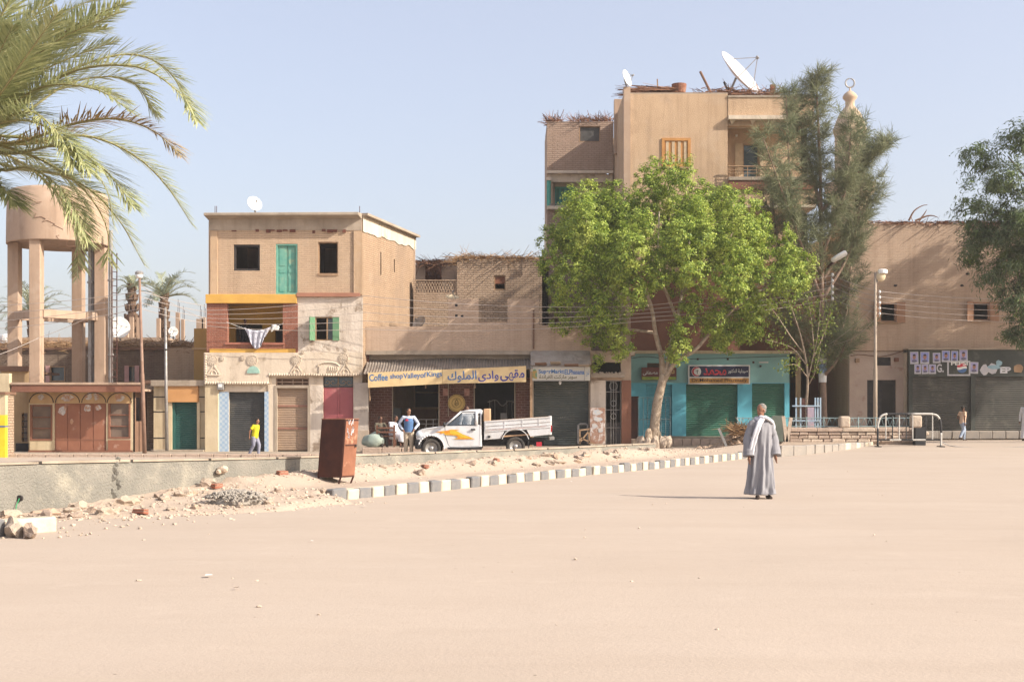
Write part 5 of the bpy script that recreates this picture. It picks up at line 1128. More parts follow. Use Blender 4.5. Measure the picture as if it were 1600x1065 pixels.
# ================================================================== building at right (front at Y=60)
Y = 60.0
RB = thing('corner_house', 'two storey mud brick house at right with dark shuttered shops', 'house', (PX(1500, Y), Y, .7))
A = PX(1327, Y); Bx = PX(1720, Y); zt = PZ(349, Y)
hs = [hole(A, Y, 1375, 473, 1400, 503), hole(A, Y, 1520, 472, 1546, 501)]
MB().wall((A, Y), (Bx, Y), PZ(548, Y), zt, .3, hs).build('upper_wall', M_BRICKR, RB)
MB().wall((A, 69), (A, Y+.3), .3, zt, .3).build('side_wall', M_BRICKR, RB); MB().box(A, Bx, 69, 69.3, .3, zt).build('back_wall', M_BRICKR, RB); MB().box(A+.3, Bx, Y+.3, 69, zt-.4, zt-.2).build('roof', M_BROWN, RB); MB().box(A+.3, Bx, Y+.3, 69, PZ(548, Y)-.1, PZ(548, Y)+.1).build('floor_slab', M_BROWN, RB)
MB().wall((Bx, Y), (Bx, 69), .3, zt, .3).build('side_wall', M_BRICKR, RB)
M_SHU = mat('brown_shutter_wood', (.36, .20, .12), (.30, .165, .10), 4, .7, .2)
for a, b, c, e in ((1375, 473, 1400, 503), (1520, 472, 1546, 501)):
    frame('window_frame', M_SHU, RB, Y, a, b, c, e, .06, .02, .14)
    part('window_shutter', M_SHU, RB, Y, c+.3, b-1, c+14, e+1, -.06, -.02)
    X0 = PX(a, Y); MB().bar((X0, Y-.01, PZ((b+e)/2, Y)), (X0-.33, Y-.18, PZ((b+e)/2, Y)), .04, .93).build('window_shutter', M_SHU, RB)
    part('sill', M_WOOD, RB, Y, a-2, e, c+2, e+2.5, -.08, .05)
for px, py in ((1399, 446), (1503, 446), (1512, 428)): MB().blob(P(px, py, Y), (.1, .05, .06), 1, .4, px).build('putlog_stub', M_BLACK, RB)
straw('roof_sticks', lambda r: ((PX(r.uniform(1335, 1600), 60.2), 60.2+r.uniform(-.25, .8), zt+r.uniform(-.05, .12)), (r.uniform(-1, 1), r.uniform(-.7, .4), r.uniform(-.12, .15))), 1300, .55, M_STRAWR, RB, 41, .028)
for pts in ([(1420, 345), (1428, 330), (1440, 322), (1449, 320)], [(1430, 345), (1447, 338), (1457, 337), (1466, 340)], [(1436, 345), (1443, 336), (1448, 328)]):
    MB().tube(spline([P(a, b, 60.5) for a, b in pts], 10), [.05*(1-.08*i) for i in range(10)], 6).build('branch', M_BROWN, RB)
# door bay and shop bay below
A2 = PX(1328, Y); yd = 60.1
MB().wall((A2, yd), (PX(1413, Y), yd), .5, PZ(549, Y), .3, [hole(A2, yd, 1355, 593.5, 1400, 670), hole(A2, yd, 1369, 558, 1392, 571)]).build('door_wall', mat('pinkish_white_plaster', (.50, .40, .33), (.43, .33, .27), 1.1, .9, .4, 9, stain=(.36, .24, .19), sscale=1.6, slo=.58, shi=.68), RB)
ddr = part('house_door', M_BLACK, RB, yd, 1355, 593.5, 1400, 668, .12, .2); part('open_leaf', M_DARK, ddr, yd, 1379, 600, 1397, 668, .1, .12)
part('transom_grille', M_BLACK, RB, yd, 1369, 558, 1392, 571, .1, .15); part('wall_box', M_WOOD, RB, yd, 1336, 560, 1342, 566, -.12, 0); part('wall_lamp', M_RUSTO, RB, yd, 1397, 559, 1403, 565, -.15, 0)
MB().tube(spline([P(1329, 556, 60.05), P(1345, 554, 60.05), P(1375, 557, 60.05), P(1400, 552, 60.05), P(1420, 544, 59.9)], 20), .02, 5).build('conduit', M_BROWN, RB)
ysh = 59.3
MB().box(PX(1413, yd), PX(1420, ysh), ysh+.1, 60.4, .5, PZ(547, Y)).build('return_pier', M_PLAST, RB)
A4 = PX(1420, ysh); hs = [hole(A4, ysh, 1426, 588, 1517, 690), hole(A4, ysh, 1524, 588, 1640, 690)]
M_DKG = mat('dark_green_fascia', (.035, .04, .036), (.05, .055, .048), 1.5, .6, .1, stain=(.10, .10, .08), sscale=1.0)
MB().wall((A4, ysh), (PX(1722, ysh), ysh), .5, PZ(546, ysh), .25, hs).build('shop_wall', M_DKG, RB); MB().box(A4, PX(1722, ysh), ysh+.25, 62, PZ(546, ysh)-.12, PZ(546, ysh)).build('shop_roof', M_DKG, RB)
part('fascia_edge', M_CONC2, RB, ysh, 1418, 544, 1722, 546.2, -.1, .7)
M_SHB = mat('sooty_shutter', (.05, .05, .044), (.075, .07, .06), 1.8, .5, 0, stain=(.13, .12, .10), sscale=1.3)
shutter('roller_shutter', PX(1426, ysh), PX(1517, ysh), .72, PZ(588, ysh), ysh+.12, M_SHB, RB, .1); shutter('roller_shutter', PX(1524, ysh), PX(1640, ysh), .72, PZ(588, ysh), ysh+.12, M_SHB, RB, .1)
# pasted election posters: each sheet a thing with its portrait
M_PB = mat('poster_blue', (.20, .24, .55), (.32, .34, .62), 5, .7, 0); M_PL = mat('poster_lilac', (.40, .38, .58), (.30, .28, .50), 5, .7, 0); M_PW = mat('poster_white', (.52, .50, .50), (.42, .42, .46), 6, .7, 0)
M_FACE = mat('printed_face', (.38, .20, .14), (.30, .15, .11), 6, .7, 0); M_HAIRP = mat('printed_hair', (.05, .04, .05), None, 6, .7, 0); M_SUIT = mat('printed_suit', (.16, .15, .22), None, 6, .7, 0)
names = ['first', 'second', 'third', 'fourth', 'fifth', 'sixth']
for i, (px, py, w, h, m) in enumerate(((1428.5, 559, 13, 19, M_PL), (1445, 559, 14, 19, M_PB), (1463.5, 559, 12, 16, M_PL), (1478, 556.5, 13, 18, M_PB), (1491.5, 557, 11, 18, M_PB), (1505.5, 555.5, 13, 19, M_PL), (1434, 576.5, 10.5, 15, M_PL), (1445.5, 576.5, 10.5, 15, M_PL), (1457, 576.5, 11, 15, M_PL), (1522, 574.5, 13, 18, M_PL))):
    lab = (names[i]+' portrait poster from the left in the upper row on the dark fascia') if i < 6 else (names[i-6]+' small portrait poster in the lower row under the upper posters' if i < 9 else 'lone portrait poster right of the framed drink sign')
    po = thing('portrait_poster', lab, 'poster', P(px, py, ysh-.02), 'portrait posters on the shop fascia'); s = 33.7
    tlt = R.uniform(-.05, .05)
    c = P(px, py, ysh-.006-.004*(i % 3)); ax = Vector((math.cos(tlt), 0, math.sin(tlt))); az = Vector((-ax.z, 0, ax.x))
    MB().obox(c, ax*w/2/s, Vector((0,.002,0)), az*h/2/s).build('sheet', M_PW, po); MB().obox(c+Vector((0,-.004,0))+az*.03, ax*(w/2-1)/s, Vector((0,.001,0)), az*(h/2-2)/s).build('print', m, po)
    MB().blob(c+Vector((0,-.006,0))+az*.05, (w*.21/s, .004, h*.22/s), 2).build('face', M_FACE, po); MB().blob(c+Vector((0,-.007,0))+az*(.05+h*.13/s), (w*.18/s, .004, h*.1/s), 2).build('hair', M_HAIRP, po)
    MB().blob(c+Vector((0,-.005,0))-az*h*.26/s, (w*.32/s, .004, h*.12/s), 2).build('shoulders', M_SUIT, po)
S3 = thing('framed_sign', 'white framed drink sign with red white blue globe on the dark fascia', 'sign', P(1498, 575, ysh))
part('white_frame', M_PW, S3, ysh, 1480, 563.5, 1516, 587, -.012, 0); part('dark_field', M_DKG, S3, ysh, 1482.5, 566, 1513.5, 584.5, -.02, -.012)
c = P(1503, 574.5, ysh-.02); rr_ = .235
def disc_part(z0, z1, wv): # slice of the globe between two wavy lines
    n = 18; top = []; bot = []
    for i in range(n+1):
        x = -rr_+2*rr_*i/n; lim = math.sqrt(max(0, rr_*rr_-x*x)); f = wv*math.sin(x/rr_*2.6)
        top.append((x, max(-lim, min(lim, z1+f if z1 < .23 else lim)))); bot.append((x, max(-lim, min(lim, z0+f if z0 > -.23 else -lim))))
    return MB().add([(c.x+x, c.y-.005, c.z+z) for x, z in top+bot], [(i, n+1+i, n+2+i, i+1) for i in range(n)])
disc_part(.05, .24, .03).build('globe_red', M_RED, S3); disc_part(-.06, .05, .03).build('globe_white', M_WHITE, S3); disc_part(-.24, -.06, .03).build('globe_blue', M_BLUE, S3)
text('PEPSI', M_WHITE, S3, P(1499, 567.5, ysh-.024), 26/33.7, 6/33.7, offset=.03)
PS = thing('painted_lettering', 'remains of big white letters and torn paper on the right fascia', 'sign', P(1565, 575, ysh))
text('EP', M_PW, PS, P(1571, 578, ysh), 17/33.7, 10/33.7, offset=.05); text('G.', M_PW, PS, P(1469, 575, ysh), 11/33.7, 13/33.7, offset=.03)
for px, py, w, h, m in ((1538, 578, 11, 16, M_PW), (1538, 574, 8, 6, M_RED), (1551, 576, 14, 15, M_PW), (1553, 573.5, 18, 6, mat('torn_blue_paper', (.30, .45, .52), None, 5)), (1561, 567, 9, 8, MATS['torn_blue_paper']), (1591, 576, 14, 12, M_WOOD)):
    cc = P(px, py, ysh-.006-.003*R.randrange(4)); n = 9; MB().add([(cc.x+(w/2/33.7)*1.15*math.cos(6.283*k/n+.4)*R.uniform(.8, 1.15), cc.y, cc.z+(h/2/33.7)*1.15*math.sin(6.283*k/n+.4)*R.uniform(.8, 1.15)) for k in range(n)], [tuple(range(n))]).build('paper_scrap', m, PS)

# ================================================================== minaret far behind
ym = 92.0; c0 = (PX(1328, ym), ym); s = ym/2000
MN = thing('minaret', 'pale stone minaret with crescent finial behind the casuarina', 'minaret', (c0[0], c0[1], 0)); M_MIN = mat('minaret_stone', (.50, .37, .255), (.42, .31, .215), .8, .9, .3, 6)
def zz(py): return PZ(py, ym)
MB().lathe([(1.35, 0), (1.35, zz(310)), (1.1, zz(300)), (1.1, zz(215)), (1.25, zz(205)), (1.0, zz(190))], (*c0, 0), 10).build('shaft', M_MIN, MN)
MB().lathe([(1.35, zz(312)), (1.75, zz(300)), (1.8, zz(288)), (1.6, zz(288)), (1.6, zz(298)), (1.2, zz(299))], (*c0, 0), 20).build('gallery', M_MIN, MN)
MB().lathe([(.85, zz(200)), (.95, zz(188)), (.75, zz(178)), (.45, zz(170)), (.33, zz(166)), (.33, zz(158)), (.5, zz(154)), (.52, zz(151)), (.4, zz(147)), (.2, zz(143.5)), (.06, zz(142)), (.05, zz(136))], (*c0, 0), 24).build('cap', M_MIN, MN, smooth=True)
cr_ = Vector((*c0, zz(130))); MB().tube([cr_+Vector((math.cos(a)*.32, 0, math.sin(a)*.32)) for a in [math.radians(95+10*k) for k in range(36)]], [.045+.02*math.sin(math.pi*k/35) for k in range(36)], 6).build('crescent', M_STEEL, MN)
# ================================================================== vegetation
M_BARK = mat('pale_bark', (.50, .40, .30), (.32, .24, .17), 6, .95, 1.0, 26, .05, stain=(.20, .145, .10), sscale=2.5, slo=.52, shi=.68)
M_BARKG = mat('grey_bark', (.17, .14, .115), (.11, .09, .075), 4, .95, .8, 14, .03)
M_FIC = leafmat('ficus_leaf', (.105, .19, .028), (.46, .54, .09), (.37, .41, .075), .34)
M_CAS = leafmat('casuarina_needle', (.155, .175, .095), (.28, .285, .165), (.14, .165, .09), .3, .8)
M_EUC = leafmat('hanging_leaf', (.085, .13, .055), (.17, .20, .10), (.13, .19, .04), .3, .6)
M_YNG = leafmat('young_leaf', (.12, .18, .03), (.26, .30, .06), None, .4)
def clump_leaves(lobes, nleaf, L, Wd, rng, droop=0.0, csize=(.35, .75), per=70, shell=0.55, upward=.35, facing=.38):
    """leaves in clumps spread near the surface of ellipsoid lobes"""
    vols = np.array([l[3]*l[4]*l[5] for l in lobes])**.72; vols /= vols.sum(); out = []
    ncl = nleaf//per
    for k in range(ncl):
        l = lobes[rng.choice(len(lobes), p=vols)]; d = unit(rng.normal(size=3)); d[1] -= .15; d = unit(d)
        q = rng.uniform(shell, 1.02) if rng.random() < .82 else rng.uniform(.2, shell)
        c = np.array(l[:3])+d*np.array(l[3:6])*q; r = rng.uniform(*csize)
        n = int(per*rng.uniform(.6, 1.4)); o = rng.normal(size=(n, 3))*r*.42; o[:, 2] *= .8
        nrm = unit(unit(o)*.35+d*.75+rng.normal(size=(n, 3))*facing+np.array([0, 0, .45]))     # blades face outwards, so each billow has a lit and a shaded side
        dirs = rng.normal(size=(n, 3))+np.array([0, 0, upward-droop*1.6])+d*.5; dirs = unit(dirs-nrm*(dirs*nrm).sum(1, keepdims=True))
        out.append(leaves(c+o, dirs, np.cross(nrm, dirs), L*rng.uniform(.6, 1.25, n), Wd*rng.uniform(.7, 1.2, n), .06))
    return np.concatenate(out)
def limb(mb, pts, r0, r1, n=14, sides=9):
    s = spline(pts, n); mb.tube(s, [r0+(r1-r0)*(i/(n-1))**.8 for i in range(n)], sides)
    return s
def px_lobe(px, py, rx, ry, Y, dy=0, ryd=None):
    s = (Y+dy)/2000; c = P(px, py, Y+dy); return (c.x, c.y, c.z, rx*s, (ryd or rx)*s, ry*s)

# broad green tree in front of the pharmacy
Y = 54.0; base = P(1022, 684, Y)
FT = thing('leafy_tree', 'bright green broad leafy tree with pale forked trunk before the pharmacy', 'tree', base)
mb = MB()
def pp(px, py, dy=0): return P(px, py, Y+dy)
limb(mb, [pp(1021, 690), pp(1023, 665), pp(1027, 630), pp(1034, 600), pp(1037, 585)], .235, .165, 18, 12)
limb(mb, [pp(1035, 592), pp(1034, 560), pp(1024, 520, -.2), pp(1018, 480, -.4), pp(1000, 430, -.6), pp(985, 380, -.8)], .14, .05)
limb(mb, [pp(1037, 590), pp(1044, 565), pp(1050, 530, .3), pp(1058, 500, .6), pp(1065, 460, .8), pp(1075, 400, 1), pp(1080, 340, 1.2)], .115, .04)
limb(mb, [pp(1036, 598), pp(1048, 575, -.1), pp(1062, 560, -.3), pp(1085, 548, -.5), pp(1110, 520, -.6), pp(1150, 480, -.8), pp(1190, 440, -1)], .13, .04)
for pts in ([(1018, 480), (960, 460), (905, 440)], [(1000, 430), (950, 380), (910, 340)], [(1065, 460), (1120, 400), (1160, 340)], [(1150, 480), (1210, 440), (1245, 415)], [(1058, 500), (1030, 420), (1030, 330)], [(1024, 520), (960, 510), (910, 490)]):
    limb(mb, [pp(a, b, R.uniform(-1, 1)) for a, b in pts], .08, .025, 10, 6)
for k in range(5): mb.blob(pp(1020+R.uniform(-7, 7), 680, R.uniform(-.25, .25)), (.16, .16, .3), 2, .3, k)
mb.build('trunk', M_BARK, FT, smooth=True)
lob = [px_lobe(*a) for a in ((893, 345, 32, 40, Y, -.5), (945, 318, 34, 38, Y, .5), (990, 320, 36, 52, Y, 0), (1035, 305, 32, 40, Y, .8), (1075, 320, 30, 46, Y, -.8), (1115, 318, 32, 42, Y, .3), (1150, 330, 32, 36, Y, -.4),
    (1195, 375, 40, 46, Y, .4), (1230, 415, 36, 36, Y, 0), (885, 385, 32, 40, Y, .3), (935, 385, 50, 48, Y, -1.4), (1000, 390, 55, 55, Y, -2.2), (1070, 390, 50, 55, Y, -2.4), (1140, 395, 55, 50, Y, -1.8), (905, 445, 46, 42, Y, -.8),
    (970, 455, 50, 42, Y, -1.8), (1040, 425, 24, 26, Y, 1.5), (1115, 455, 52, 44, Y, -1.6), (1180, 450, 48, 42, Y, -.8), (905, 490, 42, 28, Y, 0), (960, 508, 42, 30, Y, -.6), (1090, 505, 36, 36, Y, -1.0), (1130, 500, 34, 26, Y, .3), (1185, 490, 28, 20, Y, .4),
    (1020, 355, 80, 60, Y, 2.2), (1130, 380, 80, 70, Y, 2.0), (930, 395, 65, 60, Y, 2.0), (1075, 535, 22, 18, Y, -.8), (1252, 420, 24, 18, Y, -.5), (1215, 440, 30, 26, Y, -1.2), (925, 535, 26, 14, Y, 0), (1060, 285, 14, 20, Y, 0), (1020, 283, 13, 16, Y, .4))]
def sublobes(lobes, n, r, rng, front=.55, zs=1.25):
    """billows: smaller lobes set on the surface of the big ones, so that the crown has ridges and dark gaps"""
    a = np.array([l[3]*l[5] for l in lobes]); a /= a.sum(); out = []
    while len(out) < n:
        l = lobes[rng.choice(len(lobes), p=a)]; d = unit(rng.normal(size=3))
        if d[1] > 0 and rng.random() < front: d[1] = -d[1]
        c = np.array(l[:3])+d*np.array(l[3:6])*.74; q = rng.uniform(*r)
        if any(np.linalg.norm((c-np.array(o[:3]))/np.array([1, 1, zs])) < .62*(q+o[3]) for o in out) and rng.random() < .93: continue
        out.append((c[0], c[1], c[2], q, q, q*zs*rng.uniform(.8, 1.2)))
    return out
bil = sublobes(lob, 105, (.42, .80), NR, .65, 1.6)
v = np.concatenate([clump_leaves(bil, 185000, .108, .066, NR, 0, (.11, .26), 40, .80), clump_leaves(lob, 6000, .12, .07, NR, 0, (.2, .5), 40, .3)])
npmesh('crown', v, 4, M_FIC, FT)
TR = thing('tree_ring', 'ragged ring of stones round the foot of the forked tree', 'planter', (base.x, base.y, gz(base.x, base.y)))
for k in range(12):
    a = k*math.pi/6; x, y = base.x+.62*math.cos(a), 54+.55*math.sin(a); MB().blob((x, y, gz(x, y)+.22), (.17, .14, .3), 2, .4, k).build('stone', M_STONE, TR)

# tall grey green casuarina
Y = 56.3
CT = thing('casuarina_tree', 'tall feathery grey green casuarina beside the corner house', 'tree', P(1288, 672, Y))
mb = MB(); br = []
trunk = limb(mb, [P(1288, 690, Y), P(1286, 600, Y), P(1284, 480, Y), P(1283, 360, Y), P(1281, 250, Y), P(1277, 170, Y), P(1276, 120, Y)], .17, .03, 26, 10)
for py, m in ((561, M_WHITE), (576, mat('pole_blue', (.25, .36, .55), None, 3)), (590, M_WHITE)): MB().lathe([(.172, -.2), (.176, .2)], P(1285.4, py, Y), 12).build('painted_band', m, CT)
for a, b, c, dy in (((1284, 430), (1240, 320), (1228, 150), -.5), ((1284, 470), (1335, 370), (1352, 195), .4), ((1284, 520), (1225, 420), (1205, 300), .6), ((1284, 400), (1320, 300), (1330, 190), -.6), ((1284, 470), (1240, 350), (1192, 215), -1), ((1284, 560), (1240, 500), (1200, 440), -.6), ((1285, 570), (1320, 500), (1330, 400), .8), ((1283, 330), (1262, 240), (1240, 150), .4), ((1283, 330), (1345, 265), (1388, 222), 0), ((1284, 440), (1340, 350), (1368, 280), .5), ((1284, 580), (1250, 540), (1215, 500), .3), ((1284, 590), (1310, 560), (1328, 520), -.5)):
    br.append(limb(mb, [P(*a, Y), P(*b, Y+dy), P(*c, Y+dy*1.6)], .1, .02, 16, 6))
mb.build('trunk', mat('brown_bark', (.27, .185, .135), (.19, .13, .095), 5, .95, .7, 14, .03), CT, smooth=True)
starts, outs = [], []
cx = P(1283, 400, Y)
for path, reps in [(trunk[8:], 3)]+[(b[4:], 2) for b in br]:
    for i, p in enumerate(path):
        for k in range(reps*3):
            side = unit(np.array([NR.normal(), NR.normal()*.8, 0.25+.3*NR.random()]))
            l = NR.uniform(.4, 1.2)*(1.0 if p.z < 11 else .8-.035*(p.z-11)); starts.append((np.array(p), side, max(l, .25)))
mbx = MB()
for p, d, l in starts:
    if p[2] < 8.0 and NR.random() < .5: continue
    q = 16; n = int(26+36*l)
    t = NR.random(n)**.8; c = p+d*l*t[:, None]+np.array([0, 0, .22])*(t[:, None]**1.5)*l+NR.normal(size=(n, 3))*.05
    dirs = unit(d*.55+NR.normal(size=(n, 3))*.45+np.array([0, 0, -.15])+np.array([0, 0, .5])*t[:, None])
    Ls = NR.uniform(.26, .6, n); s = orth(dirs, NR)*.011; e = c+dirs*Ls[:, None]*.55+np.array([0,0,-.03]); tip = c+dirs*Ls[:, None]+np.array([0, 0, -.10])*Ls[:, None]
    outs.append(np.stack([c-s, c+s, tip+s*.3, tip-s*.3], axis=1))
v = np.concatenate(outs); npmesh('crown', v, 4, M_CAS, CT)
print('casuarina needles', len(v))

# slender young tree in front of it
YT_ = thing('young_tree', 'slender young tree with sparse light leaves by the wooden fence', 'tree', P(1262, 668, 52)); Y = 52.0; mb = MB()
limb(mb, [P(1258, 672, Y), P(1260, 630, Y), P(1262, 590, Y), P(1258, 555, Y), P(1250, 520, Y)], .07, .03); tips = []
for pts in ([(1262, 595), (1270, 560), (1278, 520), (1282, 470)], [(1260, 570), (1240, 545), (1215, 535), (1195, 530)], [(1258, 555), (1235, 525), (1212, 490), (1200, 480)], [(1262, 590), (1245, 570), (1225, 572)], [(1272, 550), (1268, 500), (1262, 465)], [(1270, 560), (1288, 520), (1300, 480)], [(1250, 520), (1240, 490), (1232, 470)], [(1264, 600), (1274, 580), (1282, 545)]):
    tips.append(limb(mb, [P(a, b, Y+R.uniform(-.3, .3)) for a, b in pts], .03, .01, 9, 5))
mb.build('trunk', M_BARK, YT_, smooth=True); vv = []
for t in tips:
    for p in t[4:]:
        n = 26; c = np.array(p)+NR.normal(size=(n, 3))*.17; d = frame_dirs(n, NR); vv.append(leaves(c, d, orth(d, NR), NR.uniform(.08, .15, n), NR.uniform(.05, .09, n), .05))
npmesh('crown', np.concatenate(vv), 4, M_YNG, YT_)

# drooping tree at the right edge
Y = 52.0; RT = thing('drooping_tree', 'large dark green drooping tree at the right edge over the shops', 'tree', (PX(1690, Y), Y, .33)); mb = MB()
limb(mb, [(PX(1690, Y), Y, .2), P(1685, 560, Y), P(1670, 450, Y), P(1665, 330, Y), P(1660, 230, Y)], .35, .08, 18, 10)
for pts in ([(1672, 470), (1620, 380), (1570, 330)], [(1668, 380), (1620, 300), (1575, 245)], [(1665, 330), (1620, 250), (1585, 215)], [(1680, 520), (1620, 450), (1590, 430)], [(1672, 450), (1610, 365), (1540, 320)], [(1672, 430), (1720, 340), (1760, 300)]): limb(mb, [P(a, b, Y+R.uniform(-1, 1)) for a, b in pts], .12, .03, 10, 6)
mb.build('trunk', M_BARKG, RT, smooth=True)
lob = [px_lobe(*a) for a in ((1585, 225, 32, 26, Y, 0), (1550, 255, 30, 24, Y, .5), (1535, 300, 34, 30, Y, 0), (1590, 290, 45, 40, Y, -1), (1560, 350, 48, 40, Y, -.5), (1535, 375, 38, 22, Y, .5), (1600, 380, 50, 50, Y, -1.5), (1575, 430, 34, 40, Y, 0), (1610, 480, 36, 44, Y, -.5), (1590, 520, 22, 34, Y, 0), (1660, 260, 60, 60, Y, 0), (1670, 360, 70, 80, Y, 0), (1740, 330, 70, 90, Y, 0), (1655, 500, 50, 60, Y, 0), (1620, 210, 30, 22, Y, 0), (1512, 330, 18, 16, Y, 0), (1520, 240, 16, 14, Y, .5), (1720, 250, 70, 60, Y, 3.5), (1800, 230, 80, 70, Y, 4.5), (1760, 330, 80, 70, Y, 4.5), (1860, 290, 80, 80, Y, 4.5), (1690, 190, 50, 40, Y, 3), (1830, 380, 70, 60, Y, 4))]
bil = sublobes(lob, 150, (.45, .9), NR, .5, 1.1)
v = np.concatenate([clump_leaves(bil, 125000, .24, .05, NR, .9, (.22, .5), 50, .6), clump_leaves(lob, 8000, .24, .05, NR, .9, (.3, .65), 60, .5)]); npmesh('crown', v, 4, M_EUC, RT)

# ------------------------------------------------------------------ palms
M_PLM = leafmat('palm_leaflet', (.20, .235, .105), (.55, .55, .29), (.37, .40, .19), .38, .35)
M_PLD = leafmat('palm_leaflet_dry', (.30, .20, .085), (.42, .27, .11), (.34, .27, .10), .25, .6)
M_PLF = leafmat('far_palm_leaflet', (.24, .27, .18), (.38, .40, .28), None, .35, .6)
M_RAC = mat('palm_rachis', (.32, .30, .14), (.26, .22, .11), 6, .6, 0)
M_PTR = mat('palm_trunk', (.19, .115, .07), (.12, .075, .05), 9, .95, 1, 20, .06)
def frond(path, nl, L, wd, rng, dry=0.0, up=Vector((0, 0, 1)), twist=0.0):
    """leaflets along both sides of a curved stem; returns arrays of leaflet strips (8 corners as two quads)"""
    n = len(path); q = []
    for k in range(nl):
        t = .10+.9*k/(nl-1); f = t*(n-1); i = min(int(f), n-2); p = path[i].lerp(path[i+1], f-i); tg = (path[min(i+1, n-1)]-path[max(i-1, 0)]).normalized()
        sd = tg.cross(up)
        if sd.length < .05: sd = tg.cross(Vector((0, 1, 0)))
        sd.normalize(); nn = sd.cross(tg).normalized()
        for sg in (-1, 1):
            l = L*(math.sin(math.pi*min(.97, .12+.80*t))**.6)*rng.uniform(.8, 1.15)*(1.0 if t < .93 else .75)
            spread = rng.uniform(.55, 1.05)*(1-.3*t); lift = rng.uniform(-.1, .7)
            d = (tg*(1.0-.35*spread)+sd*sg*spread+nn*lift*(.55)).normalized()
            w = d.cross(nn).normalized()*wd*.5*(1 if rng.random() < .5 else -1); m1 = p+d*l*.5; dr = Vector((0, 0, -1))*l*rng.uniform(.02, .16+.1*dry); e = p+d*l+dr
            m1 += dr*.22
            q.append([p-w*.5, p+w*.5, m1+w, m1-w]); q.append([m1-w, m1+w, e+w*.12, e-w*.12])
    return np.array([[tuple(v) for v in a] for a in q], dtype=np.float32)
def build_frond(tree, path, nl, L, wd, rng, m, rr0, dry=0.0, up=Vector((0, 0, 1))):
    o = npmesh('frond', frond(path, nl, L, wd, rng, dry, up), 4, m, tree)
    MB().tube(path, [rr0*(1-.85*i/(len(path)-1)) for i in range(len(path))], 6).build('stem', M_RAC, o, smooth=True)
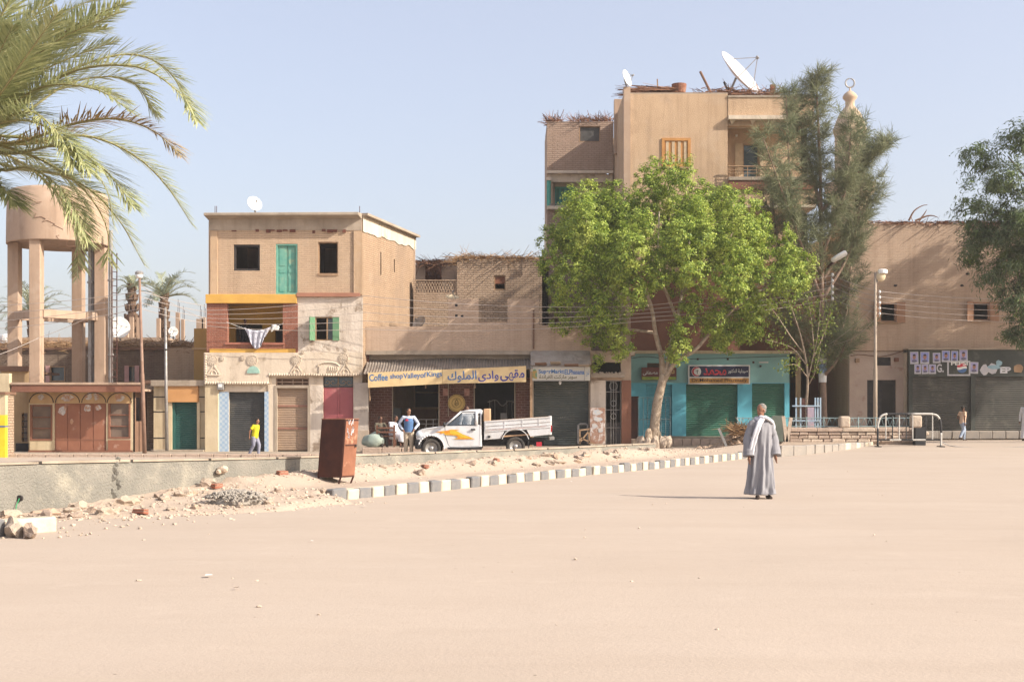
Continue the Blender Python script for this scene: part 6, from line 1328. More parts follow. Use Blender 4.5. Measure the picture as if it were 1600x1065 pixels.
# the big palm leaning in at upper left: crown just outside the frame
Yp = 22.5; cc = P(-62, 215, Yp)
BP = thing('date_palm', 'big date palm arching into view at the upper left', 'palm tree', (cc.x-.4, Yp+.3, -.05))
tp = spline([(cc.x-.4, Yp+.3, -.1), (cc.x-.35, Yp+.25, 2.2), (cc.x-.1, Yp+.1, 4.6), tuple(cc)], 22)
mb = MB()
for i, p in enumerate(tp):
    for k in range(9): a = k*.698+i*.35; mb.obox(p+Vector((math.cos(a)*.2, math.sin(a)*.2, .05)), Vector((math.cos(a)*.045, math.sin(a)*.045, .03)), Vector((-math.sin(a)*.08, math.cos(a)*.08, 0)), Vector((math.cos(a)*.02, math.sin(a)*.02, .11)))
mb.tube(tp, [.25-.05*i/21 for i in range(22)], 12); mb.build('trunk', M_PTR, BP)
rp = random.Random(17)
vis = [  # stems read off the photograph: picture points with a depth each
    ([(-60, 210, 0), (20, 120, -.6), (110, 45, -1.3), (195, 5, -1.9)], 0), ([(-60, 205, 0), (0, 150, -.8), (80, 70, -1.4), (185, 20, -2.0)], 0),
    ([(-60, 210, 0), (10, 140, .3), (100, 95, .6), (180, 65, .8)], 0), ([(-60, 215, 0), (30, 160, -.4), (120, 110, -.9), (215, 105, -1.3), (280, 145, -1.6), (308, 190, -1.8)], 0),
    ([(-60, 215, 0), (20, 165, .4), (110, 110, .9), (200, 85, 1.3), (262, 110, 1.6), (300, 175, 1.8)], 0), ([(-60, 220, 0), (20, 190, .6), (110, 130, 1.1), (200, 125, 1.5), (245, 180, 1.8)], 0),
    ([(-60, 222, 0), (30, 222, -.3), (110, 195, -.7), (180, 186, -1.0), (240, 205, -1.2), (280, 242, -1.4)], 1), ([(-60, 225, 0), (40, 225, .3), (130, 212, .6), (205, 240, .9), (260, 290, 1.1), (301, 352, 1.2)], 0),
    ([(-60, 228, 0), (20, 240, -.6), (90, 228, -1.0), (150, 255, -1.3), (185, 290, -1.4), (207, 322, -1.5)], .4), ([(-60, 232, 0), (0, 265, -.4), (45, 262, -.9), (90, 290, -1.2), (118, 330, -1.4), (136, 376, -1.5)], .5),
    ([(-60, 232, 0), (20, 262, .2), (90, 272, .5), (145, 300, .8), (190, 350, 1.0), (226, 415, 1.1)], .5), ([(-60, 225, 0), (0, 190, -1.0), (50, 175, -1.6), (95, 215, -2.0), (115, 260, -2.2)], .2),
    ([(-60, 205, 0), (-20, 110, .3), (40, 30, .6), (110, -40, .8)], 0), ([(-60, 205, 0), (-30, 90, -.8), (10, 10, -1.2), (50, -60, -1.5)], 0), ([(-60, 210, 0), (0, 120, .9), (70, 60, 1.5), (150, 30, 2.0)], 0),
    ([(-60, 210, 0), (-10, 160, -1.4), (40, 90, -2.2), (90, 20, -2.8)], 0), ([(-60, 215, 0), (-10, 205, 1.0), (60, 150, 1.8), (140, 135, 2.4), (200, 160, 2.7)], 0), ([(-60, 230, 0), (-30, 280, -.8), (0, 290, -1.2), (25, 320, -1.4)], .5), ([(-60, 210, 0), (-20, 130, -.2), (20, 60, -.3), (80, 0, -.4)], 0), ([(-60, 210, 0), (-5, 170, .2), (60, 110, .5), (130, 60, .7)], 0), ([(-60, 210, 0), (-40, 150, -1), (-5, 90, -1.8), (20, 40, -2.3)], 0), ([(-60, 205, 0), (20, 90, 1.2), (100, 20, 1.9), (180, -10, 2.4)], 0),
    ([(-60, 208, 0), (10, 130, -.3), (90, 60, -.8), (165, 45, -1.2)], 0), ([(-60, 208, 0), (-20, 140, 1.0), (40, 70, 1.6), (120, 10, 2.1)], 0), ([(-60, 212, 0), (0, 175, -.6), (70, 135, -1.1), (150, 140, -1.6), (205, 175, -1.9)], 0), ([(-60, 218, 0), (-10, 195, -.9), (50, 190, -1.5), (110, 225, -1.9), (140, 270, -2.1)], .2), ([(-60, 225, 0), (-20, 235, .6), (40, 240, 1.1), (100, 275, 1.5), (140, 330, 1.7)], .4)]
for pts, dry in vis:
    path = spline([P(a, b, Yp+c) for a, b, c in pts], 26); m = M_PLD if dry >= 1 else M_PLM
    build_frond(BP, path, 150, .64, .026, rp, m, .034, dry)
for k in range(26):                            # the rest of the crown, mostly out of frame
    a = rp.uniform(1.9, 4.6) if k < 18 else rp.uniform(0, 6.28); el = rp.uniform(-.2, 1.25); L_ = rp.uniform(3.0, 3.9); d = Vector((math.cos(a), math.sin(a)*.9, 0)); pts = [cc]
    for j in range(1, 6):
        t = j/5; e2 = el-1.5*t*t; pts.append(pts[-1]+(d*math.cos(e2)+Vector((0, 0, math.sin(e2))))*L_/5)
    build_frond(BP, spline(pts, 18), 80, .58, .03, rp, M_PLM, .034)
def far_palm(px, pyb, pyc, Y, r, lab, nf=26, trunk_r=.22, bulge=0.0, lean=0.0, L=.42):
    b = P(px, pyb, Y); c = P(px+lean, pyc, Y); b.z = -.1
    T = thing('date_palm', lab, 'palm tree', b, 'palms behind the low house'); tp = spline([b, b.lerp(c, .5)+Vector((.05, 0, 0)), c], 16); mb = MB()
    for i, p in enumerate(tp[6:]):
        for k in range(8): a = k*.785+i*.4; q = trunk_r*(1+bulge*math.sin(i/9*math.pi)); mb.obox(p+Vector((math.cos(a)*q, math.sin(a)*q, .1)), Vector((math.cos(a)*.05, math.sin(a)*.05, .05)), Vector((-math.sin(a)*.09, math.cos(a)*.09, 0)), Vector((math.cos(a)*.02, math.sin(a)*.02, .18)))
    mb.tube(tp, trunk_r, 10); mb.build('trunk', M_PTR, T)
    for k in range(nf):
        a = k*2.399+rp.uniform(-.3, .3); el = rp.uniform(.35, 1.45); d = Vector((math.cos(a), math.sin(a), 0)); pts = [c]; L_ = r*rp.uniform(.85, 1.15)
        for j in range(1, 6):
            t = j/5; e2 = el-1.35*t*t; pts.append(pts[-1]+(d*math.cos(e2)+Vector((0, 0, math.sin(e2))))*L_/5)
        build_frond(T, spline(pts, 10), 26, L, .05, rp, M_PLF, .03)
far_palm(50, 545, 497, 72, 2.7, 'bushy palm behind the legs of the water tower')
far_palm(206, 545, 452, 78, 1.3, 'small crowned palm with thick ragged trunk left of the lamp pole', 14, .25, .8, 0, .3)
far_palm(258, 545, 466, 70, 2.3, 'upright palm with open crown right of the lamp pole', 18, .22, .1, -2, .55)
# ================================================================== street lamps, poles and wires
def lamp_pole(lab, px0, pyb, px1, pyt, Y, r, m, head=None, gr='street lamps'):
    b, t = P(px0, pyb, Y), P(px1, pyt, Y); T = thing('street_lamp', lab, 'street lamp', b, gr)
    mb = MB().tube([b, b.lerp(t, .45), b.lerp(t, .46), t], [r, r*.9, r*.75, r*.55], 10); mb.build('pole', m, T, smooth=True); return T
T = lamp_pole('rusty lamp pole with white globe beside the brown tower shop', 226, 708, 218, 434, 51.5, .085, mat('faded_rust_pole', (.27, .17, .125), (.20, .12, .085), 3, .8, .3, streak=.3))
c = P(217.5, 428, 51.5); MB().lathe([(.08, -.18), (.14, -.14), (.15, -.02), (.1, 0)], c, 14).build('lamp_body', M_WHITE, T, smooth=True); MB().lathe([(.16, -.02), (.17, .06), (.1, .12)], c, 14).build('lamp_cap', M_STEEL, T)
T = thing('utility_pole', 'thin pale steel pole before the small cream shop', 'pole', P(261, 702, 53.4)); MB().tube([P(261, 704, 53.4), P(259.5, 600, 53.4), P(258.5, 480, 53.4)], [.075, .065, .05], 8).build('pole', M_STEEL, T, smooth=True); part('clamp', M_BLACK, T, 53.4, 257, 545, 261.5, 547, -.1, .1)
T = lamp_pole('pale pole with small amber lamp before the corner house door', 1367.5, 700, 1368, 425, 51.0, .085, M_CONC2)
c = P(1376, 432, 51); MB().tube([P(1368, 445, 51), P(1371, 438, 51), P(1375, 436, 51)], .03, 6).build('bracket', M_STEEL, T); MB().blob(c, (.2, .14, .22), 2, 0, 0).build('lamp_glass', M_CREAM, T, smooth=True); MB().lathe([(.19, 0), (.19, .14), (.12, .17)], c+Vector((.08, 0, .12)), 14).build('lamp_cap', M_WHITE, T)
mb = MB()
for k in range(5): mb.lathe([(.03, 0), (.05, .04), (.03, .1)], P(1374, 458+k*8.5, 51)+Vector((0, -.05, 0)), 8)
mb.build('insulators', M_WHITE, T); MB().bar(P(1374, 452, 51), P(1374, 495, 51), .03, .05, (0,1,0)).build('insulator_rail', M_STEEL, T)
T = lamp_pole('white tilted street lamp on a slim pole within the casuarina', 1288, 668, 1290, 420, 57.2, .05, M_BARKG, None)
MB().tube([P(1290, 422, 57.2), P(1295, 416, 56), P(1302, 408, 54.4)], .05, 7).build('lamp_arm', M_RUST, T)
a, b = P(1299, 408, 54.4), P(1323, 394, 54.2); d = (b-a); MB().tube([a, a+d*.08, a+d*.5, a+d*.92, b], [.06, .15, .18, .17, .09], 12, sq=.6).build('lamp_head', M_WHITE, T, smooth=True)
MB().bar(P(1299.5, 426, 54.3), P(1299.5, 470, 54.3), .05, .05, (0,1,0)).build('insulator_rail', M_STEEL, T)
MB().bar(P(1289, 447, 57.15), P(1299, 447, 54.3), .04, .04, (0,1,0)).build('rail_arm', M_STEEL, T)
mb = MB()
for k in range(5): mb.lathe([(.03, 0), (.055, .04), (.055, .1), (.03, .14)], P(1301, 432+k*9.3, 54.25), 8)
mb.build('insulators', M_WHITE, T)
def wire(lab, pts, r=.011, n=40, m=None, g='overhead wires'):
    w = [P(*p) for p in pts]; full = []
    for i, (a, b) in enumerate(zip(w, w[1:])):
        sag = (b-a).length*.018
        for k in range(14): t = k/14; full.append(a.lerp(b, t)+Vector((0, 0, -sag*4*t*(1-t))))
    full.append(w[-1]); o = MB().tube(full, r, 5).build('overhead_wire', m or M_WIRE, loc=w[0]); tag(o, lab, 'wire', g)
M_WIRE = mat('wire', (.42, .36, .32), None, 2, .5, 0)
od = ['topmost', 'second', 'third', 'fourth', 'lowest']
for k in range(5):
    wire(od[k]+' of the five wires on the insulator rails at right', [(1650, 466+9*k, 52), (1374, 455+8.5*k, 51), (1301, 430+9.3*k, 54.25)])
    wire(od[k]+' of the five wires running left past the tree to the house', [(1301, 430+9.3*k, 54.25), (1000, 478+6*k, 52.5), (570, 462+13*k, 53.2), (322, 485+6*k, 53.3)])
for k in range(4): wire(od[k]+' of the wires crossing the water tower legs', [(322, 478+9*k, 53.3), (220, 455+9*k, 51.6), (-60, 478+13*k, 53)])
wire('slack wire rising from the left edge to the tower leg', [(-20, 560, 51), (60, 528, 53), (150, 490, 53.2)]); wire('drooping wire from the lamp pole towards the house with yellow balcony', [(219, 445, 51.5), (262, 470, 53), (322, 500, 53.5)])
wire('slack guy wire from the pale pole towards the pharmacy roof', [(1368, 478, 51), (1300, 535, 55), (1243, 552, 58.8)]); wire('second slack wire from the pale pole to the corner house base', [(1368, 498, 51), (1330, 530, 54), (1243, 549, 58.8)])

# ------------------------------------------------------------------ satellite dishes and roof things
def dish(lab, c, r, nrm, m, depth=.2, mast=None, mm=None, squash=1.0):
    c = Vector(c); nrm = Vector(nrm).normalized(); T = thing('satellite_dish', lab, 'satellite dish', mast or c, 'satellite dishes')
    prof = [(r*t, depth*r*(t*t)) for t in (0.02, .2, .4, .6, .8, .95, 1.0)]; back = [(r*t, depth*r*t*t-.03) for t in (1.0, .8, .5, .02)]
    MB().lathe(prof+back, c, 30, nrm).build('reflector', m, T, smooth=True)
    f = c+nrm*r*.95; mb = MB(); e = nrm.orthogonal().normalized(); g = nrm.cross(e)
    for k in range(3): a = k*2.094+.5; mb.tube([c+(e*math.cos(a)+g*math.sin(a))*r*.75+nrm*depth*r*.6, f], .012 if r < .7 else .02, 4)
    mb.build('feed_arm', M_STEEL, T); MB().lathe([(.05*max(r, .6), -.08), (.07*max(r, .6), .05)], f, 8, nrm).build('feed_horn', M_STEEL, T)
    if mast: MB().tube([Vector(mast), c-nrm*.08], .035 if r < .7 else .06, 7).build('mast', M_STEEL, T)
    return T
dish('huge white satellite dish on the roof of the tall building', P(1152, 120, 64.5), 1.42, (.62, -.42, .55), mat('big_dish', (.62, .56, .55), (.54, .47, .46), 2, .5, 0), .2, P(1137, 152, 64.8))
mb = MB(); 
for a, b in (((1131, 128), (1140, 150)), ((1145, 140), (1160, 150)), ((1137, 137), (1152, 146))): mb.tube([P(*a, 64.8), P(*b, 65)], .05, 6)
o = mb.build('dish_frame', M_BLACK, loc=P(1140, 148, 65)); tag(o, 'dark steel frame under the huge roof dish', 'frame')
dish('small white dish on the left corner pier of the tall building', P(978, 123, 60), .40, (.75, -.45, .25), M_WHITE, .2, P(979, 137, 60.05))
dish('white dish on the roof slab of the three storey house', P(397, 319, 54.2), .33, (.55, -.75, .35), M_WHITE, .2, P(399, 332, 54.2))
dish('large white dish behind the water tower pipes', P(186, 512, 63), .52, (.5, -.85, .1), M_WHITE, .2, P(188, 532, 63.2))
dish('tiny white dish on the low house roof right of the palm', P(270.5, 518, 64), .24, (.4, -.85, .1), M_WHITE, .2, P(271, 530, 64.2))
dish('beige dish lying upward on the raised brick parapet', P(706.5, 466, 55.9), .30, (.1, -.35, .9), M_CREAM, .25, P(707, 470, 56.1))
dish('grey dish half hidden behind the brick parapet', P(656, 505, 57), .34, (-.5, -.6, .5), M_STEEL, .25, P(656, 516, 57))
dish('dark dish on a mast at the edge of the green tree', P(851, 396, 59.5), .14, (.2, -.9, .2), M_BLACK, .2, P(851, 404, 59.6))
o = MB().tube([P(851, 404, 59.6), P(851, 352, 59.6)], .025, 6).tube([P(833, 396.5, 59.6), P(851, 394.5, 59.6)], .015, 5).tube([P(837, 394, 59.6), P(837, 399, 59.6)], .01, 4).tube([P(842, 393, 59.6), P(842, 398, 59.6)], .01, 4).build('aerial', M_STEEL, loc=P(851, 404, 59.6)); tag(o, 'tall thin aerial mast at the right end of the terrace house', 'aerial')
o = MB().tube([P(728, 396, 60), P(733, 406, 60)], .03, 6).tube([P(1555, 0, 60)]*2, .001, 3).build('roof_stick', M_STEEL, loc=P(733, 406, 60)) if False else MB().tube([P(728, 396, 60), P(734, 407, 60)], .03, 6).build('roof_stick', M_STEEL, loc=P(734, 407, 60)); tag(o, 'thin grey stick leaning on the terrace house roof', 'stick')
o = MB().lathe([(.5, 0), (.52, .1), (.5, .25), (.52, .4), (.5, .6), (.46, .72), (.2, .8)], (PX(8, 61), 61.5, PZ(547, 61)), 20).build('water_tank', M_WHITE, loc=(PX(8, 61), 61.5, PZ(547, 61))); tag(o, 'white plastic water tank on the roof at the left edge', 'water tank')
for px in (336, 338.5, 562): 
    o = MB().tube([P(px, 335, 55), P(px, 322, 55)], .014, 4).build('rebar', M_RUST, loc=P(px, 335, 55)); tag(o, {336: 'left thin rebar at the left end of the roof slab', 338.5: 'right thin rebar at the left end of the roof slab', 562: 'thin rebar at the right end of the roof slab'}[px], 'rebar')

# ------------------------------------------------------------------ rusty cabinet on the pavement
yc = 25.0
zc = on_isl(2.2, .85)[2]
s = 2000/yc; cb = thing('metal_cabinet', 'rusty leaning metal cabinet on thin legs by the striped kerb', 'cabinet', (PX(524, yc), yc, zc))
w1, w2, hh = .50, .46, 1.13
c0 = Vector((PX(525, yc), yc+.1, zc+.13)); fx = Vector((.905, -.425, 0)); fy = Vector((.52, .854, 0)); up = Vector((.075, 0, 1)).normalized()   # front faces left of the camera, side faces right
fxl, fyl = fx*.54, fy*.42
o0 = Vector((PX(495, yc), yc+.1, zc+.13))
def cbx(name, m, u0, u1, v0, v1, h0, h1, bevel=.006, par=None):
    c = o0+fxl*((u0+u1)/2)+fyl*((v0+v1)/2)+up*((h0+h1)/2); return MB().obox(c, fxl*(u1-u0)/2, fyl*(v1-v0)/2, up*(h1-h0)/2).build(name, m, par or cb, bevel=bevel)
cbx('carcass', M_RUST, 0, 1, 0, 1, 0, hh)
cbx('top_plate', M_RUSTO, -.02, 1.02, -.02, 1.02, hh, hh+.02)
sd = cbx('side_door', M_RUSTO, 1.0, 1.025, .04, .97, .03, hh-.03)  # rust more orange than the carcass: this side's sunlight is in the colour
cbx('door_lip', M_RUST, 1.0, 1.03, .0, .035, .0, hh-.01); cbx('hasp', M_RUST, 1.025, 1.06, .1, .85, hh*.55, hh*.55+.025); cbx('lock', M_BLACK, 1.025, 1.09, .78, .86, hh*.52, hh*.57)
cbx('front_fold', M_RUST, .0, .03, -.02, .0, 0, hh); cbx('front_fold', M_RUST, .97, 1.0, -.02, .0, 0, hh)
for k in range(6):
    a = R.uniform(.15, .7); h = hh*R.uniform(.72, .95); c = o0+fxl*1.03+fyl*a+up*h; pts = [c+fyl*R.uniform(-.1, .1)+up*R.uniform(-.08, .08) for _ in range(5)]; MB().tube(pts, .008, 4).build('paint_scrawl', M_PW, cb)
for u, v, du, dv in ((.03, .03, 0, 0), (.97, .03, -.1, -.02), (.97, .97, -.12, -.05), (.05, .95, .25, -.3)):
    a = o0+fxl*u+fyl*v; MB().bar(a+Vector((0, 0, .01)), a+fxl*du+fyl*dv+Vector((0, 0, -.17)), .035, .012, (0,1,0)).build('leg', M_RUST, cb)

# ------------------------------------------------------------------ crowd barrier
yb_ = gY(1374, 698); s = 2000/yb_; zb_ = gz(PX(1420, yb_), yb_)
CB = thing('crowd_barrier', 'black and white tubular crowd barrier on the sand at right', 'barrier', (PX(1421, yb_), yb_, zb_))
def B(px, py, dy=0): p = P(px, py, yb_); p.y += dy; return p
M_BW = mat('barrier_white', (.55, .52, .47), None, 3, .6, .1); M_BK = mat('barrier_black', (.03, .03, .032), None, 3, .5, .1)
path = spline([B(1371.5, 697), B(1371.5, 675), B(1372, 662), B(1376, 651), B(1384, 647), B(1400, 646.5), B(1440, 646.5), B(1458, 647), B(1466, 651), B(1470, 662), B(1470.5, 680), B(1470, 697)], 64)
for k in range(8): MB().tube(path[k*8:min(k*8+9, 64)], .04, 8).build('frame_tube', M_BW if k in (1, 2, 4, 5, 7) else M_BK, CB, smooth=True)
for k, (a, b) in enumerate(((1372, 1390), (1390, 1408), (1408, 1426), (1426, 1446), (1446, 1470))): MB().tube([B(a, 687), B(b, 687)], .032, 7).build('lower_rail', M_BW if k % 2 else M_BK, CB)
for k, px in enumerate((1384, 1394.5, 1405, 1416, 1426, 1446.5, 1457)): MB().tube([B(px, 647), B(px, 687)], .022, 6).build('bar', M_BW if k % 2 == 0 else M_BK, CB)
for px in (1371.5, 1470): MB().box(PX(px, yb_)-.06, PX(px, yb_)+.06, yb_-.3, yb_+.3, zb_-.02, zb_+.03).build('foot', M_BK, CB)
o = MB().tube(spline([B(1471, 690, .1), B(1490, 697, .1), B(1530, 699, 0), B(1600, 698, 0), B(1650, 697, 0)], 30), .02, 5).build('rope', M_STEEL, loc=B(1471, 690)); o.location.z += 0; tag(o, 'thin rope trailing right from the crowd barrier over the sand', 'rope')
for px, lab, m0, tall in ((1320, 'pale rounded stone post on the stone wall coping', M_STONE, 0), (1432, 'cream and black painted stone post at the end of the stone wall', M_STONE, 1)):
    T = thing('stone_post', lab, 'post', P(px, 668, 50.2)); x = PX(px, 50.1); MB().box(x-.2, x+.2, 50.0, 50.4, .972, PZ(650 if not tall else 649, 50)).build('block', m0, T, bevel=.07, seg=3)
    if tall: MB().box(x-.21, x+.21, 49.6, 49.92, .15, .97).build('black_base', M_BK, T, bevel=.02)
IF = thing('iron_railing', 'low pale blue iron railing with crossed loops on the stone wall', 'railing', P(1330, 668, 50.3)); M_PB2 = mat('pale_blue_iron', (.24, .33, .34), (.17, .22, .22), 4, .6, .1); mb = MB()
for py in (653, 666): mb.tube([P(1150, py, 50.45), P(1425, py, 50.45)], .018, 5)
for px in range(1152, 1425, 9): mb.tube([P(px, 653, 50.45), P(px+4.5, 666, 50.45), P(px+9, 653, 50.45)], .012, 4)
for px in range(1152, 1430, 27): mb.tube([P(px, 651, 50.45), P(px, 669, 50.45)], .022, 5)
mb.build('bars', M_PB2, IF)
WF = thing('picket_fence', 'small pale blue picket enclosure round the young tree', 'fence', P(1260, 668, 51)); M_PKT = mat('faded_blue_wood', (.28, .38, .48), (.36, .42, .46), 4, .8, .2)
for px in (1243, 1250, 1273, 1277, 1281): part('picket', M_PKT, WF, 51.2, px, 621, px+2.2, 668, 0, .05)
for py in (633, 656): part('rail', M_PKT, WF, 51.15, 1238, py, 1283, py+2, 0, .04)
o = part('cloth_bundle', mat('pinkish_cloth', (.45, .33, .36), (.34, .30, .40), 3, .9, .3), None, 51.6, 1262, 636, 1272, 668, 0, .2); tag(o, 'pinkish cloth panel behind the pale blue pickets', 'cloth')
part('picket', M_RUST, WF, 51.4, 1252, 622, 1258, 668, 0, .06)
# planks and debris in front of the pharmacy
for a, b, lab in (((1224, 650), (1229, 690), 'left of two upright pale planks behind the man in grey'), ((1236, 652), (1230, 690), 'right of two upright pale planks behind the man in grey')):
    o = MB().bar(P(*a, 49.6), P(*b, 49.6), .13, .04, (0,1,0)).build('plank', M_STONE, loc=P(*b, 49.6)); tag(o, lab, 'plank')
o = MB().box(PX(1207, 50), PX(1224, 50), 50, 50.06, PZ(690, 50), PZ(649, 50)).build('board', mat('grey_green_board', (.13, .15, .12), (.10, .11, .09), 2, .8, .2), loc=P(1215, 690, 50)); tag(o, 'dark green board standing against the two pale planks', 'board')
o = MB().bar(P(1123, 669, 50), P(1135, 697, 50), .09, .05, (0,1,0)).build('plank', M_STEEL, loc=P(1135, 697, 50)); tag(o, 'grey leaning plank stuck in the brick debris heap', 'plank')
mb = MB(); rng = random.Random(5)
for k in range(260):
    px = rng.gauss(1150, 22); y = rng.uniform(50.5, 53.5); x = PX(px, y); h = .75*math.exp(-((px-1158)/26)**2)*rng.random()**.7; r = rng.uniform(.05, .14)
    mb.blob((x, y, gz(x, y)+h), (r*1.4, r, r*.7), 1, .5, k, rng.uniform(0, 3))
tag(mb.build('rubble', M_BRICKR), 'brown heap of broken brick beside the man in grey', 'rubble', kind='stuff')
straw('brushwood', lambda r: ((PX(r.gauss(1160, 10), 50.4), 50.4+r.uniform(-.3, .5), PZ(676, 50)+r.uniform(-.1, .25)), (r.uniform(-1, 1), r.uniform(-.6, .4), r.uniform(-.1, .5))), 500, .5, M_STRAW, None, 52, .02); tag(bpy.data.objects['brushwood'], 'dry brushwood on top of the brick debris heap', 'brushwood')
T = thing('iron_post', 'dark rusty iron post at the left end of the pharmacy', 'post', P(991, 690, 56)); part('post', M_RUST, T, 56, 986, 621, 997, 692, 0, .3, .01); part('cap', M_RUST, T, 56, 985, 619, 998, 621, -.03, .33)
WG = thing('wire_guard', 'thin wire guard fence round the forked tree', 'fence', P(1015, 690, 54)); mb = MB()
for px in range(998, 1048, 7): mb.tube([P(px, 620, 55.2), P(px, 688, 55.2)], .012, 4)
for py in (621, 655, 683): mb.tube([P(997, py, 55.2), P(1047, py, 55.2)], .012, 4)
mb.build('mesh', M_PB2, WG)

# ------------------------------------------------------------------ bench and sack outside the coffee shop
yb2 = 52.3
BN = thing('wooden_bench', 'brown wooden bench with slatted back outside the coffee shop', 'bench', P(602, 700, yb2)); M_BEN = mat('brown_wood', (.17, .075, .045), (.12, .055, .035), 5, .7, .2)
def bp(px, py, dy=0): p = P(px, py, yb2); p.y += dy; return p
for px in (589, 616):
    for dy in (0, .55): MB().bar(bp(px, 698 if dy == 0 else 697, dy), bp(px, 664 if dy == 0 else 676, dy), .07, .07, (0,1,0)).build('leg', M_BEN, BN)
MB().box(PX(588, yb2), PX(618, yb2), yb2+.03, yb2+.6, PZ(681, yb2)-.03, PZ(680, yb2)).build('seat', M_BEN, BN)
for py in (667, 673.5): part('back_slat', M_BEN, BN, yb2, 588, py, 617, py+2.6, -.05, 0)
o = MB().blob((PX(584, 52.4), 52.4, .14+.27), (.44, .32, .34), 3, .3, 4, 0, 0, .72).build('sack', mat('greenish_sack', (.22, .27, .24), (.30, .34, .29), 3, .9, .5, 14), loc=(PX(584, 52.4), 52.4, .14), smooth=True); tag(o, 'grey green sack slumped by the stone pier left of the bench', 'sack')
# ================================================================== white pickup
YTR = 46.5; TX, TZ = PX(648, YTR), -0.02
TK = thing('pickup_truck', 'white single cab pickup with orange flame stripe parked outside the coffee shop', 'pickup truck', (TX+2.5, YTR+.85, TZ))
M_CARW = mat('car_white', (.62, .62, .63), (.55, .545, .54), 1.2, .32, 0, spec=.5, stain=(.46, .41, .36), sscale=1.6, slo=.52, shi=.75, streak=.15)
M_BLKP = mat('black_plastic', (.025, .025, .027), None, 4, .6, 0); M_TYRE = mat('tyre_rubber', (.03, .029, .028), (.07, .06, .05), 3, .9, .2)
M_RIM = mat('steel_rim', (.42, .41, .40), (.33, .31, .29), 5, .4, 0, metal=.5); M_CGL = glassmat('car_glass', (.10, .14, .17), .03, .45)
HWD = .84
def wz(z): return HWD if z < 1.02 else HWD-.19*((z-1.02)/.68)**1.0
def side_prism(poly, ymin=None, ymax=None, name='body', m=None, par=None, bevel=.03, seg=3):
    mb = MB(); k = len(poly)
    for sg in (-1, 1):
        for x, z in poly: mb.v.append((TX+x, YTR+HWD+sg*wz(z)*(1-.10*max(0, (.55-x)/.55)**2), TZ+z))
    mb.f = [tuple(range(k)), tuple(reversed(range(k, 2*k)))]+[(i, i+k, (i+1) % k+k, (i+1) % k) for i in range(k)]; mb.m = [0]*len(mb.f)
    return mb.build(name, m or M_CARW, par or TK, bevel=bevel, seg=seg)
def arc(cx, cz, r, a0, a1, n): return [(cx+r*math.cos(math.radians(a0+(a1-a0)*i/n)), cz+r*math.sin(math.radians(a0+(a1-a0)*i/n))) for i in range(n+1)]
FW, RW = (.60, .29), (3.66, .36); WR = .345
lower = [(.06, .62), (.03, .80), (.10, .92), (.28, 1.0), (.7, 1.06), (1.16, 1.11), (1.75, 1.13), (2.43, 1.15), (2.44, .34), (1.2, .28)]+arc(FW[0], FW[1], .46, -3, 160, 12)+[(.1, .47)]
side_prism(lower, name='cab_body')
# greenhouse: pillars and roof round open windows
def sp(x, z, sg, out=0.0): return (TX+x, YTR+HWD+sg*(wz(z)+out), TZ+z)
mb = MB(); roof = [(1.66, 1.62), (1.95, 1.685), (2.36, 1.70), (2.44, 1.66)]
for sg in (-1, 1):
    for a, b, w in (((1.08, 1.09), (1.68, 1.62), .045), ((2.24, 1.12), (2.24, 1.62), .09), ((2.40, 1.12), (2.40, 1.66), .05)):
        mb.tube([sp(*a, sg, -.03), sp(a[0]+(b[0]-a[0])*.5, a[1]+(b[1]-a[1])*.5, sg, -.03), sp(*b, sg, -.03)], w*.75, 6)
mb.build('pillars', M_CARW, TK, smooth=True)
mb = MB(); vs = []
for x, z in roof+[(2.44, 1.60), (1.72, 1.58)]:
    for t in (-1, -.8, 0, .8, 1): vs.append((TX+x, YTR+HWD+t*(wz(z)), TZ+z+(.02*(1-t*t) if z > 1.6 else 0)-(.03 if abs(t) == 1 else 0)))
nn = 6; mb.add(vs, [(i*5+j, i*5+j+1, ((i+1) % nn)*5+j+1, ((i+1) % nn)*5+j) for i in range(nn) for j in range(4)]+[tuple(i*5 for i in range(nn)), tuple(i*5+4 for i in reversed(range(nn)))]); mb.build('roof', M_CARW, TK, smooth=False)
MB().add([sp(1.12, 1.10, -1, -.04), sp(1.12, 1.10, 1, -.04), sp(1.70, 1.61, 1, -.05), sp(1.70, 1.61, -1, -.05)], [(0,1,2,3)]).build('windscreen', M_CGL, TK)
MB().add([sp(2.43, 1.13, -1, -.04), sp(2.43, 1.13, 1, -.04), sp(2.43, 1.62, 1, -.05), sp(2.43, 1.62, -1, -.05)], [(0,1,2,3)]).build('rear_window', M_CGL, TK)
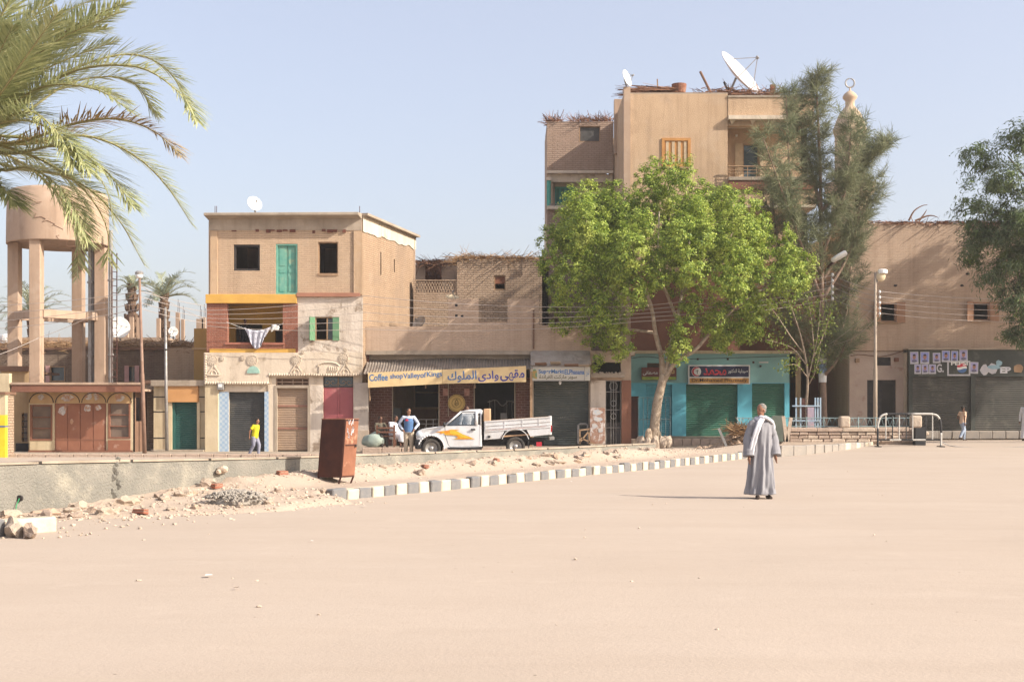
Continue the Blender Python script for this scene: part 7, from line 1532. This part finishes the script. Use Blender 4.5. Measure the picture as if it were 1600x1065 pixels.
for sg in (-1, 1):
    MB().add([sp(x, z, sg, -.012) for x, z in ((1.22, 1.13), (2.2, 1.14), (2.2, 1.60), (1.76, 1.60))], [(0,1,2,3) if sg < 0 else (3,2,1,0)]).build('door_window', M_CGL, TK)
    mb = MB(); fr = [(1.18, 1.115), (2.22, 1.13), (2.22, 1.615), (1.74, 1.615), (1.18, 1.115)]
    for a, b in zip(fr, fr[1:]): mb.tube([sp(*a, sg, -.006), sp(*b, sg, -.006)], .013, 5)
    mb.build('window_seal', M_BLKP, TK)
    mb = MB(); dl = [(1.10, 1.08), (1.12, .75), (1.22, .42), (1.3, .34), (2.34, .38), (2.36, 1.14)]
    for a, b in zip(dl, dl[1:]): mb.tube([sp(*a, sg, -.004), sp(*b, sg, -.004)], .0055, 4)
    mb.build('door_seam', M_BLKP, TK)
    hd = MB().obox(sp(2.12, .975, sg, .015), Vector((.085, 0, 0)), Vector((0, .02, 0)), Vector((0, 0, .03))).build('door_handle', M_BLKP, TK, bevel=.01)
    MB().blob(sp(1.08, 1.16, sg, .12), (.06, .10, .09), 2).build('mirror', M_BLKP, TK, smooth=True); MB().tube([sp(1.12, 1.1, sg, -.02), sp(1.09, 1.14, sg, .1)], .02, 5).build('mirror_arm', M_BLKP, TK)
    mb = MB()
    for a, b in zip(arc(*FW, .475, -5, 165, 14), arc(*FW, .475, -5, 165, 14)[1:]): mb.tube([sp(*a, sg, .01), sp(*b, sg, .01)], .028, 6)
    mb.build('wheel_arch', M_CARW, TK, smooth=True)
    MB().blob(sp(.16, .80, sg, -.07), (.12, .09, .13), 2).build('headlight', mat('headlight_glass', (.45, .5, .55), None, 3, .1, 0, spec=.8), TK, smooth=True)
    MB().box(TX+1.2, TX+2.44, YTR+HWD+sg*HWD-.02, YTR+HWD+sg*HWD+.02, TZ+.25, TZ+.33).build('sill', M_BLKP, TK)
MB().box(TX+.0, TX+.25, YTR+.02, YTR+2*HWD-.02, TZ+.26, TZ+.62).build('front_bumper', M_BLKP, TK, bevel=.06, seg=3)
MB().box(TX+.03, TX+.1, YTR+.3, YTR+2*HWD-.3, TZ+.64, TZ+.82).build('grille', M_BLKP, TK)
# seats and wheel seen through the glass
for yy in (YTR+.45, YTR+1.2): MB().obox((TX+2.12, yy, TZ+1.05), Vector((.10, 0, .02)), Vector((0, .24, 0)), Vector((.08, 0, .36))).build('seat', M_STEEL, TK, bevel=.05, seg=2)
MB().tube([(TX+1.52+.10*math.sin(a), YTR+.45+.19*math.cos(a), TZ+1.12+.17*math.sin(a)) for a in [k*math.pi/10 for k in range(21)]], .018, 6).build('steering_wheel', M_BLKP, TK)
MB().box(TX+1.2, TX+2.3, YTR+.15, YTR+1.5, TZ+1.0, TZ+1.05).build('dashboard', M_BLKP, TK)
# flame decal: flat stickers on the door and wing
M_DEC = mat('orange_decal', (.60, .23, .02), (.62, .36, .03), 6, .4, 0, lo=.45, hi=.55)
def decal(pts, dz=0.0, m=None):
    a = [sp((px-648)/43, (711.8-py)/43-.02, -1, .006+dz) for px, py in pts]; MB().add(a, [tuple(reversed(range(len(a))))]).build('flame_decal', m or M_DEC, TK)
decal([(679, 673), (690, 671.5), (700, 670.5), (704, 669), (718, 669.3), (712, 671.5), (722, 676), (733, 680), (742, 684.5), (733, 684), (722, 684.3), (707, 683.8), (716, 682), (712, 678.5), (703, 678), (695, 677.5), (694, 674.5), (686, 676.5), (689, 674)], .0)
decal([(702, 671), (714, 671.5), (726, 678), (737, 683), (722, 681.5), (714, 677), (704, 676)], .003, mat('yellow_decal', (.66, .46, .04), None, 6, .4, 0))
# load bed
bl, b0, b1 = 2.52, .60, 1.26
def bedz(x, z): return z+.070*(x-2.5)
def bside(x0, x1, za, zb, y0, y1): 
    vs = []
    for yy in (y0, y1): vs += [(TX+x0, yy, TZ+bedz(x0, za)), (TX+x1, yy, TZ+bedz(x1, za)), (TX+x1, yy, TZ+bedz(x1, zb)), (TX+x0, yy, TZ+bedz(x0, zb))]
    return MB().add(vs, [(0,1,2,3),(7,6,5,4),(0,4,5,1),(1,5,6,2),(2,6,7,3),(3,7,4,0)])
for y0, y1 in ((YTR, YTR+.05), (YTR+1.63, YTR+1.68)):
    poly = [(2.52, b0), (3.12, b0), (3.26, .86), (4.06, .86), (4.20, b0), (4.93, b0+.02), (4.95, b1), (2.52, b1)]; mb = MB(); k = len(poly)
    for yy in (y0, y1): mb.v += [(TX+x, yy, TZ+bedz(x, z)) for x, z in poly]
    mb.f = [tuple(range(k)), tuple(reversed(range(k, 2*k)))]+[(i, i+k, (i+1) % k+k, (i+1) % k) for i in range(k)]; mb.m = [0]*len(mb.f)
    sd_ = mb.build('bed_side', M_CARW, TK, bevel=.008); yo = y0-.022 if y0 < 47 else y1
    for za, zb in ((.88, .91), (.97, .985), (1.09, 1.105), (1.235, 1.275)): bside(2.53, 4.95, za, zb, yo, yo+.022).build('rib', M_CARW, sd_)
    bside(2.6, 4.8, .925, .95, yo+.004, yo+.021).build('reflective_strip', mat('red_white_tape', (.5, .33, .30), (.55, .5, .48), 7, .5, 0), sd_)
    for x in (2.56, 3.25, 3.9, 4.5): bside(x, x+.035, .93, 1.24, yo+.006, yo+.02).build('stake', M_CARW, sd_)
    a = arc(3.66, .5, .5, 15, 165, 10); mb = MB()
    for p, q in zip(a, a[1:]): mb.bar((TX+p[0], (y0+y1)/2-.0, TZ+p[1]), (TX+q[0], (y0+y1)/2, TZ+q[1]), .16, .03, (0,0,1))
    mb.build('rear_arch', M_CARW, sd_)
for yw in (YTR+.28, YTR+1.38): MB().box(TX+3.1, TX+4.2, yw, yw+.02, TZ+.5, TZ+1.0).build('wheel_well', M_BLKP, TK)
bside(2.65, 2.75, .66, .74, YTR-.03, YTR-.002).build('fuel_flap', M_BLKP, TK)
M_TANB = mat('bed_tan', (.50, .32, .19), (.42, .26, .15), 3, .6, .1)
bside(2.53, 4.93, b0+.05, b0+.1, YTR+.05, YTR+1.63).build('bed_floor', M_TANB, TK)
bside(2.52, 2.57, b0, 1.60, YTR+.06, YTR+1.62).build('headboard', M_TANB, TK); bside(2.5, 2.74, 1.25, 1.72, YTR+.02, YTR+.06).build('headboard_wing', M_TANB, TK, bevel=.02); bside(2.5, 2.74, 1.25, 1.72, YTR+1.62, YTR+1.66).build('headboard_wing', M_TANB, TK, bevel=.02)
bside(4.89, 4.98, b0, b1+.04, YTR+.03, YTR+1.65).build('tailgate', M_CARW, TK, bevel=.03, seg=2)
bside(2.55, 4.9, 1.262, 1.285, YTR+.0, YTR+.06).build('bed_rail', M_TANB, TK)
bside(4.94, 4.99, .72, .95, YTR+.02, YTR+.16).build('tail_light', mat('tail_red', (.4, .02, .02), None, 3, .3, 0), TK); bside(4.9, 5.08, .42, .52, YTR+.1, YTR+1.6).build('rear_bumper', M_STEEL, TK)
MB().box(TX+.5, TX+4.7, YTR+.55, YTR+1.1, TZ+.40, TZ+.56).build('chassis', M_BLKP, TK); MB().box(TX+2.5, TX+4.8, YTR+.3, YTR+1.4, TZ+.56, TZ+.66).build('under_bed', M_BLKP, TK)
MB().box(TX+4.42, TX+4.62, YTR+.1, YTR+.13, TZ+.36, TZ+.52).build('red_reflector', mat('flap_red', (.5, .03, .05), None, 3, .5, 0), TK); MB().box(TX+4.12, TX+4.15, YTR+.02, YTR+.3, TZ+.15, TZ+.6).build('mud_flap', M_BLKP, TK)
for (wx, wz_), rr0 in ((FW, WR), (RW, WR)):
    for sg in (-1, 1):
        yc_ = YTR+HWD+sg*.74; ax = (0, sg, 0); c = (TX+wx, yc_, TZ+wz_)
        t = MB().lathe([(.22, -.1), (.31, -.11), (WR, -.085), (WR+.004, 0), (WR, .085), (.31, .105), (.23, .10), (.215, .06)], c, 32, ax).build('tyre', M_TYRE, TK, smooth=True)
        r = MB().lathe([(.225, .07), (.215, .085), (.2, .05), (.15, .03), (.12, .055), (.075, .06), (.07, .09), (.02, .095)], c, 28, ax).build('rim', M_RIM, t, smooth=True); mb = MB()
        for k in range(10): a = k*.628; mb.blob((c[0]+.168*math.cos(a), c[1]+sg*.045, c[2]+.168*math.sin(a)), (.022, .012, .022), 1)
        mb.build('vent_holes', M_BLKP, t)
# ================================================================== people
M_SKIN = mat('brown_skin', (.26, .13, .08), (.22, .108, .065), 6, .6, .05); M_SKIND = mat('dark_skin', (.14, .065, .04), (.11, .05, .03), 6, .6, .05)
M_HAIR = mat('black_hair', (.018, .014, .012), (.03, .025, .02), 20, .8, .4, 60); M_HGRY = mat('grey_hair', (.24, .22, .20), (.15, .135, .12), 22, .9, .5, 60)
M_SHOE = mat('dark_sandal', (.06, .04, .03), None, 5, .7, .1)
def person(lab, loc, H, yaw, J=None, skin=None, hair=None, top=None, sleeve='long', bottom=None, head_yaw=0.0, head_pitch=0.0, vox=.013, shoes=None, robe=None, group=None, vest=None):
    """a figure facing -Y turned by yaw; joints in units of height, overridden by J; body, hair and clothes are separate skins"""
    T = thing('person', lab, 'person', loc, group)
    j = dict(pel=(0, 0, .52), chest=(0, 0, .72), neck=(0, .005, .845), head=(0, -.012, .93),
             shL=(.112, 0, .805), elL=(.150, .01, .635), wrL=(.150, -.03, .485), shR=(-.112, 0, .805), elR=(-.150, .01, .635), wrR=(-.150, -.03, .485),
             hiL=(.052, 0, .515), knL=(.058, -.005, .285), anL=(.060, .01, .045), hiR=(-.052, 0, .515), knR=(-.058, -.005, .285), anR=(-.060, .01, .045), tL=None, tR=None)
    j.update(J or {}); cy, sy = math.cos(yaw), math.sin(yaw); L = Vector(loc)
    def w(p): p = Vector(p)*H; return L+Vector((p.x*cy-p.y*sy, p.x*sy+p.y*cy, p.z))
    g = {k: w(v) for k, v in j.items() if v is not None and len(v) == 3}; fwd = Vector((sy, -cy, 0)); skin = skin or M_SKIN
    b = MB(); h = H
    hy = yaw+head_yaw; hf = Vector((math.sin(hy), -math.cos(hy), 0)); hs = Vector((math.cos(hy), math.sin(hy), 0)); hd = g['head']; hu = (Vector((0, 0, 1))+hf*math.sin(-head_pitch)).normalized()
    b.blob(hd+hu*.008*h, (.041*h, .050*h, .055*h), 3, 0, 0, hy)                                   # skull
    b.blob(hd+hf*.020*h-hu*.030*h, (.030*h, .028*h, .034*h), 2, 0, 0, hy)                          # jaw
    b.blob(hd+hf*.052*h-hu*.008*h, (.0075*h, .011*h, .013*h), 2, 0, 0, hy)                          # nose
    b.blob(hd+hf*.045*h-hu*.030*h, (.014*h, .008*h, .006*h), 1, 0, 0, hy); b.blob(hd+hf*.040*h+hu*.014*h, (.028*h, .010*h, .006*h), 1, 0, 0, hy)
    for sg in (-1, 1): b.blob(hd+hs*sg*.042*h-hu*.006*h, (.006*h, .011*h, .016*h), 1, 0, 0, hy)
    b.tube([g['neck']-Vector((0, 0, .03*h)), hd-hu*.035*h], [.032*h, .028*h], 10)
    b.tube([g['pel'], g['pel'].lerp(g['chest'], .5), g['chest'], g['neck'].lerp(g['chest'], .25)], [.075*h, .070*h, .078*h, .05*h], 12, sq=1.0)
    for s_ in 'LR':
        b.tube([g['sh'+s_], g['el'+s_], g['wr'+s_]], [.030*h, .024*h, .015*h], 8); b.tube([g['hi'+s_], g['kn'+s_], g['an'+s_]], [.052*h, .034*h, .021*h], 10)
        a = g['an'+s_]; tf = Vector(j['t'+s_]) if j['t'+s_] else None; fd = (w((j['an'+s_][0]+tf.x, j['an'+s_][1]+tf.y, 0))-w((j['an'+s_][0], j['an'+s_][1], 0))).normalized() if tf else fwd
        b.tube([a-fd*.018*h-Vector((0, 0, .022*h)), a+fd*.04*h-Vector((0, 0, .028*h)), a+fd*.095*h-Vector((0, 0, .033*h))], [.020*h, .021*h, .013*h], 8)
        d = (g['wr'+s_]-g['el'+s_]).normalized(); pm = g['wr'+s_]+d*.028*h; side = d.cross(fwd).normalized()
        if side.length < .1: side = Vector((1, 0, 0))
        b.tube([g['wr'+s_], pm, pm+d*.02*h], [.016*h, .025*h, .021*h], 8, sq=.7)
        for k in range(4): q = pm+d*.018*h+fwd*(.012-.008*k)*h; ln = (.040, .046, .043, .034)[k]*h; b.tube([q, q+d*ln*.55, q+d*ln+fwd*.004*h-side*.006*h], [.0074*h, .0066*h, .005*h], 6)
        b.tube([pm-d*.01*h+fwd*.016*h, pm+d*.012*h+fwd*.028*h, pm+d*.034*h+fwd*.028*h], [.008*h, .007*h, .005*h], 6)
    fused('body', b, vox, skin, T, 3)
    e = MB()
    for sg in (-1, 1): e.blob(hd+hf*.0465*h+hs*sg*.017*h+hu*.004*h, (.006*h, .004*h, .004*h), 1, 0, 0, hy)
    e.build('eyes', M_BLKP, T)
    hm = MB(); hm.blob(hd+hu*.022*h-hf*.010*h, (.0445*h, .050*h, .046*h), 3, .04, 3, hy); hm.blob(hd-hf*.026*h-hu*.004*h, (.040*h, .028*h, .042*h), 2, 0, 0, hy); fused('hair', hm, vox, hair or M_HAIR, T, 2)
    if top:
        t = MB(); t.tube([g['pel']-Vector((0, 0, .035*h)), g['pel'].lerp(g['chest'], .5), g['chest'], g['chest'].lerp(g['neck'], .55), g['neck']-Vector((0, 0, .012*h))], [.092*h, .086*h, .095*h, .085*h, .036*h], 16)
        for s_ in 'LR':
            t.tube([g['chest'].lerp(g['neck'], .5), g['sh'+s_], g['sh'+s_].lerp(g['el'+s_], .6)]+([g['el'+s_], g['wr'+s_]] if sleeve == 'long' else []), [.05*h, .042*h, .038*h]+([.034*h, .024*h] if sleeve == 'long' else []), 10)
        fused('shirt', t, vox, top, T, 3)
    if vest:
        t = MB(); t.tube([g['pel']-Vector((0, 0, .02*h)), g['pel'].lerp(g['chest'], .5), g['chest'], g['chest'].lerp(g['neck'], .6)], [.100*h, .095*h, .105*h, .082*h], 16); fused('vest', t, vox, vest, T, 3)
    if bottom:
        t = MB(); t.tube([g['pel']-Vector((0, 0, .05*h)), g['pel']+Vector((0, 0, .02*h))], [.080*h, .083*h], 12)
        for s_ in 'LR': t.tube([g['hi'+s_], g['hi'+s_].lerp(g['kn'+s_], .5), g['kn'+s_], g['kn'+s_].lerp(g['an'+s_], .5), g['an'+s_]-Vector((0, 0, .012*h))], [.066*h, .058*h, .048*h, .042*h, .038*h], 10)
        fused('trousers', t, vox, bottom, T, 3)
    if shoes:
        t = MB()
        for s_ in 'LR':
            tf = Vector(j['t'+s_]) if j['t'+s_] else None; fd = fwd if not tf else (w((tf.x, tf.y, 0))-w((0, 0, 0))).normalized(); a = g['an'+s_]
            t.tube([a-fd*.026*h-Vector((0, 0, .026*h)), a+fd*.04*h-Vector((0, 0, .031*h)), a+fd*.105*h-Vector((0, 0, .035*h))], [.022*h, .025*h, .016*h], 8)
        fused('shoes', t, vox, shoes, T, 2)
    return T, g, w
def robe_mesh(rings, folds, seed, n=72):
    """rings: (cx, cy, z, rx, ry, fold amplitude), top to bottom, world units"""
    mb = MB(); rng = random.Random(seed); ph = [rng.uniform(0, 6.28) for _ in range(6)]
    for k, (cx, cy, z, rx, ry, am) in enumerate(rings):
        for i in range(n):
            a = 6.2832*i/n; f = am*(math.sin(folds*a+ph[0]+.25*math.sin(k*.6))+.6*math.sin((folds*1.7//1)*a+ph[1]+.2*k)+.35*math.sin(3*a+ph[2]))
            mb.v.append((cx+(rx+f)*math.cos(a), cy+(ry+f*.9)*math.sin(a), z))
    m = len(rings); mb.f = [(k*n+i, (k+1)*n+i, (k+1)*n+(i+1) % n, k*n+(i+1) % n) for k in range(m-1) for i in range(n)]+[tuple(range(n)), tuple(reversed(range((m-1)*n, m*n)))]; mb.m = [0]*len(mb.f); return mb
def interp(rings, n):
    out = []
    for i in range(n):
        t = i/(n-1)*(len(rings)-1); k = min(int(t), len(rings)-2); f = t-k; f = f*f*(3-2*f)*.5+f*.5; out.append(tuple(a+(b-a)*f for a, b in zip(rings[k], rings[k+1])))
    return out

# the man in the grey robe
yg = gY(1190, 778); xg = PX(1189, yg); zg = gz(xg, yg)
M_ROBE = mat('grey_robe', (.26, .255, .27), (.225, .22, .235), 2.2, .9, .25, 60, .004); M_SCARF = mat('white_scarf', (.62, .61, .63), (.54, .53, .56), 3, .9, .3, 40, .006)
T, g, w = person('older man in long grey robe and white scarf walking across the sand', (xg, yg, zg), 1.76, .12,
    dict(shL=(.098, .005, .785), shR=(-.098, .005, .785), wrL=(.150, -.02, .455), elL=(.145, .03, .635), wrR=(-.145, -.045, .445), elR=(-.140, .0, .63), anL=(.070, -.02, .045), anR=(-.055, -.055, .045), knL=(.06, .0, .28), knR=(-.05, -.005, .285), tL=(.02, -1), tR=(-.25, -1)), M_SKIN, M_HGRY, head_yaw=-1.1, vox=.0075, shoes=M_SHOE)
H = 1.76; x, y, z = xg, yg, zg
rings = [(x+.005, y+.01, z+1.47, .075, .07, 0), (x+.005, y+.01, z+1.435, .15, .09, .002), (x, y+.01, z+1.38, .19, .125, .004), (x, y, z+1.22, .19, .145, .010), (x-.005, y-.005, z+1.0, .185, .155, .015), (x-.01, y-.01, z+.75, .20, .165, .021), (x-.012, y-.015, z+.45, .228, .185, .027), (x-.015, y-.02, z+.2, .252, .20, .032), (x-.018, y-.025, z+.085, .272, .215, .03), (x-.018, y-.025, z+.075, .25, .20, .03)]
rb = robe_mesh(interp(rings, 60), 9, 12)
for s_, sgx in (('L', 1), ('R', -1)):
    a, e, c = g['sh'+s_], g['el'+s_], g['wr'+s_]; d = (c-e).normalized(); pts = spline([a.lerp(Vector((x, y, z+1.40)), .5), a, a.lerp(e, .5), e, e.lerp(c, .6), c+d*.005], 16)
    rb.tube(pts, [.072 if i < 3 else .064+.0038*(i-3)+.004*math.sin(i*2.1) for i in range(16)], 14)
rob = fused('robe', rb, .0085, M_ROBE, T, 2)
sc = MB(); nk = g['neck']
sc.tube([nk+Vector((.085*math.cos(a)*1.02, .075*math.sin(a), -.01+.022*math.sin(a+.6))) for a in [k*math.pi/10 for k in range(21)]], [.036+.007*math.sin(k*1.7) for k in range(21)], 8)
pts = spline([nk+Vector((.05, -.06, .0)), nk+Vector((-.03, -.13, -.06)), nk+Vector((-.10, -.17, -.22)), nk+Vector((-.17, -.17, -.45)), nk+Vector((-.22, -.16, -.68))], 22)
for q in (-1, 0, 1): sc.tube([p+Vector((q*.028, -.006*abs(q), 0)) for p in pts], [.03-.0002*i+.004*math.sin(i*1.3+q) for i in range(22)], 7)
pts = spline([nk+Vector((-.04, -.05, .02)), nk+Vector((.08, -.09, .0)), nk+Vector((.17, -.05, -.05)), nk+Vector((.235, .03, -.12)), nk+Vector((.25, .08, -.28))], 18)
for q in (-1, 0, 1): sc.tube([p+Vector((0, q*.03, .004-.01*abs(q))) for p in pts], [.03+.004*math.sin(i*1.5+q) for i in range(18)], 7)
fused('scarf', sc, .008, M_SCARF, T, 2)
hm = MB().box(x-.19, x+.19, y-.1, y+.1, z+.075, z+.09)
fused('sunlit_fold_lining', robe_mesh(interp([(x-.01, y-.02, z+.45, .15, .12, .008), (x-.02, y-.03, z+.065, .20, .165, .018)], 14), 7, 5), .01, M_SCARF, T, 1)  # white lining added to stand for the robe's sunlit folds near the hem

# boy in yellow
M_YSH = mat('yellow_shirt', (.62, .56, .02), (.56, .50, .02), 4, .85, .3, 30, .01); M_TRK = mat('grey_tracksuit', (.19, .19, .25), (.26, .26, .32), 3, .85, .3, 30, .01)
yy = gY(398, 712.5); xx = PX(398, yy)
person('boy in bright yellow shirt and grey trousers walking past the dark shutter', (xx, yy, gz(xx, yy)), 1.52, 1.15, dict(chest=(0, -.035, .72), neck=(0, -.065, .84), head=(0, -.085, .925), shL=(.105, -.03, .80), shR=(-.105, -.03, .80), elR=(-.165, .04, .655), wrR=(-.15, .06, .52), elL=(.14, .05, .63), wrL=(.12, .0, .50), knL=(.055, -.10, .295), anL=(.055, -.08, .045), knR=(-.055, .0, .29), anR=(-.055, .13, .075)), M_SKIN, M_HAIR, M_YSH, 'short', M_TRK, .15, .0, .012, M_SHOE)
# man with blue vest by the pickup
M_VEST = mat('blue_vest', (.055, .12, .25), (.075, .15, .29), 4, .85, .3, 30, .01); M_LBLU = mat('pale_blue_shirt', (.48, .53, .62), (.42, .47, .57), 4, .85, .3, 30, .01); M_KHK = mat('cream_trousers', (.46, .38, .28), (.40, .33, .245), 3, .85, .4, 24, .012)
yy = 46.9; xx = PX(638.5, yy)
T, g, w = person('man in blue vest and cream trousers standing with hands at his waist by the pickup', (xx, yy, gz(xx, yy)), 1.74, .05, dict(elL=(.205, .03, .665), wrL=(.125, -.055, .555), elR=(-.205, .03, .665), wrR=(-.12, -.055, .545)), M_SKIN, M_HAIR, M_LBLU, 'long', M_KHK, .75, 0, .012, M_SHOE, vest=M_VEST)
c = g['chest']+Vector((-.05, -.19, .05)); MB().blob(c, (.06, .012, .035), 2, .4, 2).build('chest_print', M_RED, T)
# two men on the bench
M_OLIV = mat('olive_jacket', (.10, .085, .06), (.13, .11, .08), 4, .9, .3, 30); M_WROB = mat('white_robe', (.66, .66, .68), (.58, .58, .61), 3, .9, .3, 40, .008)
sit = dict(pel=(0, 0, .29), chest=(0, .01, .47), neck=(0, 0, .60), head=(0, -.01, .685), shL=(.112, .01, .56), shR=(-.112, .01, .56), elL=(.14, -.06, .42), wrL=(.07, -.17, .36), elR=(-.14, -.06, .42), wrR=(-.07, -.17, .36), hiL=(.055, 0, .28), hiR=(-.055, 0, .28), knL=(.065, -.24, .285), knR=(-.065, -.24, .285), anL=(.065, -.25, .045), anR=(-.065, -.25, .045))
zs_ = .14
person('seated man in dark olive jacket at the left end of the bench', (PX(594, 52.7), 52.75, zs_), 1.7, .5, sit, M_SKIND, M_HAIR, M_OLIV, 'long', mat('dark_trousers', (.05, .045, .04), None, 4, .9, .2), .4, 0, .014, M_SHOE)
T, g, w = person('seated man in white robe turned away at the right end of the bench', (PX(613, 52.5), 52.6, zs_), 1.76, 1.15, dict(sit, chest=(0, -.03, .47), neck=(0, -.06, .60), head=(0, -.085, .68)), M_SKIND, M_HAIR, M_WROB, 'long', None, .1, 0, .014, M_SHOE)
rb = MB(); rb.tube([g['pel']+Vector((0, 0, .12)), g['pel'], g['pel'].lerp(g['knL'].lerp(g['knR'], .5), .5), g['knL'].lerp(g['knR'], .5)+Vector((0, 0, -.02)), g['knL'].lerp(g['knR'], .5)+Vector((.03, 0, -.22)), g['anL'].lerp(g['anR'], .5)+Vector((.0, 0, .13))], [.19, .22, .21, .19, .18, .17], 14); fused('robe', rb, .014, M_WROB, T, 3)
# man in white behind the cab, boy at right, man at the right edge, someone on the balcony, child inside
person('man in white shirt half hidden behind the pickup cab', (PX(729.5, 48.6), 48.8, gz(-2, 48.8)), 1.82, .4, None, M_SKIND, M_HAIR, M_WROB, 'long', M_KHK, -.7, .1, .014, M_SHOE)
M_PCH = mat('peach_shirt', (.55, .34, .22), (.60, .45, .34), 6, .85, .3, 30); M_JEAN = mat('light_jeans', (.28, .34, .44), (.36, .41, .50), 4, .85, .3, 30)
yy = gY(1504, 688); xx = PX(1504, yy)
person('boy in peach shirt and light jeans running past the dark shop', (xx, yy, gz(xx, yy)), 1.52, 1.9, dict(chest=(0, -.02, .72), neck=(0, -.035, .84), elL=(.15, .06, .65), wrL=(.12, -.06, .58), elR=(-.15, .05, .64), wrR=(-.13, .02, .50), knL=(.06, -.11, .31), anL=(.07, -.10, .05), knR=(-.06, .02, .29), anR=(-.075, .15, .10), hiL=(.05, 0, .515)), M_SKIND, M_HAIR, M_PCH, 'short', M_JEAN, .2, 0, .012, M_SHOE)
yy = 55.5; xx = PX(1603.5, yy)
T, g, w = person('person in long white robe cut off by the right edge', (xx, yy, gz(xx, yy)), 1.74, -.8, None, M_SKIND, M_HAIR, M_WROB, 'long', None, 0, 0, .014, M_SHOE)
z0 = gz(xx, yy); fused('robe', robe_mesh(interp([(xx, yy, z0+1.3, .16, .12, .004), (xx, yy, z0+.9, .17, .14, .01), (xx, yy, z0+.1, .24, .2, .02)], 24), 8, 3), .014, M_WROB, T, 2)
person('person in dark clothes behind the laundry on the yellow balcony', (PX(383, 55), 55.0, PZ(551, 54)), 1.5, .3, None, M_SKIND, M_HAIR, mat('black_cloth', (.02, .018, .02), None, 4, .9, .2), 'long', MATS['black_cloth'], .3, 0, .014)
person('child in pale shirt inside the coffee shop behind the pickup bed', (PX(806, 56), 56.0, .14), 1.42, -.5, None, M_SKIND, M_HAIR, M_LBLU, 'long', M_KHK, 0, 0, .014, M_SHOE)

# ------------------------------------------------------------------ dusty air over the whole place
hz = bpy.data.materials.new('dusty_air'); hz.use_nodes = True; hn = hz.node_tree; hn.nodes.remove(hn.nodes['Principled BSDF'])
pv = hn.nodes.new('ShaderNodeVolumePrincipled'); pv.inputs['Color'].default_value = (0.92, 0.88, 0.85, 1); pv.inputs['Density'].default_value = HAZE; pv.inputs['Anisotropy'].default_value = 0.2
hn.links.new(pv.outputs[0], hn.nodes['Material Output'].inputs['Volume'])
tag(MB().box(-4050, 4050, -4050, 6050, -1.4, 27.5).build('haze', hz), kind='stuff')

bpy.context.view_layer.update()
for o in bpy.data.objects:                     # working note used while building
    if 'wloc' in o: del o['wloc']
